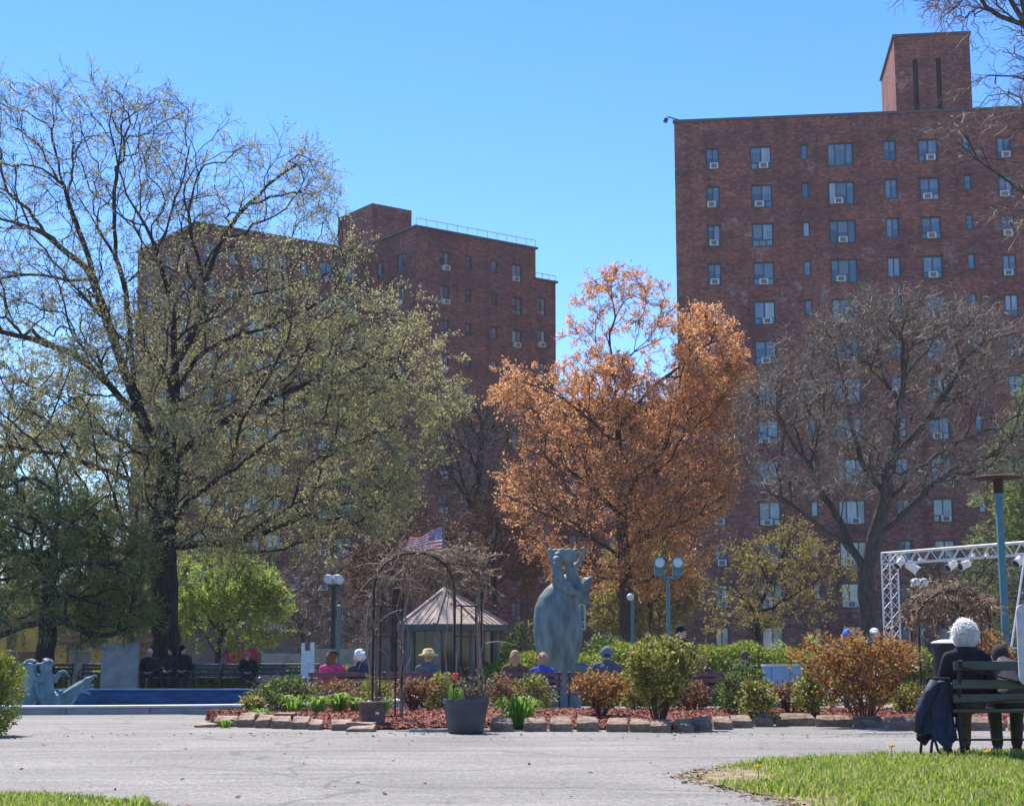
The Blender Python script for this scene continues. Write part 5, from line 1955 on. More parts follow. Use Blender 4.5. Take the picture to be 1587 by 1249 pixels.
# ================================================================== benches
def bench(label, loc, rz, L=1.9, mat='bench_red', iron='metal_dark', H=0.84, mids=1, name='park_bench', group=None, brace=False):
    """slatted bench; its front looks along +y of its own frame"""
    t = thing(name, label, 'bench', loc, rz, group)
    # back slats
    for z, y in [(0.56, -0.245), (0.69, -0.275), (H - 0.04, -0.305)]:
        o = MB().box((0, y, z), (L, 0.032, 0.082), Matrix.Rotation(-0.2, 3, 'X')).build('back_slat', mat, t)
        bevel(o, 0.006)
    for i in range(5):
        o = MB().box((0, -0.19 + i * 0.102, 0.435 + 0.012 * (i - 2) ** 2 / 4), (L, 0.082, 0.032)).build('seat_slat', mat, t)
        bevel(o, 0.006)
    xs = [-L / 2 + 0.06, L / 2 - 0.06] + [(-L / 2 + L * (k + 1) / (mids + 1)) for k in range(mids)]
    for i, x in enumerate(xs):
        m = MB()
        w = 0.034
        m.tube([(x, 0.27, 0), (x, 0.245, 0.2), (x, 0.25, 0.41)], 0.02, 8)
        m.tube([(x, -0.30, 0), (x, -0.22, 0.25), (x, -0.205, 0.42), (x, -0.255, 0.62), (x, -0.325, H + 0.01)], 0.02, 8)
        m.tube([(x, -0.21, 0.405), (x, 0.25, 0.405)], 0.02, 8)
        m.build('frame', iron, t)
        if i < 2 or mids > 0:
            a = MB()
            pts = []
            for k in range(13):
                th = math.pi * k / 12 * 1.25
                pts.append((x, 0.06 + 0.20 * math.cos(th * 0.9), 0.44 + 0.215 * math.sin(th)))
            a.tube(pts, 0.014, 6)
            a.build('arm_hoop', iron, t)
    if brace:
        m = MB()
        m.bar((-L / 2 + 0.06, -0.345, H - 0.05), (0, -0.30, 0.60), 0.045, 0.012)
        m.bar((0, -0.30, 0.60), (-L / 2 + 0.06, -0.26, 0.50), 0.045, 0.012)
        m.bar((L / 2 - 0.06, -0.345, H - 0.05), (0, -0.30, 0.602), 0.045, 0.012)
        m.bar((0, -0.30, 0.602), (L / 2 - 0.06, -0.26, 0.50), 0.045, 0.012)
        m.build('back_brace', iron, t)
        MB().tube([(-L / 2 + 0.06, 0.24, 0.16), (L / 2 - 0.06, 0.24, 0.16)], 0.011, 6).build('stretcher', iron, t)
    return t

YB_ = 31.0                                   # row of red benches seen from behind
GB = gz(5, YB_)
def bx(px):
    return at(px, 1060, YB_)[0]
RED = 'red slatted benches behind the flower bed'
for x0, x1, lab, mids in [(480, 588, 'red slatted bench under the woman in pink', 0), (592, 700, 'red slatted bench seen through the rose arch', 0),
                    (776, 872, 'red slatted bench with the fair-haired pair', 0), (876, 978, 'red slatted bench under the man in the cap', 0),
                    (1068, 1180, 'red slatted bench next to the blue drum', 1)]:
    bench(lab, ((bx(x0) + bx(x1)) / 2, YB_, GB), 0.0, bx(x1) - bx(x0) - 0.02, 'bench_red', mids=mids, group=RED)
# end bench going back, on its own
bench('dark bench beyond the low dark green shrub', (at(440, 1050, YB_)[0], YB_, GB), 0.0, 0.95, 'bench_dark', H=0.74, mids=0)

# benches beyond the basin, facing the camera
YL = 47.6
for px, w, lab in [(75, 1.35, 'dark bench behind the mermaid sculpture'), (142, 0.75, 'short dark bench end beside the tall grey slab'), (243, 1.9, 'bench below the white-haired person and the couple'),
                   (320, 0.95, 'empty bench with sunlit seat beside the seated couple'), (390, 1.9, 'dark bench under the hunched person')]:
    bench(lab, (at(px, 1050, YL)[0], YL, 0), math.pi, w, 'bench_dark', mids=0, group='dark benches beyond the basin')
bench('dark navy bench in the shade beside the white post', (at(448, 1040, 52.0)[0], 52.0, 0.0), math.pi, 1.9, 'bench_dark', mids=0)

# near bench with the white-haired woman
NB_Y = 15.6
nbx = at(1474, 1100, NB_Y)[0]
NL = 2.1
bench('dark green slatted bench with the white-haired woman, nearest to the camera', (nbx + NL / 2 - 0.06, NB_Y, 0), 0.03, NL, 'bench_green', 'black', H=0.90, mids=0, brace=True)

# ================================================================== sculptures
noise_mat('verdigris', (0.062, 0.092, 0.092), (0.19, 0.242, 0.232), 5.0, 0.6, bump=0.35, bscale=14, stretch=(1, 1, 0.35), spec=0.3, lo=0.3, hi=0.72, detail=9)
def P3(Y, x0, y0):
    o = at(x0, y0, Y)
    def f(px, py, dy=0.0):
        w = at(px, py, Y)
        return Vector((w[0] - o[0], dy, w[2]))
    return f, o

def fish_sculpture():
    Y = 36.0
    f, o = P3(Y, 865, 1030)
    g = gz(o[0], Y)
    t = thing('fish_sculpture', 'large blue-green bronze of two small figures riding an egg-shaped upright fish', 'sculpture', (o[0], Y, g))
    dz = Vector((0, 0, -g))
    F = lambda px, py, dy=0.0: f(px, py, dy) + dz
    m = MB()
    # body: stacked rings from below the bench line to the neck, leaning
    rings = [(868, 1085, 20), (867, 1060, 21), (866, 1040, 24), (865, 1020, 31), (865, 1000, 36), (865, 980, 38), (864, 960, 37), (863, 940, 34), (864, 925, 29), (868, 912, 23), (874, 900, 15), (880, 890, 6)]
    pts = [F(x, y) for x, y, r in rings]
    rad = [r / (F_PX / Y) for x, y, r in rings]
    n = 24
    V, Fc = [], []
    for p, r in zip(pts, rad):
        for k in range(n):
            a = 2 * math.pi * k / n
            V.append((p[0] + r * math.cos(a), p[1] + r * 0.85 * math.sin(a), p[2]))
    for i in range(len(pts) - 1):
        for k in range(n):
            k2 = (k + 1) % n
            Fc.append((i * n + k, i * n + k2, (i + 1) * n + k2, (i + 1) * n + k))
    Fc.append(tuple(reversed(range(n))))
    Fc.append(tuple((len(pts) - 1) * n + k for k in range(n)))
    m.add(V, Fc)
    # tail fin curling to the side
    m.tube([F(884, 925), F(897, 924), F(907, 922), F(914, 928)], [0.16, 0.13, 0.10, 0.03], 10)
    m.tube([F(893, 920), F(905, 912), F(912, 900), F(917, 893)], [0.14, 0.13, 0.10, 0.02], 10)
    m.ell(F(908, 905, 0.02), (0.12, 0.08, 0.16))
    m.tube([F(900, 930), F(910, 933), F(917, 939)], [0.09, 0.06, 0.015], 8)
    body = m.build('fish_body', 'verdigris', t, remesh=0.028, smooth_it=4)
    # rider 1 (front): hips low, leaning to the head
    m = MB()
    def figure(hip, chest, head, knee, foot, arm, hand, dy, s=1.0):
        m.cap(F(*hip, dy), F(*chest, dy), 0.155 * s, 0.13 * s)
        m.cap(F(*chest, dy), F(*head, dy), 0.09 * s, 0.10 * s)
        m.ell(F(*head, dy), (0.125 * s, 0.13 * s, 0.15 * s))
        m.cap(F(*hip, dy), F(*knee, dy - 0.08), 0.15 * s, 0.125 * s)
        m.cap(F(*knee, dy - 0.08), F(*foot, dy - 0.05), 0.12 * s, 0.08 * s)
        m.cap(F(*chest, dy), F(*arm, dy - 0.05), 0.075 * s, 0.06 * s)
        m.cap(F(*arm, dy - 0.05), F(*hand, dy - 0.03), 0.06 * s, 0.045 * s)
        m.ell(F(head[0] - 3, head[1] + 2, dy - 0.11 * s), (0.03, 0.05, 0.03))
    figure((866, 905), (863, 885), (862, 872), (880, 915), (893, 921), (858, 893), (868, 906), -0.18, 1.0)
    m.build('rider', 'verdigris', t, remesh=0.014, smooth_it=2)
    m = MB()
    figure((893, 905), (884, 882), (879, 868), (905, 913), (909, 920), (893, 878), (899, 868), 0.06, 1.0)
    # raised arm and hand
    m.cap(F(884, 880, 0.05), F(898, 872, 0.05), 0.07, 0.055)
    m.cap(F(898, 872, 0.05), F(904, 856, 0.05), 0.055, 0.045)
    m.ell(F(905, 851, 0.05), (0.06, 0.05, 0.06))
    m.tube([F(904, 853, 0.05), F(909, 850, 0.05)], 0.025, 6)
    m.tube([F(903, 853, 0.05), F(900, 849, 0.05)], 0.022, 6)
    m.build('rider', 'verdigris', t, remesh=0.02, smooth_it=3)
    # shared ruffled crown of hair above the heads
    m = MB()
    for k in range(9):
        x = 852 + k * 5.0
        m.ell(F(x, 853 + (k % 2) * 1.5, -0.06 + 0.05 * math.sin(k)), (0.05, 0.07, 0.055))
        m.cap(F(x * 0.8 + 869 * 0.2, 866, -0.06), F(x, 855, -0.06 + 0.05 * math.sin(k)), 0.085, 0.05)
    m.ell(F(870, 862, -0.06), (0.22, 0.12, 0.12))
    m.build('hair_crown', 'verdigris', t, remesh=0.02, smooth_it=1)
    # side fin at the base
    m = MB()
    m.ell(F(897, 1036, -0.05), (0.26, 0.09, 0.13), Matrix.Rotation(-0.2, 3, 'Y'))
    m.tube([F(890, 1045), F(900, 1030), F(910, 1029)], [0.09, 0.07, 0.03], 8)
    m.build('side_fin', 'verdigris', t, remesh=0.025)
    MB().lathe([(0.50, 0), (0.50, 0.28), (0.44, 0.32), (0.40, 0.42)], 28).build('plinth', 'verdigris', t)
fish_sculpture()

def mermaid_sculpture():
    Y = 30.6
    f, o = P3(Y, 70, 1080)
    t = thing('mermaid_sculpture', 'blue-green bronze of two mermaids with a raised fish tail in the basin', 'sculpture', (o[0], Y, -0.36))
    F = lambda px, py, dy=0.0: f(px, py, dy) + Vector((0, 0, 0.36))
    noise_mat('verdigris_pale', (0.085, 0.135, 0.145), (0.23, 0.31, 0.31), 6.0, 0.65, bump=0.4, bscale=16, stretch=(1, 1, 0.5), spec=0.25, lo=0.3, hi=0.72, detail=9)
    m = MB()
    # first figure, looking back over its shoulder
    m.cap(F(46, 1080), F(46, 1066), 0.17, 0.125)
    m.cap(F(46, 1066), F(48, 1050), 0.115, 0.135)
    m.cap(F(42, 1047), F(55, 1047, 0.03), 0.065, 0.065)
    m.cap(F(48, 1045), F(47, 1038), 0.06, 0.055)
    m.ell(F(47, 1034), (0.10, 0.11, 0.12))
    m.cap(F(45, 1036, -0.09), F(44, 1037, -0.11), 0.02, 0.015)
    m.cap(F(41, 1048), F(37, 1059, -0.05), 0.055, 0.048)
    m.cap(F(37, 1059, -0.05), F(34, 1069, -0.08), 0.046, 0.036)
    m.cap(F(34, 1069, -0.08), F(25, 1067, -0.08), 0.035, 0.028)
    m.tube([F(46, 1082), F(36, 1086), F(26, 1082), F(20, 1073), F(16, 1066)], [0.19, 0.17, 0.13, 0.08, 0.03], 12)
    # second figure
    m.cap(F(74, 1081), F(73, 1066), 0.17, 0.13)
    m.cap(F(73, 1066), F(72, 1050), 0.12, 0.14)
    m.cap(F(64, 1048), F(81, 1049), 0.065, 0.065)
    m.cap(F(72, 1046), F(71, 1039), 0.065, 0.06)
    m.ell(F(70, 1034), (0.105, 0.115, 0.125))
    m.cap(F(68, 1036, -0.1), F(66, 1037, -0.11), 0.022, 0.016)
    m.ell(F(62, 1053, -0.08), (0.065, 0.065, 0.065))
    m.ell(F(69, 1054, -0.1), (0.065, 0.065, 0.065))
    m.cap(F(64, 1049), F(58, 1062, -0.06), 0.052, 0.045)
    m.cap(F(58, 1062, -0.06), F(62, 1074, -0.1), 0.044, 0.036)
    m.cap(F(81, 1049), F(86, 1054, -0.04), 0.055, 0.048)
    m.cap(F(86, 1054, -0.04), F(95, 1042, -0.08), 0.045, 0.036)
    m.cap(F(95, 1042, -0.08), F(101, 1040, -0.1), 0.034, 0.03)
    for k in range(4):
        m.tube([F(100, 1040, -0.1), F(104, 1040 + k * 1.3, -0.12 + k * 0.02), F(108, 1043 + k * 1.5, -0.11 + k * 0.02)], [0.018, 0.014, 0.008], 6)
    # fish tail sweeping up, with two flukes
    m.tube([F(74, 1084), F(92, 1087), F(106, 1081), F(116, 1070), F(126, 1061), F(135, 1055)], [0.18, 0.18, 0.15, 0.115, 0.08, 0.045], 14)
    m.tube([F(128, 1060), F(136, 1053), F(142, 1051), F(148, 1045)], [0.07, 0.06, 0.045, 0.012], 10)
    m.tube([F(127, 1061), F(135, 1061), F(141, 1063), F(146, 1062)], [0.06, 0.06, 0.045, 0.012], 10)
    m.tube([F(118, 1069), F(127, 1070), F(134, 1072), F(141, 1076)], [0.06, 0.05, 0.035, 0.01], 8)
    m.tube([F(100, 1074, -0.08), F(96, 1071, -0.12), F(90, 1073, -0.16)], [0.05, 0.04, 0.012], 8)
    m.build('figures', 'verdigris_pale', t, remesh=0.0125, smooth_it=1)
    hr = MB()
    rr = random.Random(4)
    for cx_, cy_ in ((47, 1031), (71, 1030)):
        for k in range(34):
            a_, b_ = rr.uniform(0, 6.28), rr.uniform(-0.1, 1.5)
            c_ = F(cx_, cy_, 0.02)
            v_ = Vector((math.cos(a_) * math.cos(b_) * 0.125, math.sin(a_) * math.cos(b_) * 0.12, math.sin(b_) * 0.10))
            hr.ell(c_ + v_, (0.04, 0.035, 0.028), None, 7, 5)
        hr.cap(F(cx_ + 2, cy_, 0.06), F(cx_ + 4, cy_ + 12, 0.10), 0.08, 0.045)
    hr.build('hair', 'verdigris_pale', t, remesh=0.0125, smooth_it=1)
    for k in range(11):
        fr_ = k / 10
        pa = F(96 + 34 * fr_, 1080 - 22 * fr_, -0.16 + 0.10 * fr_)
        MB().ell(pa, (0.05 - 0.02 * fr_, 0.02, 0.06 - 0.025 * fr_), Matrix.Rotation(0.8, 3, 'Y'), 8, 6).build('scale', 'verdigris_pale', t, smooth=True)
    b = MB()
    b.lathe([(0.5, 0), (0.48, 0.16)], 20, (-0.25, 0, 0), 1.0, 0.7).lathe([(0.42, 0), (0.4, 0.16)], 20, (0.5, 0, 0), 1.0, 0.7)
    b.build('plinth', 'pool_stone', t)
mermaid_sculpture()

# ================================================================== kiosk
plain('roof_metal', (0.36, 0.26, 0.205), 0.65, var=0.12, spec=0.15)
plain('kiosk_post', (0.17, 0.14, 0.115), 0.7)
plain('kiosk_glass', (0.028, 0.038, 0.022), 0.06, spec=0.3, var=0.5, scale=2.0)
plain('kiosk_fascia', (0.07, 0.07, 0.068), 0.6)
def kiosk():
    Y = 41.0
    apex = at(690, 912, Y)
    eav = at(690, 967, Y - 1.5)
    hw = (at(792, 967, Y)[0] - at(613, 967, Y)[0]) / 2
    cx = at(700, 967, Y)[0]
    g = gz(cx, Y)
    t = thing('park_kiosk', 'small octagonal glazed kiosk with pinkish ribbed metal roof', 'kiosk', (cx, Y, g))
    za, ze = apex[2] - g, eav[2] - g
    n = 8
    rot = R(22.5 + 8)
    ring = [(hw * math.cos(rot + k * math.pi / 4), hw * math.sin(rot + k * math.pi / 4)) for k in range(n)]
    A = Vector((at(690, 912, Y)[0] - cx, 0, za))
    for k in range(n):
        p, q = Vector((*ring[k], ze)), Vector((*ring[(k + 1) % n], ze))
        m = MB()
        nrm = (q - p).cross(A - p).normalized()
        if nrm.z < 0:
            nrm = -nrm
        dn = nrm * 0.03
        m.add([p, q, A, p - dn, q - dn, A - dn], [(0, 1, 2), (5, 4, 3), (0, 3, 4, 1), (1, 4, 5, 2), (2, 5, 3, 0)])
        for j in range(1, 6):                  # standing seams run up the slope
            s = j / 6
            b = p + (q - p) * s
            mid = (p + q) / 2
            up = A - mid
            frac = (1 - abs(2 * s - 1))
            m.bar(b + nrm * 0.008, b + up * frac * 0.97 + nrm * 0.008, 0.02, 0.022, nrm)
        pan = m.build('roof_panel', 'roof_metal', t)
        MB().bar(p + nrm * 0.02, A + nrm * 0.02, 0.09, 0.05, nrm).build('ridge_cap', 'roof_metal', t)
        m = MB().bar(p + Vector((0, 0, -0.07)), q + Vector((0, 0, -0.07)), 0.06, 0.16)
        m.build('fascia', 'kiosk_fascia', t)
        pi, qi = p * 0.78, q * 0.78
        MB().box((pi[0], pi[1], (ze - 0.1) / 2), (0.17, 0.17, ze - 0.1), Matrix.Rotation(rot + k * math.pi / 4, 3, 'Z')).build('post', 'kiosk_post', t)
        d = (qi - pi)
        d.z = 0
        u = d.normalized()
        a, b = Vector((pi[0], pi[1], 0)) + u * 0.1, Vector((qi[0], qi[1], 0)) - u * 0.1
        m = MB()
        m.add([a + Vector((0, 0, 0.55)), b + Vector((0, 0, 0.55)), b + Vector((0, 0, ze - 0.15)), a + Vector((0, 0, ze - 0.15))], [(0, 1, 2, 3)])
        m.build('pane', 'kiosk_glass', t)
        m = MB()
        m.bar(a + Vector((0, 0, 0.28)), b + Vector((0, 0, 0.28)), 0.05, 0.54)
        mid = (a + b) / 2
        m.bar(mid + Vector((0, 0, 0.56)), mid + Vector((0, 0, ze - 0.15)), 0.05)
        m.build('wall_panel', 'kiosk_post', t)
kiosk()

# ================================================================== flag
def flag_mat():
    m, nt, b = new_mat('flag_cloth')
    L = nt.links.new
    uv = nt.nodes.new('ShaderNodeUVMap')
    uv.uv_map = 'UVMap'
    sp = nt.nodes.new('ShaderNodeSeparateXYZ')
    L(uv.outputs['UV'], sp.inputs[0])
    def math_(op, a, v, clampit=False):
        n = nt.nodes.new('ShaderNodeMath')
        n.operation = op
        if hasattr(a, 'is_linked') or not isinstance(a, (int, float)):
            L(a, n.inputs[0])
        else:
            n.inputs[0].default_value = a
        if isinstance(v, (int, float)):
            n.inputs[1].default_value = v
        else:
            L(v, n.inputs[1])
        return n.outputs[0]
    st = math_('MODULO', math_('FLOOR', math_('MULTIPLY', sp.outputs['Y'], 13), 0), 2)
    mx = nt.nodes.new('ShaderNodeMixRGB')
    L(st, mx.inputs['Fac'])
    mx.inputs['Color1'].default_value = (0.60, 0.04, 0.06, 1)
    mx.inputs['Color2'].default_value = (0.85, 0.82, 0.82, 1)
    can = math_('MULTIPLY', math_('LESS_THAN', sp.outputs['X'], 0.4), math_('GREATER_THAN', sp.outputs['Y'], 6 / 13))
    # star field: offset dots
    fx = math_('SUBTRACT', math_('FRACT', math_('MULTIPLY', sp.outputs['X'], 27.5), 0), 0.5)
    fy = math_('SUBTRACT', math_('FRACT', math_('MULTIPLY', sp.outputs['Y'], 16.7), 0), 0.5)
    dot = math_('LESS_THAN', math_('ADD', math_('MULTIPLY', fx, fx), math_('MULTIPLY', fy, fy)), 0.06)
    c2 = nt.nodes.new('ShaderNodeMixRGB')
    L(dot, c2.inputs['Fac'])
    c2.inputs['Color1'].default_value = (0.045, 0.045, 0.20, 1)
    c2.inputs['Color2'].default_value = (0.7, 0.7, 0.75, 1)
    m2 = nt.nodes.new('ShaderNodeMixRGB')
    L(can, m2.inputs['Fac'])
    L(mx.outputs[0], m2.inputs['Color1'])
    L(c2.outputs[0], m2.inputs['Color2'])
    L(m2.outputs[0], b.inputs['Base Color'])
    b.inputs['Roughness'].default_value = 0.8
    tr = nt.nodes.new('ShaderNodeBsdfTranslucent')
    L(m2.outputs[0], tr.inputs['Color'])
    ms = nt.nodes.new('ShaderNodeMixShader')
    ms.inputs['Fac'].default_value = 0.5
    L(b.outputs[0], ms.inputs[1])
    L(tr.outputs[0], ms.inputs[2])
    L(ms.outputs[0], nt.nodes['Material Output'].inputs['Surface'])
    MATS['flag_cloth'] = m
flag_mat()
def flag():
    Y = 44.5
    b = at(687, 1030, Y)
    top = at(687, 811, Y)
    t = thing('flagpole', 'slim grey flagpole behind the kiosk', 'flagpole', (b[0], Y, 0))
    MB().tube([(0, 0, 0), (0, 0, 3), (0, 0, top[2])], [0.045, 0.035, 0.02], 10).build('pole', 'kiosk_post', t)
    MB().ell((0, 0, top[2] + 0.05), (0.045, 0.045, 0.045)).build('finial', 'kiosk_post', t)
    MB().box((0, 0, 0.06), (0.4, 0.4, 0.14)).build('base', 'pool_stone', t)
    nu, nv = 28, 14
    V, F, UV = [], [], []
    tr, tl = at(685.5, 816, Y), at(636, 834, Y)
    br, bl = at(685.5, 852, Y), at(628, 855, Y)
    for i in range(nu + 1):
        u = i / nu
        for j in range(nv + 1):
            v = j / nv
            p = (tr * (1 - u) + tl * u) * v + (br * (1 - u) + bl * u) * (1 - v)
            wv = 0.13 * math.sin(u * 9 + v * 1.2) * (0.2 + u)
            V.append((p[0] - b[0], wv, p[2] + 0.05 * math.sin(u * 7 + 0.5) * u))
            UV.append((u, v))
    def vid(i, j):
        return i * (nv + 1) + j
    UVL = []
    for i in range(nu):
        for j in range(nv):
            q = (vid(i, j), vid(i + 1, j), vid(i + 1, j + 1), vid(i, j + 1))
            F.append(q)
            UVL += [UV[k] for k in q]
    o = mesh_np('flag', V, F, 'flag_cloth', None, True, (b[0], Y, 0))
    o.data.uv_layers.new(name='UVMap').data.foreach_set('uv', np.array(UVL, dtype=np.float32).ravel())
    tag(o, 'striped red and white flag with blue starred corner blowing from the flagpole', 'flag')
flag()

# ================================================================== rose arch
def rose_arch():
    Yf, g = 22.6, 0.06
    z0 = lambda x, y: bed_z(x, y)
    FL, FR = at(577, 1100, Yf), at(704, 1100, Yf)
    D = np.array([at(622, 1100, Yf + 0.55)[0] - FL[0], 0.55])
    cx = (FL[0] + FR[0]) / 2
    t = thing('rose_arch', 'rusty iron garden arch standing in the flower bed', 'arch', (cx, Yf, 0.05))
    zt = at(640, 856, Yf)[2] - 0.05
    zs = at(577, 918, Yf)[2] - 0.05
    hw = (FR[0] - FL[0]) / 2
    zr = at(577, 938, Yf)[2] - 0.05
    zl = 0.10
    paths = []
    for k in (0, 1):
        ox, oy = D[0] * k, D[1] * k
        pts = [(-hw + ox, oy, 0)]
        pts += [(-hw + ox, oy, zs * s) for s in (0.35, 0.7, 1.0)]
        for i in range(1, 12):
            a = math.pi - math.pi * i / 12
            pts.append((hw * math.cos(a) + ox, oy, zs + (zt - zs) * math.sin(a) ** 0.9))
        pts += [(hw + ox, oy, zs * s) for s in (1.0, 0.7, 0.35, 0)]
        MB().tube(pts, 0.017, 8).build('hoop', 'rust_iron', t)
        paths.append(pts)
    for sx in (-1, 1):
        for fr in (0.24, 0.78):
            MB().tube([(sx * hw + D[0] * fr, D[1] * fr, 0.06), (sx * hw + D[0] * fr, D[1] * fr, zr)], 0.012, 6).build('side_bar', 'rust_iron', t)
        for z in (zl, 0.62, 1.2, zr):
            MB().tube([(sx * hw, 0, z), (sx * hw + D[0], D[1], z)], 0.011, 6).build('side_rail', 'rust_iron', t)
    for i in (3, 6, 9):
        p = paths[0][3 + i]
        q = paths[1][3 + i]
        MB().tube([p, q], 0.011, 6).build('cross_rail', 'rust_iron', t)
    # climbing rose
    global rng
    rng = np.random.default_rng(61)
    r = thing('climbing_rose', 'bare climbing rose with thorny brown canes tangled over the arch', 'climbing plant', (cx, Yf, 0.05))
    V, F, off = [], [], 0
    LP, LD = [], []
    canes = []
    for c in range(26):
        k = c % 2
        pts = np.array(paths[k])
        side = rng.random()
        i0, i1 = (0, rng.integers(4, 10)) if side < 0.35 else ((len(pts) - 1, rng.integers(8, 13)) if side < 0.6 else (rng.integers(3, 6), rng.integers(9, 15)))
        idx = np.linspace(i0, i1, 16)
        base = np.stack([np.interp(idx, np.arange(len(pts)), pts[:, j]) for j in range(3)], 1)
        amp = rng.uniform(0.04, 0.14)
        wob = np.cumsum(rng.normal(0, amp * 0.5, (16, 3)), 0) * 0.6
        wob -= np.linspace(0, 1, 16)[:, None] * wob[-1] * 0.6
        p = base + wob
        p[:, 2] = np.maximum(p[:, 2], 0.02)
        p[:, 1] += rng.uniform(-0.02, 0.3) * (1 if k == 0 else -1)
        canes.append(p)
        v, f = sweep(p[None], np.linspace(0.009, 0.004, 16)[None], 5)
        V.append(v)
        F.append(f + off)
        off += len(v)
    allp = np.vstack(canes)
    # side shoots; more at the crown of the arch
    n = 520
    pick = rng.choice(len(allp), n, p=(lambda w: w / w.sum())(0.25 + 1.2 * smooth01(1.4, 2.2, allp[:, 2])))
    d = rng.normal(size=(n, 3)) + np.array([0.35, 0, 0.25])
    d /= np.linalg.norm(d, axis=1, keepdims=True)
    L = rng.uniform(0.12, 0.5, n)
    s = np.linspace(0, 1, 5)
    P = allp[pick][:, None, :] + d[:, None, :] * (L[:, None] * s[None])[..., None]
    P[:, :, 2] -= (L[:, None] * 0.35) * s[None] ** 2
    P[:, :, 2] = np.maximum(P[:, :, 2], 0.03)
    v, f = sweep(P, np.broadcast_to(np.linspace(0.006, 0.003, 5)[None], (n, 5)).copy(), 3)
    V.append(v)
    F.append(f + off)
    mesh_np('canes', np.vstack(V), np.vstack(F), 'twig_pale', r)  # canes paler than their brown, highlights put into the colour
    pts = P[:, 1:].reshape(-1, 3)
    m = 1500
    w = 0.25 + 1.6 * smooth01(0.0, 0.9, pts[:, 0]) * smooth01(1.6, 2.1, pts[:, 2])
    idx = rng.choice(len(pts), m, p=w / w.sum())
    V, F = leaf_quads(pts[idx], rng.normal(size=(m, 3)), 0.045, 0.028, 1.0)
    mesh_np('dry_leaves', V, F, 'leaf_dry', r)
rose_arch()

# brown tub beside the arch
noise_mat('tub_brown', (0.10, 0.065, 0.05), (0.17, 0.115, 0.09), 6, 0.8, bump=0.4)
p = ground(581, 1122, 0.06)
t = thing('brown_tub', 'square tapered brown tub at the foot of the arch', 'planter', (p[0] - 0.05, p[1] + 0.12, 0.04), 0.2)
o = MB().box((0, 0, 0.15), (0.30, 0.30, 0.30), taper=1.18).build('tub', 'tub_brown', t)
bevel(o, 0.015)
MB().box((0, 0, 0.305), (0.38, 0.38, 0.03)).build('rim', 'tub_brown', t)
MB().box((0.05, -0.172, 0.17), (0.05, 0.02, 0.03)).build('handle', 'metal_pale', t)

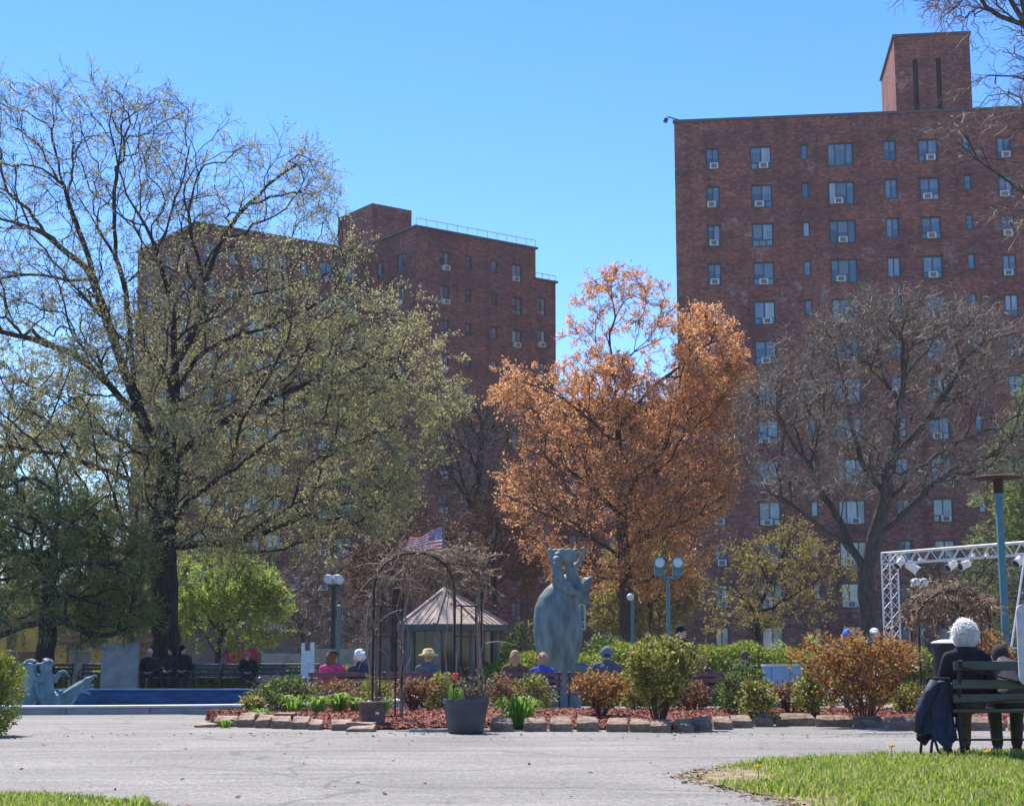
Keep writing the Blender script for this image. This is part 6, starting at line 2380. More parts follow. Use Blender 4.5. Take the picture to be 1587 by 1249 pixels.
# ================================================================== big dark pot
noise_mat('pot_slate', (0.030, 0.036, 0.044), (0.052, 0.060, 0.070), 5, 0.45, spec=0.4)
plain('soil', (0.05, 0.035, 0.025), 0.95)
def pot():
    p = ground(721, 1137)
    sc = F_PX / (p[1] * 1.0) / 1.0
    w_top = (at(757, 1083, p[1])[0] - at(685, 1083, p[1])[0]) / 2
    w_bot = (at(748, 1137, p[1])[0] - at(693, 1137, p[1])[0]) / 2
    H = at(721, 1083, p[1])[2]
    Y = p[1] + w_bot
    t = thing('plant_pot', 'large dark slate-grey round pot at the edge of the bed', 'plant pot', (p[0], Y, 0.0))
    k = Y / p[1]
    w_top, w_bot, H = w_top * k, w_bot * k, H * 1.0
    o = MB().lathe([(w_bot, 0.0), (w_bot * 1.01, 0.02), (w_top * 0.955, H * 0.86), (w_top * 0.955, H * 0.87)], 40).build('pot', 'pot_slate', t, smooth=True)
    MB().lathe([(w_top * 0.96, H * 0.855), (w_top * 1.0, H * 0.87), (w_top * 1.0, H * 0.985), (w_top * 0.985, H), (w_top * 0.93, H), (w_top * 0.92, H * 0.93)], 40).build('rim', 'pot_slate', t)
    MB().lathe([(w_top * 0.93, H * 0.90), (w_top * 0.5, H * 0.935), (0.01, H * 0.94)], 24).build('soil', 'soil', t)
    global rng
    rng = np.random.default_rng(5)
    # dead perennial stems
    d = thing('dead_perennial', 'dry grey-brown stalks standing in the big pot', 'plant', (p[0] + 0.12, Y, H * 0.93))
    n = 70
    a = rng.random(n) * 6.283
    r0 = np.sqrt(rng.random(n)) * 0.17
    s = np.linspace(0, 1, 5)
    hh = rng.uniform(0.12, 0.42, n)
    P = np.stack([np.cos(a)[:, None] * r0[:, None] * (1 + 0.8 * s[None]), np.sin(a)[:, None] * r0[:, None] * (1 + 0.8 * s[None]), hh[:, None] * s[None]], 2) + rng.normal(0, 0.008, (n, 5, 3))
    P[:, 0, 2] = 0
    V, F = sweep(P, np.broadcast_to(np.linspace(0.0045, 0.0025, 5)[None], (n, 5)).copy(), 3)
    mesh_np('stalks', V, F, 'twig_grey', d)
    q = P[:, 2:].reshape(-1, 3)
    V, F = leaf_quads(q[rng.integers(0, len(q), 200)], rng.normal(size=(200, 3)), 0.035, 0.02, 1)
    mesh_np('dry_leaves', V, F, 'leaf_dry', d)
    # red tulip
    plain('tulip_red', (0.72, 0.06, 0.03), 0.5)
    tx = at(706, 1052, Y - 0.12)
    tu = thing('tulip', 'single red tulip in bloom in the big pot', 'flower', (tx[0], Y - 0.12, H * 0.92))
    hz = tx[2] - H * 0.92
    MB().tube([(0.0, 0, 0), (0.01, 0, hz * 0.5), (0, 0, hz)], 0.006, 6).build('stem', 'stem_green', tu)
    for k in range(6):
        a = k * math.pi / 3
        m = MB()
        m.ell((0.022 * math.cos(a), 0.022 * math.sin(a), hz + 0.03), (0.024, 0.012, 0.048), Matrix.Rotation(a + math.pi / 2, 3, 'Z') @ Matrix.Rotation(0.15, 3, 'X'), nu=8, nv=6)
        m.build('petal', 'tulip_red', tu, smooth=True)
    rng = np.random.default_rng(6)
    nn = 20
    V, F, off = [], [], 0
    for k in range(nn):
        a = rng.random() * 6.283
        L = rng.uniform(0.12, 0.26)
        rr = rng.uniform(0.0, 0.1)
        c = [(rr * math.cos(a) + 0.05 * s * math.cos(a), rr * math.sin(a) * 0.6 + 0.05 * s * math.sin(a), L * s) for s in (0, .33, .66, 1)]
        wv = np.array([-math.sin(a), math.cos(a), 0]) 
        for i, w in enumerate((0.012, 0.02, 0.015, 0.001)):
            V += [tuple(np.array(c[i]) - wv * w), tuple(np.array(c[i]) + wv * w)]
        F += [(off + 2 * i, off + 2 * i + 1, off + 2 * i + 3, off + 2 * i + 2) for i in range(3)]
        off += 8
    mesh_np('leaves', V, F, 'leaf_lily', tu)
pot()

# ================================================================== blue drum (small fountain)
noise_mat('drum_blue', (0.15, 0.27, 0.40), (0.24, 0.37, 0.50), 3, 0.5, stretch=(1, 1, 3))
Yd = 33.5
p = at(1218, 1060, Yd)
g = gz(p[0], Yd)
t = thing('blue_drum', 'round pale blue painted fountain drum behind the shrubs', 'fountain', (p[0], Yd, g))
rw = (at(1255, 1050, Yd)[0] - at(1182, 1050, Yd)[0]) / 2
zt = at(1218, 1029, Yd - rw)[2] - g
for k in range(8):
    a0 = k * math.pi / 4 + 0.02
    m = MB()
    arc = [a0 + (math.pi / 4 - 0.04) * i / 6 for i in range(7)]
    poly = [(rw * math.cos(a), rw * math.sin(a)) for a in arc] + [(0.9 * rw * math.cos(a), 0.9 * rw * math.sin(a)) for a in reversed(arc)]
    m.prism(poly, 0.0, zt - 0.04)
    m.build('panel', 'drum_blue', t)
MB().lathe([(rw * 0.97, 0.01), (rw * 0.97, zt - 0.05)], 40).build('core', 'drum_blue', t)
MB().lathe([(rw * 0.6, zt - 0.08), (rw * 0.9, zt - 0.04), (rw * 1.03, zt - 0.04), (rw * 1.03, zt), (rw * 0.9, zt), (rw * 0.85, zt - 0.05), (0.01, zt - 0.06)], 40).build('rim', 'pool_cap', t)

# ================================================================== stone slabs and the white post
for px0, px1, py, Y, lab in [(159, 216, 996, 47.0, 'tall grey stone memorial slab with a faint carved emblem beside the seated people'), (108, 141, 1008, 49.5, 'smaller grey stone slab between the ochre panels')]:
    a, b = at(px0, py, Y), at(px1, py, Y)
    w, H = b[0] - a[0], a[2]
    t = thing('stone_slab', lab, 'memorial', ((a[0] + b[0]) / 2, Y, 0))
    o = MB().box((0, 0, H / 2), (w, 0.22, H)).build('slab', 'slate_wall', t)
    bevel(o, 0.015)
    MB().box((0, 0, 0.05), (w + 0.16, 0.4, 0.12)).build('base', 'pool_stone', t)
    if w > 0.9:
        m = MB()
        for k in range(20):
            a0 = 2 * math.pi * k / 20
            m.bar((0.2 * math.cos(a0), -0.113, H * 0.66 + 0.2 * math.sin(a0)), (0.2 * math.cos(a0 + .32), -0.113, H * 0.66 + 0.2 * math.sin(a0 + .32)), 0.018, 0.008)
        for dx in (-0.06, 0, 0.06):
            m.bar((dx, -0.113, H * 0.66 - 0.12), (dx * 0.3, -0.113, H * 0.66 + 0.12), 0.018, 0.008)
        m.build('emblem', 'pool_stone', t)
Y = 50.0
a = at(476, 1045, Y)
t = thing('white_stand', 'white painted board stand with two prongs behind the dark bench', 'stand', (a[0], Y, 0))
H = at(476, 996, Y)[2]
MB().box((-0.14, 0, H / 2), (0.10, 0.08, H)).build('upright', 'white_paint', t)
MB().box((0.14, 0, H / 2 + 0.01), (0.13, 0.08, H + 0.02)).build('upright', 'white_paint', t)
MB().box((0, 0.02, H * 0.5), (0.36, 0.05, H * 0.68)).build('board', 'white_paint', t)
MB().box((0, 0, 0.04), (0.5, 0.4, 0.08)).build('foot', 'white_paint', t)

# ================================================================== lamps
plain('lamp_globe', (0.62, 0.66, 0.66), 0.3, spec=0.5)
plain('lens', (0.35, 0.42, 0.45), 0.1, spec=0.7)
def four_globe(label, px, top, Y, mat):
    b = at(px, 1030, Y)
    z = at(px, top, Y)[2]
    t = thing('street_lamp', label, 'lamp', (b[0], Y, gz(b[0], Y)), 0.4)
    MB().lathe([(0.14, 0), (0.13, 0.3), (0.075, 0.4), (0.07, z - 0.35), (0.05, z - 0.25)], 14).build('post', mat, t)
    for k in range(4):
        a = k * math.pi / 2 + 0.3
        c = (0.2 * math.cos(a), 0.2 * math.sin(a))
        m = MB().tube([(0, 0, z - 0.3), (c[0] * 0.7, c[1] * 0.7, z - 0.28), (c[0], c[1], z - 0.2)], 0.02, 6)
        m.build('arm', mat, t)
        MB().lathe([(0.06, -0.2), (0.13, -0.14), (0.15, -0.03), (0.11, 0.06), (0.03, 0.09)], 12, (c[0], c[1], z - 0.02)).build('globe', 'lamp_globe', t)
    MB().ell((0, 0, z - 0.05), (0.08, 0.08, 0.12), nu=8, nv=6).build('finial', 'lamp_globe', t)
four_globe('dark lamp post with four white globes in front of the grey thicket', 515, 892, 50.0, 'metal_dark')
four_globe('teal lamp post with white globes under the stage truss', 1430, 893, 56.0, 'metal_teal')
b = at(524, 1030, 54.0)
t = thing('teal_pole', 'plain teal pole standing right behind the four-globe lamp', 'pole', (b[0], 54.0, 0))
z = at(524, 940, 54.0)[2]
MB().lathe([(0.1, 0), (0.09, 0.25), (0.07, 0.3), (0.06, z)], 12).build('post', 'metal_teal', t)
MB().ell((0, 0, z), (0.09, 0.09, 0.07), nu=10, nv=6).build('cap', 'metal_teal', t)

def twin_flood():
    Y = 50.0
    b = at(1037, 1030, Y)
    z = at(1037, 893, Y)[2]
    t = thing('floodlight_post', 'teal post with two round floodlights beside the copper tree', 'lamp', (b[0], Y, 0))
    MB().lathe([(0.11, 0), (0.10, 0.3), (0.07, 0.36), (0.055, z)], 12).build('post', 'metal_teal', t)
    x0, x1 = at(1022, 893, Y)[0] - b[0], at(1050, 893, Y)[0] - b[0]
    MB().tube([(x0, 0, z - 0.05), (x1, 0, z - 0.05)], 0.035, 8).build('crossbar', 'metal_teal', t)
    zc = at(1037, 872, Y)[2]
    for x in (x0, x1):
        h = MB()
        h.tube([(x, 0.16, zc), (x, 0.0, zc), (x, -0.17, zc)], [0.10, 0.17, 0.19], 16)
        h.box((x, 0, zc - 0.26), (0.30, 0.12, 0.26))
        h.build('floodlight', 'metal_teal', t)
        MB().tube([(x, -0.171, zc), (x, -0.19, zc)], [0.155, 0.13], 16).build('lens', 'lens', t)
twin_flood()
Y = 56.0
b = at(981, 1030, Y)
z = at(981, 925, Y)[2]
t = thing('bollard_lamp', 'slim teal lamp post in front of the copper tree trunk', 'lamp', (b[0], Y, 0))
MB().lathe([(0.1, 0), (0.09, 0.25), (0.065, 0.3), (0.055, z - 0.1)], 12).build('post', 'metal_teal', t)
MB().ell((-0.06, 0, z), (0.13, 0.13, 0.13), nu=12, nv=8).build('globe', 'lamp_globe', t)

def big_lamp():
    Y = 29.0
    b = at(1558, 980, Y)
    g = 0.0
    z = at(1552, 742, Y)[2]
    t = thing('street_lamp', 'tall teal lamp post with flat disc head beside the stage', 'lamp', (b[0], Y, gz(b[0], Y)), 0)
    zz = z - gz(b[0], Y)
    o = MB().box((0, 0, (zz - 0.25) / 2), (0.118, 0.118, zz - 0.25)).build('post', 'metal_teal', t)
    bevel(o, 0.02)
    MB().box((0, 0, 0.05), (0.3, 0.3, 0.1)).build('base', 'metal_teal', t)
    MB().tube([(0, 0, zz - 0.26), (0, 0, zz - 0.02)], 0.09, 10).build('neck', 'rust_iron', t)
    MB().lathe([(0.1, -0.035), (0.42, -0.012), (0.45, 0.0), (0.40, 0.02), (0.1, 0.04)], 24, (0, 0, zz + 0.02)).build('lamp_head', 'rust_iron', t)
big_lamp()

# ================================================================== stage truss with spotlights
def stage():
    Y1 = 43.0
    a = at(1366, 857, Y1)
    t = thing('stage_truss', 'silver lattice stage truss frame with a horizontal beam', 'truss', (a[0], Y1, 0))
    zt = a[2]
    w = 0.29
    d = Vector((math.cos(R(-58)), math.sin(R(-58)), 0))
    L = 7.4
    nrm = Vector((-d.y, d.x, 0))
    def lattice(P0, P1, ux, uy, name):
        m = MB()
        P0, P1 = Vector(P0), Vector(P1)
        cs = [ux * 0, ux * w, ux * w + uy * w, uy * w]
        for c in cs:
            m.tube([P0 + c, P1 + c], 0.024, 8)
        m.build(name, 'metal_pale', t)
        m = MB()
        n = int((P1 - P0).length / 0.24)
        for i in range(n):
            s0, s1 = i / n, (i + 1) / n
            for k in range(4):
                c0, c1 = cs[k], cs[(k + 1) % 4]
                if i % 2:
                    c0, c1 = c1, c0
                m.tube([P0 + (P1 - P0) * s0 + c0, P0 + (P1 - P0) * s1 + c1], 0.011, 5, False)
        m.build('lattice_bracing', 'metal_pale', t)
    lattice((0, 0, 0), (0, 0, zt), d, nrm, 'tower')
    lattice((0, 0, zt - w), d * L + Vector((0, 0, zt - w)), Vector((0, 0, 1)), nrm, 'beam')
    P2 = d * (L - w)
    lattice(P2, P2 + Vector((0, 0, zt - w)), d, nrm, 'tower')
    MB().box((0.1, 0.05, 0.02), (0.7, 0.7, 0.04)).build('base_plate', 'metal_dark', t)
    MB().box((P2.x + 0.1, P2.y + 0.05, 0.02), (0.7, 0.7, 0.04)).build('base_plate', 'metal_dark', t)
    # spotlights
    specs = [(1388, 871, 0.30, -2.4, 'white spotlight hanging first beside the truss tower'), (1407, 879, 0.36, 0.55, 'long white spotlight tilted outward, second on the truss'),
             (1420, 868, 0.14, 0.3, 'small spotlight behind the second one on the truss'), (1468, 876, 0.30, -2.7, 'white spotlight hanging at the middle of the truss beam'),
             (1488, 875, 0.30, -2.9, 'white spotlight close beside the middle one'), (1501, 862, 0.13, -2.5, 'small spotlight under the beam past the middle pair'),
             (1522, 862, 0.13, -2.6, 'smaller spotlight alone between the pair and the tall lamp'), (1573, 868, 0.32, -2.6, 'white spotlight hanging beyond the tall lamp post')]
    for px, py, L_, ang, lab in specs:
        # position along the beam
        k = (px - CX) / F_PX
        A = Vector((a[0], Y1, 0)) - nrm * 0.0
        tt = (k * (A.y * CT + (zt - EYE) * ST) - A.x) / (d.x - k * d.y * CT)
        base = A + d * tt + nrm * (w / 2)
        zc = at(px, py, base.y)[2]
        s = thing('spotlight', lab, 'spotlight', (base.x, base.y, zc), 0, 'spotlights on the stage truss')
        hx = Vector((math.cos(ang), -0.35, -abs(math.sin(ang)) - 0.15)).normalized()
        r = L_ * 0.36
        body = MB().tube([-hx * L_ * 0.5, -hx * L_ * 0.42, hx * L_ * 0.3, hx * L_ * 0.5], [r * 0.6, r * 0.85, r * 0.9, r], 14)
        body.build('body', 'metal_white', s)
        MB().tube([hx * L_ * 0.501, hx * L_ * 0.54], [r * 0.9, r * 0.8], 14).build('lens', 'black', s)
        top = zt - w - zc
        side = hx.cross(Vector((0, 0, 1))).normalized() * r * 1.15
        y = MB()
        y.tube([-side, -side + Vector((0, 0, r * 1.4)), side + Vector((0, 0, r * 1.4)), side], 0.014, 6)
        y.tube([Vector((0, 0, r * 1.4)), Vector((0, 0, max(top, r * 1.5)))], 0.016, 6)
        y.build('yoke', 'metal_pale', s)
stage()

# slanting white pole beside the stage
Y = 33.0
p0, p1 = at(1570, 985, Y), at(1590, 850, Y)
dirv = (p1 - p0)
foot = p0 - dirv * (p0[2] / dirv[2])
t = thing('white_pole', 'thin slanting white pole near the tall teal lamp', 'pole', tuple(foot))
MB().tube([(0, 0, 0), tuple((p1 - foot) * 0.5), tuple((p1 - foot) * 1.2)], 0.022, 8).build('shaft', 'white_paint', t)
MB().ell((0, 0, 0.03), (0.05, 0.05, 0.03), nu=10, nv=5).build('ferrule', 'metal_dark', t)

# dried vine arch under the truss
def vine_arch():
    global rng
    rng = np.random.default_rng(91)
    Y = 27.5
    c = at(1478, 1010, Y)
    t = thing('vine_arch', 'second garden arch smothered in dry brown vines beyond the bench', 'arch', (c[0], Y, 0))
    L, Rr = at(1425, 1000, Y)[0] - c[0], at(1535, 1000, Y)[0] - c[0]
    zs, zt = at(1425, 960, Y)[2], at(1480, 915, Y)[2]
    pts = [(L, 0, 0), (L, 0, zs * 0.5), (L, 0, zs)]
    hw, mid = (Rr - L) / 2, (Rr + L) / 2
    for i in range(1, 10):
        a = math.pi - math.pi * i / 10
        pts.append((mid + hw * math.cos(a), 0, zs + (zt - zs) * math.sin(a)))
    pts += [(Rr, 0, zs), (Rr, 0, zs * 0.5), (Rr, 0, 0)]
    for oy in (0, 0.5):
        MB().tube([(x, y + oy, z) for x, y, z in pts], 0.02, 8).build('hoop', 'rust_iron', t)
    for z in (0.4, 0.9, zs):
        for x in (L, Rr):
            MB().tube([(x, 0, z), (x, 0.5, z)], 0.012, 6).build('side_rail', 'rust_iron', t)
    pp = np.array(pts)
    n = 430
    u = rng.uniform(0, len(pp) - 1, n) 
    u = np.where(rng.random(n) < 0.7, np.clip(rng.choice([3.5, 5.5, 8.0, 10.5], n) + rng.normal(0, 0.9, n), 0, 14), u)
    b = np.stack([np.interp(u, np.arange(len(pp)), pp[:, j]) for j in range(3)], 1) + rng.normal(0, 0.13, (n, 3)) + np.stack([np.zeros(n), rng.uniform(0, 0.5, n), np.zeros(n)], 1)
    d = rng.normal(size=(n, 3)) + np.array([0.5, 0, -0.1])
    d /= np.linalg.norm(d, axis=1, keepdims=True)
    Ln = rng.uniform(0.12, 0.45, n)
    s = np.linspace(0, 1, 5)
    P = b[:, None] + d[:, None] * (Ln[:, None] * s[None])[..., None]
    P[:, :, 2] -= Ln[:, None] * 0.4 * s[None] ** 2
    P[:, :, 2] = np.maximum(P[:, :, 2], 0.03)
    V, F = sweep(P, np.broadcast_to(np.linspace(0.010, 0.004, 5)[None], (n, 5)).copy(), 3)
    mesh_np('vines', V, F, 'leaf_dry', t)
    q = P[:, 1:].reshape(-1, 3)
    V, F = leaf_quads(q[rng.integers(0, len(q), 900)], rng.normal(size=(900, 3)) + np.array([0, 0, -0.8]), 0.11, 0.035, 0.8)
    mesh_np('dry_leaves', V, F, 'leaf_dry', t)
vine_arch()

# waste bin with a pale lid beyond the arch
Y = 30.0
a = at(1470, 1000, Y)
t = thing('waste_bin', 'black waste bin with pale lid beyond the dry vine arch', 'bin', (a[0], Y, gz(a[0], Y)))
zz = at(1470, 992, Y)[2] - gz(a[0], Y)
MB().lathe([(0.24, 0), (0.27, 0.05), (0.29, zz - 0.1), (0.28, zz - 0.06)], 24).build('bin_body', 'black', t)
MB().lathe([(0.31, zz - 0.06), (0.32, zz - 0.035), (0.16, zz + 0.01), (0.02, zz + 0.015)], 24).build('lid', 'white_paint', t)
MB().box((-0.05, -0.295, zz * 0.5), (0.26, 0.02, 0.34)).build('notice', 'white_paint', t)

# grey rounded panel at the very edge of the frame
plain('panel_grey', (0.42, 0.43, 0.43), 0.5)
Y = 14.2
a = at(1577, 1000, Y)
zt_, zb_ = at(1580, 936, Y)[2], at(1580, 1062, Y)[2]
t = thing('grey_panel', 'light grey rounded sign panel cut by the frame edge beside the bench', 'sign', (a[0] + 0.35, Y, 0))
poly = []
r = 0.07
for cx_, cz_, a0 in [(0.35 - r, zt_ - r, 0), (-0.35 + r, zt_ - r, 90), (-0.35 + r, zb_ + r, 180), (0.35 - r, zb_ + r, 270)]:
    for k in range(6):
        an = R(a0 + 90 * k / 5)
        poly.append((cx_ + r * math.cos(an), cz_ + r * math.sin(an)))
n = len(poly)
m = MB().add([(x, -0.012, z) for x, z in poly] + [(x, 0.012, z) for x, z in poly], [tuple(range(n)), tuple(reversed(range(n, 2 * n)))] + [(i, n + i, n + (i + 1) % n, (i + 1) % n) for i in range(n)])
m.build('panel', 'panel_grey', t)
MB().tube([(0.1, 0.04, 0), (0.1, 0.04, zt_ - 0.1)], 0.03, 8).build('post', 'metal_dark', t)
# ================================================================== people
CLOTH = {}
def cloth(c, rough=0.9):
    k = tuple(round(v, 3) for v in c)
    if k not in CLOTH:
        nm = 'cloth_%d' % len(CLOTH)
        noise_mat(nm, tuple(v * 0.8 for v in c), tuple(min(1, v * 1.2) for v in c), 14, rough, bump=0.3, bscale=30, spec=0.15)
        CLOTH[k] = nm
    return CLOTH[k]

def hand(m, w, d, s=1.0, up=Vector((0, 0, 1))):
    """palm with five bent fingers at wrist w pointing along d"""
    d = Vector(d).normalized()
    x = d.cross(up).normalized()
    n = x.cross(d)
    w = Vector(w)
    m.ell(w + d * 0.045 * s, (0.038 * s, 0.05 * s, 0.017 * s), Matrix((x, d, n)).transposed(), 10, 6)
    for i, (o, L) in enumerate([(-0.030, 0.060), (-0.010, 0.072), (0.010, 0.068), (0.028, 0.052)]):
        a = w + d * 0.085 * s + x * o * s
        b = a + d * L * 0.5 * s - n * 0.008 * s
        c = b + d * L * 0.4 * s - n * 0.022 * s
        m.tube([a - d * 0.012 * s, a, b, c], [0.0085 * s, 0.0088 * s, 0.008 * s, 0.006 * s], 6)
    a = w + d * 0.03 * s - x * 0.034 * s
    m.tube([a, a + (d * 0.6 - x * 0.7) * 0.035 * s, a + (d * 1.1 - x * 0.7) * 0.055 * s], [0.011 * s, 0.010 * s, 0.007 * s], 6)

def person(label, loc, rz, pose='sit', top=(0.1, 0.1, 0.1), legs=(0.05, 0.05, 0.07), hair=(0.1, 0.07, 0.05), hairstyle='short', hat=None, hatcol=(0.3, 0.3, 0.3),
           shoe=(0.03, 0.03, 0.03), s=1.0, lean=0.0, turn=0.0, fine=0.018, arms='lap', skin='skin', group=None, bulk=1.0, head_drop=0.0):
    p = thing('person', label, 'person', loc, rz, group)
    p.scale = (s, s, s)
    if pose == 'sit':
        hipz, hipy = 0.53, 0.0
        kn = lambda q: Vector((q * 0.11, 0.43, 0.51))
        an = lambda q: Vector((q * 0.10, 0.40 + 0.03 * q, 0.09))
    else:
        hipz, hipy = 0.90, 0.0
        st = 0.14 if pose == 'walk' else 0.02
        kn = lambda q: Vector((q * 0.095, st * q * 0.8 + 0.03, 0.49))
        an = lambda q: Vector((q * 0.09, st * q * 1.2 - 0.05, 0.09))
    B = lambda x, y, z: Vector((x, y + lean * (z - hipz), z - 0.5 * abs(lean) * (z - hipz) * abs(lean)))
    z = hipz
    chest, neck, head = B(0, -0.01, z + 0.33), B(0, 0.0, z + 0.49), B(0, 0.03 + lean * 0.1, z + 0.62 - head_drop)
    hips = [Vector((q * 0.09, hipy, z)) for q in (-1, 1)]
    sh = [B(q * 0.17 * bulk, -0.01, z + 0.405) for q in (-1, 1)]
    if arms == 'lap':
        el = [B(q * 0.235 * bulk, 0.06, z + 0.16) for q in (-1, 1)]
        wr = [Vector((q * 0.10, 0.27 if pose == 'sit' else 0.16, z + (0.08 if pose == 'sit' else 0.10))) for q in (-1, 1)]
    elif arms == 'side':
        el = [B(q * 0.235 * bulk, -0.02 - 0.05 * q, z + 0.15) for q in (-1, 1)]
        wr = [B(q * 0.23, 0.08 + 0.08 * q, z - 0.08) for q in (-1, 1)]
    else:                                   # 'reach': one arm stretched to the side
        el = [B(-0.235, 0.06, z + 0.16), B(0.42, 0.05, z + 0.42)]
        wr = [Vector((-0.10, 0.22, z + 0.08)), B(0.66, 0.12, z + 0.44)]
    T = Matrix.Rotation(turn, 3, 'Z')
    # body: one continuous skin-coloured figure
    m = MB()
    m.cap((0, hipy, z), chest, 0.10, 0.10).cap(chest, neck, 0.09, 0.05).cap(neck, head, 0.05, 0.055)
    m.ell(head, (0.074, 0.094, 0.118), T, 14, 10)
    f = lambda x, y, zz: head + T @ Vector((x, y, zz))
    m.ell(f(0, 0.055, -0.065), (0.045, 0.045, 0.05), T, 10, 8)       # jaw
    m.cap(f(0, 0.088, 0.012), f(0, 0.108, -0.022), 0.010, 0.014, 8)  # nose
    for q in (-1, 1):
        m.ell(f(q * 0.076, -0.005, -0.005), (0.014, 0.022, 0.032), T, 8, 6)
    for i in (0, 1):
        m.cap(hips[i], kn(2 * i - 1), 0.075, 0.055).cap(kn(2 * i - 1), an(2 * i - 1), 0.05, 0.035)
        m.cap(sh[i], el[i], 0.045, 0.036).cap(el[i], wr[i], 0.035, 0.026)
    m.build('body', skin, p, remesh=fine, smooth_it=2)
    h = MB()
    for i in (0, 1):
        hand(h, wr[i], wr[i] - el[i])
    h.build('hand', skin, p, smooth=True)
    e = MB()
    for q in (-1, 1):
        e.ell(f(q * 0.031, 0.084, 0.012), (0.011, 0.009, 0.007), T, 8, 6)
    e.build('eyes', 'black', p)
    lp = MB()
    lp.ell(f(0, 0.096, -0.052), (0.024, 0.008, 0.006), T, 8, 6)
    lp.build('mouth', cloth((0.35, 0.12, 0.10)), p)
    # clothes
    m = MB()
    m.ell((0, hipy, z + 0.04), (0.175 * bulk, 0.14 * bulk, 0.15), None, 14, 8)
    m.cap(B(0, 0, z + 0.08), B(0, -0.01, z + 0.30), 0.145 * bulk, 0.15 * bulk)
    m.ell(B(0, -0.01, z + 0.33), (0.19 * bulk, 0.135 * bulk, 0.16), None, 14, 8)
    for i in (0, 1):
        m.cap(B(0, -0.005, z + 0.455), sh[i], 0.075, 0.074)
    m.cap(B(0, 0, z + 0.40), B(0, 0.0, z + 0.50), 0.10, 0.064)
    for i in (0, 1):
        m.cap(sh[i], el[i], 0.078, 0.062).cap(el[i], el[i] + (wr[i] - el[i]) * 0.92, 0.06, 0.046)
    m.build('jacket', cloth(top), p, remesh=fine, smooth_it=3)
    m = MB()
    m.ell((0, hipy, z - 0.01), (0.17, 0.135, 0.11), None, 14, 8)
    for i in (0, 1):
        q = 2 * i - 1
        m.cap(hips[i], kn(q), 0.095, 0.075).cap(kn(q), an(q) + Vector((0, 0, 0.03)), 0.074, 0.058)
    m.build('trousers', cloth(legs), p, remesh=fine, smooth_it=3)
    for i in (0, 1):
        a = an(2 * i - 1)
        m = MB()
        m.cap(a + Vector((0, -0.03, -0.045)), a + Vector((0, 0.13, -0.05)), 0.046, 0.040)
        m.cap(a + Vector((0, 0, 0.0)), a + Vector((0, 0, -0.04)), 0.045, 0.046)
        m.build('shoe', cloth(shoe), p, remesh=fine * 0.8, smooth_it=2)
    # hair
    hm = cloth(hair)
    m = MB()
    if hairstyle == 'short':
        m.ell(f(0, -0.015, 0.028), (0.086, 0.102, 0.108), T, 14, 10)
    elif hairstyle == 'curly':
        m.ell(f(0, -0.02, 0.03), (0.10, 0.11, 0.12), T, 14, 10)
        rr = random.Random(int(loc[0] * 100))
        for k in range(46):
            a, b = rr.uniform(0, 6.28), rr.uniform(-0.5, 1.5)
            v = Vector((math.cos(a) * math.cos(b) * 0.10, math.sin(a) * math.cos(b) * 0.11 - 0.02, math.sin(b) * 0.115 + 0.03))
            if v.y < 0.06 or v.z > 0.08:
                m.ell(head + T @ v, (0.026, 0.026, 0.026), None, 6, 5)
    elif hairstyle == 'long':
        m.ell(f(0, -0.02, 0.03), (0.094, 0.108, 0.112), T, 14, 10)
        m.cap(f(0, -0.07, 0.0), f(0, -0.09, -0.15), 0.085, 0.055)
        for q in (-1, 1):
            m.cap(f(q * 0.07, -0.03, 0.0), f(q * 0.075, -0.04, -0.13), 0.038, 0.03)
    if hairstyle != 'none':
        m.build('hair', hm, p, remesh=fine * 0.8, smooth_it=1)
    if hat:
        m = MB()
        hc = cloth(hatcol)
        if hat == 'cap':
            m.ell(f(0, -0.005, 0.072), (0.096, 0.108, 0.080), T, 14, 8)
            m.ell(f(0, 0.115, 0.062), (0.075, 0.075, 0.014), T, 12, 6)
        elif hat == 'beanie':
            m.ell(f(0, -0.012, 0.055), (0.099, 0.112, 0.105), T, 14, 8)
            m.cap(f(-0.03, 0, 0.03), f(0.03, 0, 0.03), 0.092, 0.092)
        elif hat == 'sun':
            c = f(0, -0.005, 0.06)
            m.lathe([(0.19, -0.035), (0.195, -0.02), (0.11, 0.02), (0.10, 0.08), (0.06, 0.105), (0.01, 0.11)], 20, tuple(c))
        elif hat == 'hood':
            m.ell(f(0, -0.02, 0.02), (0.12, 0.13, 0.145), T, 14, 8)
            m.cap(f(0, -0.05, -0.06), B(0, -0.03, z + 0.44), 0.11, 0.13)
        m.build('hat', hc, p, remesh=None if hat == 'sun' else fine * 0.8, smooth=True)
    return p

SITZ = GB
def sit_mid(label, px, **k):
    return person(label, (at(px, 1040, YB_)[0], YB_ - 0.12, SITZ - 0.03), k.pop('rz', 0.0), 'sit', **k)
sit_mid('woman in a bright pink top and dark cap on the red bench', 516, top=(0.62, 0.06, 0.16), hair=(0.16, 0.075, 0.04), hairstyle='long', hat='cap', hatcol=(0.03, 0.04, 0.035), turn=-0.7, legs=(0.04, 0.04, 0.06))
sit_mid('white-haired person in dark clothes turning towards the woman in pink', 560, rz=0.5, top=(0.05, 0.05, 0.065), hair=(0.66, 0.64, 0.62), hairstyle='curly', turn=1.0, lean=0.1)
sit_mid('person in a straw sun hat and grey top framed by the rose arch', 664, top=(0.11, 0.12, 0.13), hair=(0.3, 0.2, 0.13), hat='sun', hatcol=(0.55, 0.42, 0.18))
sit_mid('woman with ginger blond hair seated beside the woman in blue', 798, top=(0.13, 0.075, 0.05), hair=(0.42, 0.24, 0.12), hairstyle='long')
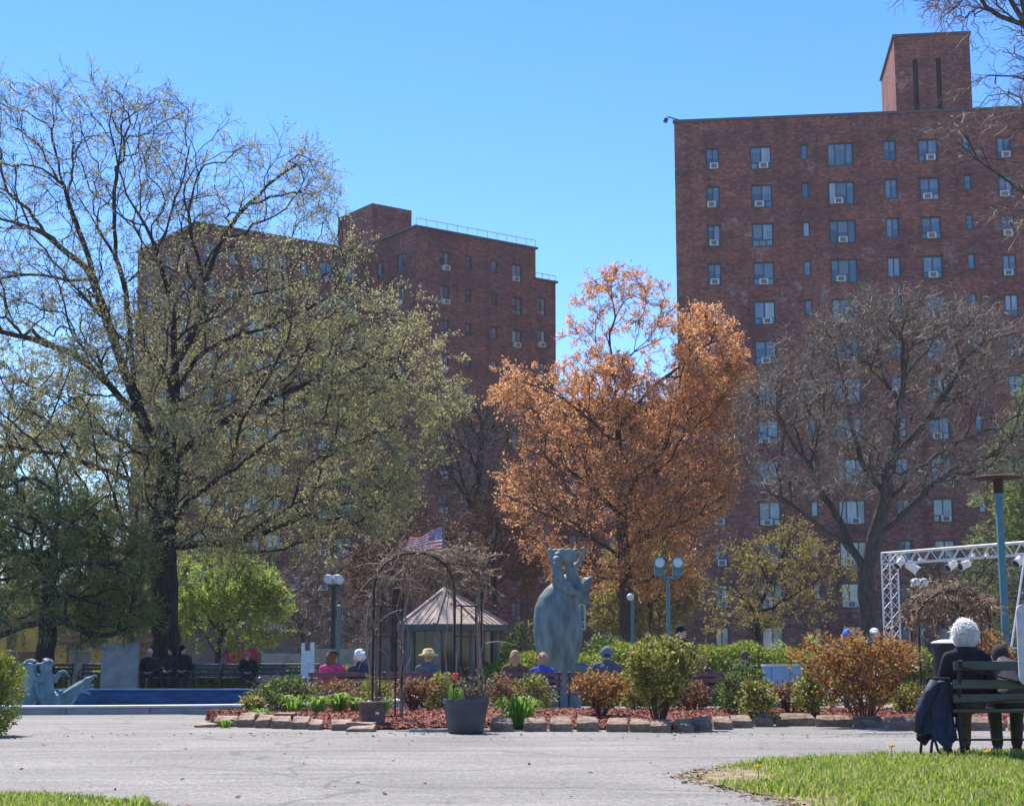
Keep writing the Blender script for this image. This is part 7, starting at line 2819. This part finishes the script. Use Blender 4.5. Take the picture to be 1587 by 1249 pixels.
sit_mid('woman with light brown hair and blue jacket turned sideways on the bench', 840, top=(0.07, 0.09, 0.38), hair=(0.38, 0.24, 0.14), hairstyle='curly', turn=0.9, s=0.95)
sit_mid('man in grey knit cap and dark slate jacket on the red bench', 940, top=(0.085, 0.10, 0.125), hair=(0.05, 0.045, 0.04), hat='beanie', hatcol=(0.12, 0.16, 0.21), s=1.04, bulk=1.12)
sit_mid('person with light brown hair low behind the tall vase-shaped bush', 1085, top=(0.10, 0.06, 0.05), hair=(0.33, 0.20, 0.12), hairstyle='long', s=0.95)
sit_mid('dark haired person with brown coat on the bench by the blue drum', 1153, top=(0.06, 0.045, 0.04), hair=(0.10, 0.075, 0.055), hairstyle='short', s=1.0)

def at_ground(label, px, Y, rz, pose, **k):
    x = at(px, 1040, Y)[0]
    return person(label, (x, Y, gz(x, Y)), rz, pose, **k)
def seat_left(label, px, **k):
    return person(label, (at(px, 1040, YL)[0], YL + 0.1, 0), math.pi + k.pop('rz', 0), 'sit', **k)
DK = (0.030, 0.031, 0.038)
seat_left('white-haired person in black coat seated beside the stone slab', 231, top=DK, legs=DK, hair=(0.6, 0.6, 0.58), hairstyle='short', turn=0.2, lean=0.08, bulk=1.1)
seat_left('dark-haired woman in black leaning towards her companion', 264, top=DK, legs=DK, hair=(0.02, 0.016, 0.014), hairstyle='long', turn=-0.9, rz=-0.15, s=1.06)
seat_left('second dark-haired person in black listening close by', 281, top=(0.016, 0.016, 0.02), legs=DK, hair=(0.025, 0.02, 0.018), hairstyle='long', turn=0.9, rz=0.15, s=1.07)
seat_left('hunched person in dark coat and pink cap beyond the basin', 385, top=(0.016, 0.022, 0.028), legs=DK, hair=(0.03, 0.02, 0.02), hat='beanie', hatcol=(0.40, 0.10, 0.13), lean=0.45, head_drop=0.05)
at_ground('walking person in dark cap and black vest behind the hedge', 1056, 33.2, R(200), 'walk', s=1.07, top=(0.03, 0.03, 0.035), legs=(0.03, 0.03, 0.04), hair=(0.02, 0.02, 0.02), hat='cap', hatcol=(0.015, 0.015, 0.02), turn=0.6, arms='side')
at_ground('person in a bright blue hood behind the bronze bush', 1318, 33.0, R(160), 'stand', top=(0.04, 0.12, 0.45), legs=(0.05, 0.05, 0.06), hat='hood', hatcol=(0.05, 0.15, 0.50), s=1.02, lean=0.25)
at_ground('person in a white cap behind the bronze bush', 1357, 34.0, R(175), 'stand', top=(0.05, 0.05, 0.06), legs=(0.05, 0.05, 0.06), hat='cap', hatcol=(0.62, 0.64, 0.70), s=1.04)
at_ground('person with pale cap seen far behind beside the sculpture', 810, 46.5, R(170), 'stand', top=(0.04, 0.04, 0.05), hat='cap', hatcol=(0.6, 0.58, 0.56), s=0.78)
at_ground('person in a crimson scarf standing by the tall lamp', 1549, 31.0, R(120), 'stand', top=(0.20, 0.02, 0.05), legs=(0.05, 0.04, 0.05), hair=(0.04, 0.03, 0.025), hairstyle='short', s=0.97, turn=0.4)
at_ground('person in tan hat near the dry vine arch', 1523, 34.0, R(190), 'stand', top=(0.09, 0.06, 0.05), legs=(0.05, 0.05, 0.05), hat='sun', hatcol=(0.42, 0.33, 0.24), s=0.90)
at_ground('person in grey sleeves with an arm stretched out at the frame edge', 1603, 31.5, R(180), 'stand', top=(0.20, 0.20, 0.21), legs=(0.04, 0.04, 0.05), hair=(0.05, 0.04, 0.03), arms='reach', s=0.95)

# near bench: the white-haired woman and her neighbour
wx = at(1497, 1040, NB_Y)[0]
w = person('white-haired woman in dark coat on the near green bench, seen from behind', (wx, NB_Y - 0.03, 0.0), 0.06, 'sit', top=(0.020, 0.017, 0.022), legs=(0.10, 0.085, 0.065), hair=(0.62, 0.61, 0.58), hairstyle='none', s=0.99, fine=0.013, bulk=0.98)
def wavy_hair(parent, head, col):
    global rng
    rng = np.random.default_rng(3)
    m = MB()
    m.ell(head + Vector((0, -0.02, 0.02)), (0.088, 0.10, 0.112), None, 18, 12)
    m.build('hair', col, parent, smooth=True)
    n = 8000
    a = rng.random(n) * 6.283
    b = np.arcsin(rng.uniform(-0.75, 1, n))
    nrm = np.stack([np.cos(a) * np.cos(b), np.sin(a) * np.cos(b), np.sin(b)], 1)
    ok = (nrm[:, 1] < 0.45) | (nrm[:, 2] > 0.6)
    nrm = nrm[ok]
    n = len(nrm)
    base = np.array(head) + np.array([0, -0.02, 0.02]) + nrm * np.array([0.086, 0.098, 0.11])
    down = np.array([0, 0, -1.0]) - nrm * (nrm @ np.array([0, 0, -1.0]))[:, None]
    dirv = nrm * 0.55 + down * 0.6 + rng.normal(0, 0.42, (n, 3))
    dirv /= np.linalg.norm(dirv, axis=1, keepdims=True)
    L = rng.uniform(0.04, 0.085, n)
    s = np.linspace(0, 1, 5)
    curl = rng.normal(0, 1, (n, 3))
    P = base[:, None] + dirv[:, None] * (L[:, None] * s[None])[..., None] + curl[:, None] * (0.014 * np.sin(s * 4.0))[None, :, None] - nrm[:, None] * (L[:, None] * 0.45 * s[None] ** 2)[..., None]
    V, F = ribbon(P, np.broadcast_to(np.linspace(0.0045, 0.0025, 5)[None], (n, 5)).copy(), rng)
    mesh_np('hair_strands', V, F, col, parent, True)
leaf_mat('white_hair', [(0.88, 0.87, 0.84), (0.95, 0.94, 0.91)], 0.55, 0.5)
wavy_hair(w, Vector((0, 0.03, 0.53 + 0.62)), 'white_hair')
# collar
MB().lathe([(0.10, 0), (0.115, 0.05), (0.10, 0.09), (0.085, 0.085)], 18, (0, 0.0, 0.96)).build('collar', cloth((0.028, 0.022, 0.030)), w, smooth=True)
person('bent-forward person in grey jacket on the near bench beside the white-haired woman', (at(1572, 1040, NB_Y)[0], NB_Y + 0.0, 0.0), -0.05, 'sit', top=(0.055, 0.058, 0.065), legs=(0.05, 0.047, 0.035), hair=(0.05, 0.04, 0.035), lean=0.75, fine=0.014, head_drop=0.05)

# navy coat over a walking frame at the bench end
def walker_coat():
    Y = NB_Y - 0.10
    c = at(1450, 1100, Y)
    t = thing('walking_frame', 'black walking frame at the end of the near bench', 'walker', (c[0], Y, 0))
    xs, xe = at(1432, 1100, Y)[0] - c[0], at(1476, 1100, Y)[0] - c[0]
    for y in (-0.16, 0.22):
        MB().tube([(xs, y, 0.0), (xs + 0.02, y, 0.14), (xs + 0.06, y, 0.3), (xs + 0.08, y * 0.6, 0.74)], 0.014, 8).build('leg', 'black', t)
        MB().tube([(xe - 0.02, y, 0.0), (xe - 0.09, y, 0.05), (xe - 0.12, y, 0.16), (xe - 0.06, y * 0.8, 0.5), (xe - 0.04, y * 0.6, 0.74)], 0.014, 8).build('leg', 'black', t)
    MB().tube([(xs + 0.08, -0.10, 0.74), (xe - 0.04, -0.10, 0.74)], 0.014, 8).build('crossbar', 'black', t)
    MB().tube([(xs + 0.08, 0.13, 0.742), (xe - 0.04, 0.13, 0.742)], 0.014, 8).build('crossbar', 'black', t)
    for x in (xs, xe - 0.02):
        MB().tube([(x, -0.16, 0.012), (x, -0.16, 0.05)], 0.02, 8).build('rubber_foot', 'black', t)
    # the coat: a closed folded sheet hanging over the bar
    noise_mat('navy_cloth', (0.010, 0.016, 0.036), (0.022, 0.032, 0.062), 8, 0.7, bump=0.4, bscale=26, spec=0.25)
    nu, nv = 60, 40
    V, F = [], []
    zt, zb = at(1450, 1056, Y)[2], at(1450, 1145, Y)[2]
    x0t, x1t = at(1437, 1060, Y)[0] - c[0], at(1478, 1060, Y)[0] - c[0]
    x0b, x1b = at(1424, 1130, Y)[0] - c[0], at(1477, 1130, Y)[0] - c[0]
    for j in range(nv + 1):
        v = j / nv
        for i in range(nu):
            u = 2 * math.pi * i / nu
            k = smooth01(0, 0.35, v)
            xa, xb = x0t + (x0b - x0t) * k, x1t + (x1b - x1t) * k
            cx_, hw = (xa + xb) / 2, (xb - xa) / 2
            fold = 1 + (0.10 * math.sin(u * 7 + v * 2) + 0.06 * math.sin(u * 11 - v * 4 + 1)) * (0.3 + v)
            hem = 0.05 * math.sin(u * 2 + 0.6) * v + 0.02 * math.sin(u * 5) * v
            dep = 0.10 + 0.07 * v
            zz = zt + (zb - zt) * v + hem - 0.05 * (1 - v) * math.cos(u) ** 2
            V.append((cx_ + hw * fold * math.cos(u), -0.02 + dep * fold * math.sin(u), zz))
    for j in range(nv):
        for i in range(nu):
            i2 = (i + 1) % nu
            F.append((j * nu + i, j * nu + i2, (j + 1) * nu + i2, (j + 1) * nu + i))
    coat = thing('hanging_coat', 'dark navy coat draped at the end of the near bench', 'coat', (c[0], Y, 0))
    o = mesh_np('coat_body', V, F, 'navy_cloth', coat, True)
    topc = [i for i in range(nu)]
    m = MB()
    m.add([V[i] for i in topc] + [((x0t + x1t) / 2, -0.02, zt + 0.015)], [(i, (i + 1) % nu, nu) for i in range(nu)])
    m.build('coat_shoulders', 'navy_cloth', coat, smooth=True)
    # empty sleeve
    sl = MB().tube([(x0t + 0.06, -0.08, zt - 0.01), (x0t - 0.01, -0.11, zt - 0.12), (x0b + 0.0, -0.10, zt - 0.30), (x0b - 0.02, -0.08, zt - 0.47)], [0.06, 0.065, 0.055, 0.045], 12)
    sl.build('sleeve', 'navy_cloth', coat, smooth=True)
walker_coat()
# ================================================================== thin spring haze
hm = bpy.data.materials.new('haze_air')
hm.use_nodes = True
hn = hm.node_tree
hn.nodes.remove(hn.nodes['Principled BSDF'])
pv = hn.nodes.new('ShaderNodeVolumePrincipled')
pv.inputs['Color'].default_value = (0.90, 0.92, 1.0, 1)
pv.inputs['Density'].default_value = 0.00022
pv.inputs['Anisotropy'].default_value = 0.2
hn.links.new(pv.outputs['Volume'], hn.nodes['Material Output'].inputs['Volume'])
MATS['haze_air'] = hm
tag(MB().box((0, 100, 24.0), (1100, 1100, 52.0)).build('haze', 'haze_air'), 'thin pale haze in the air', kind='stuff')
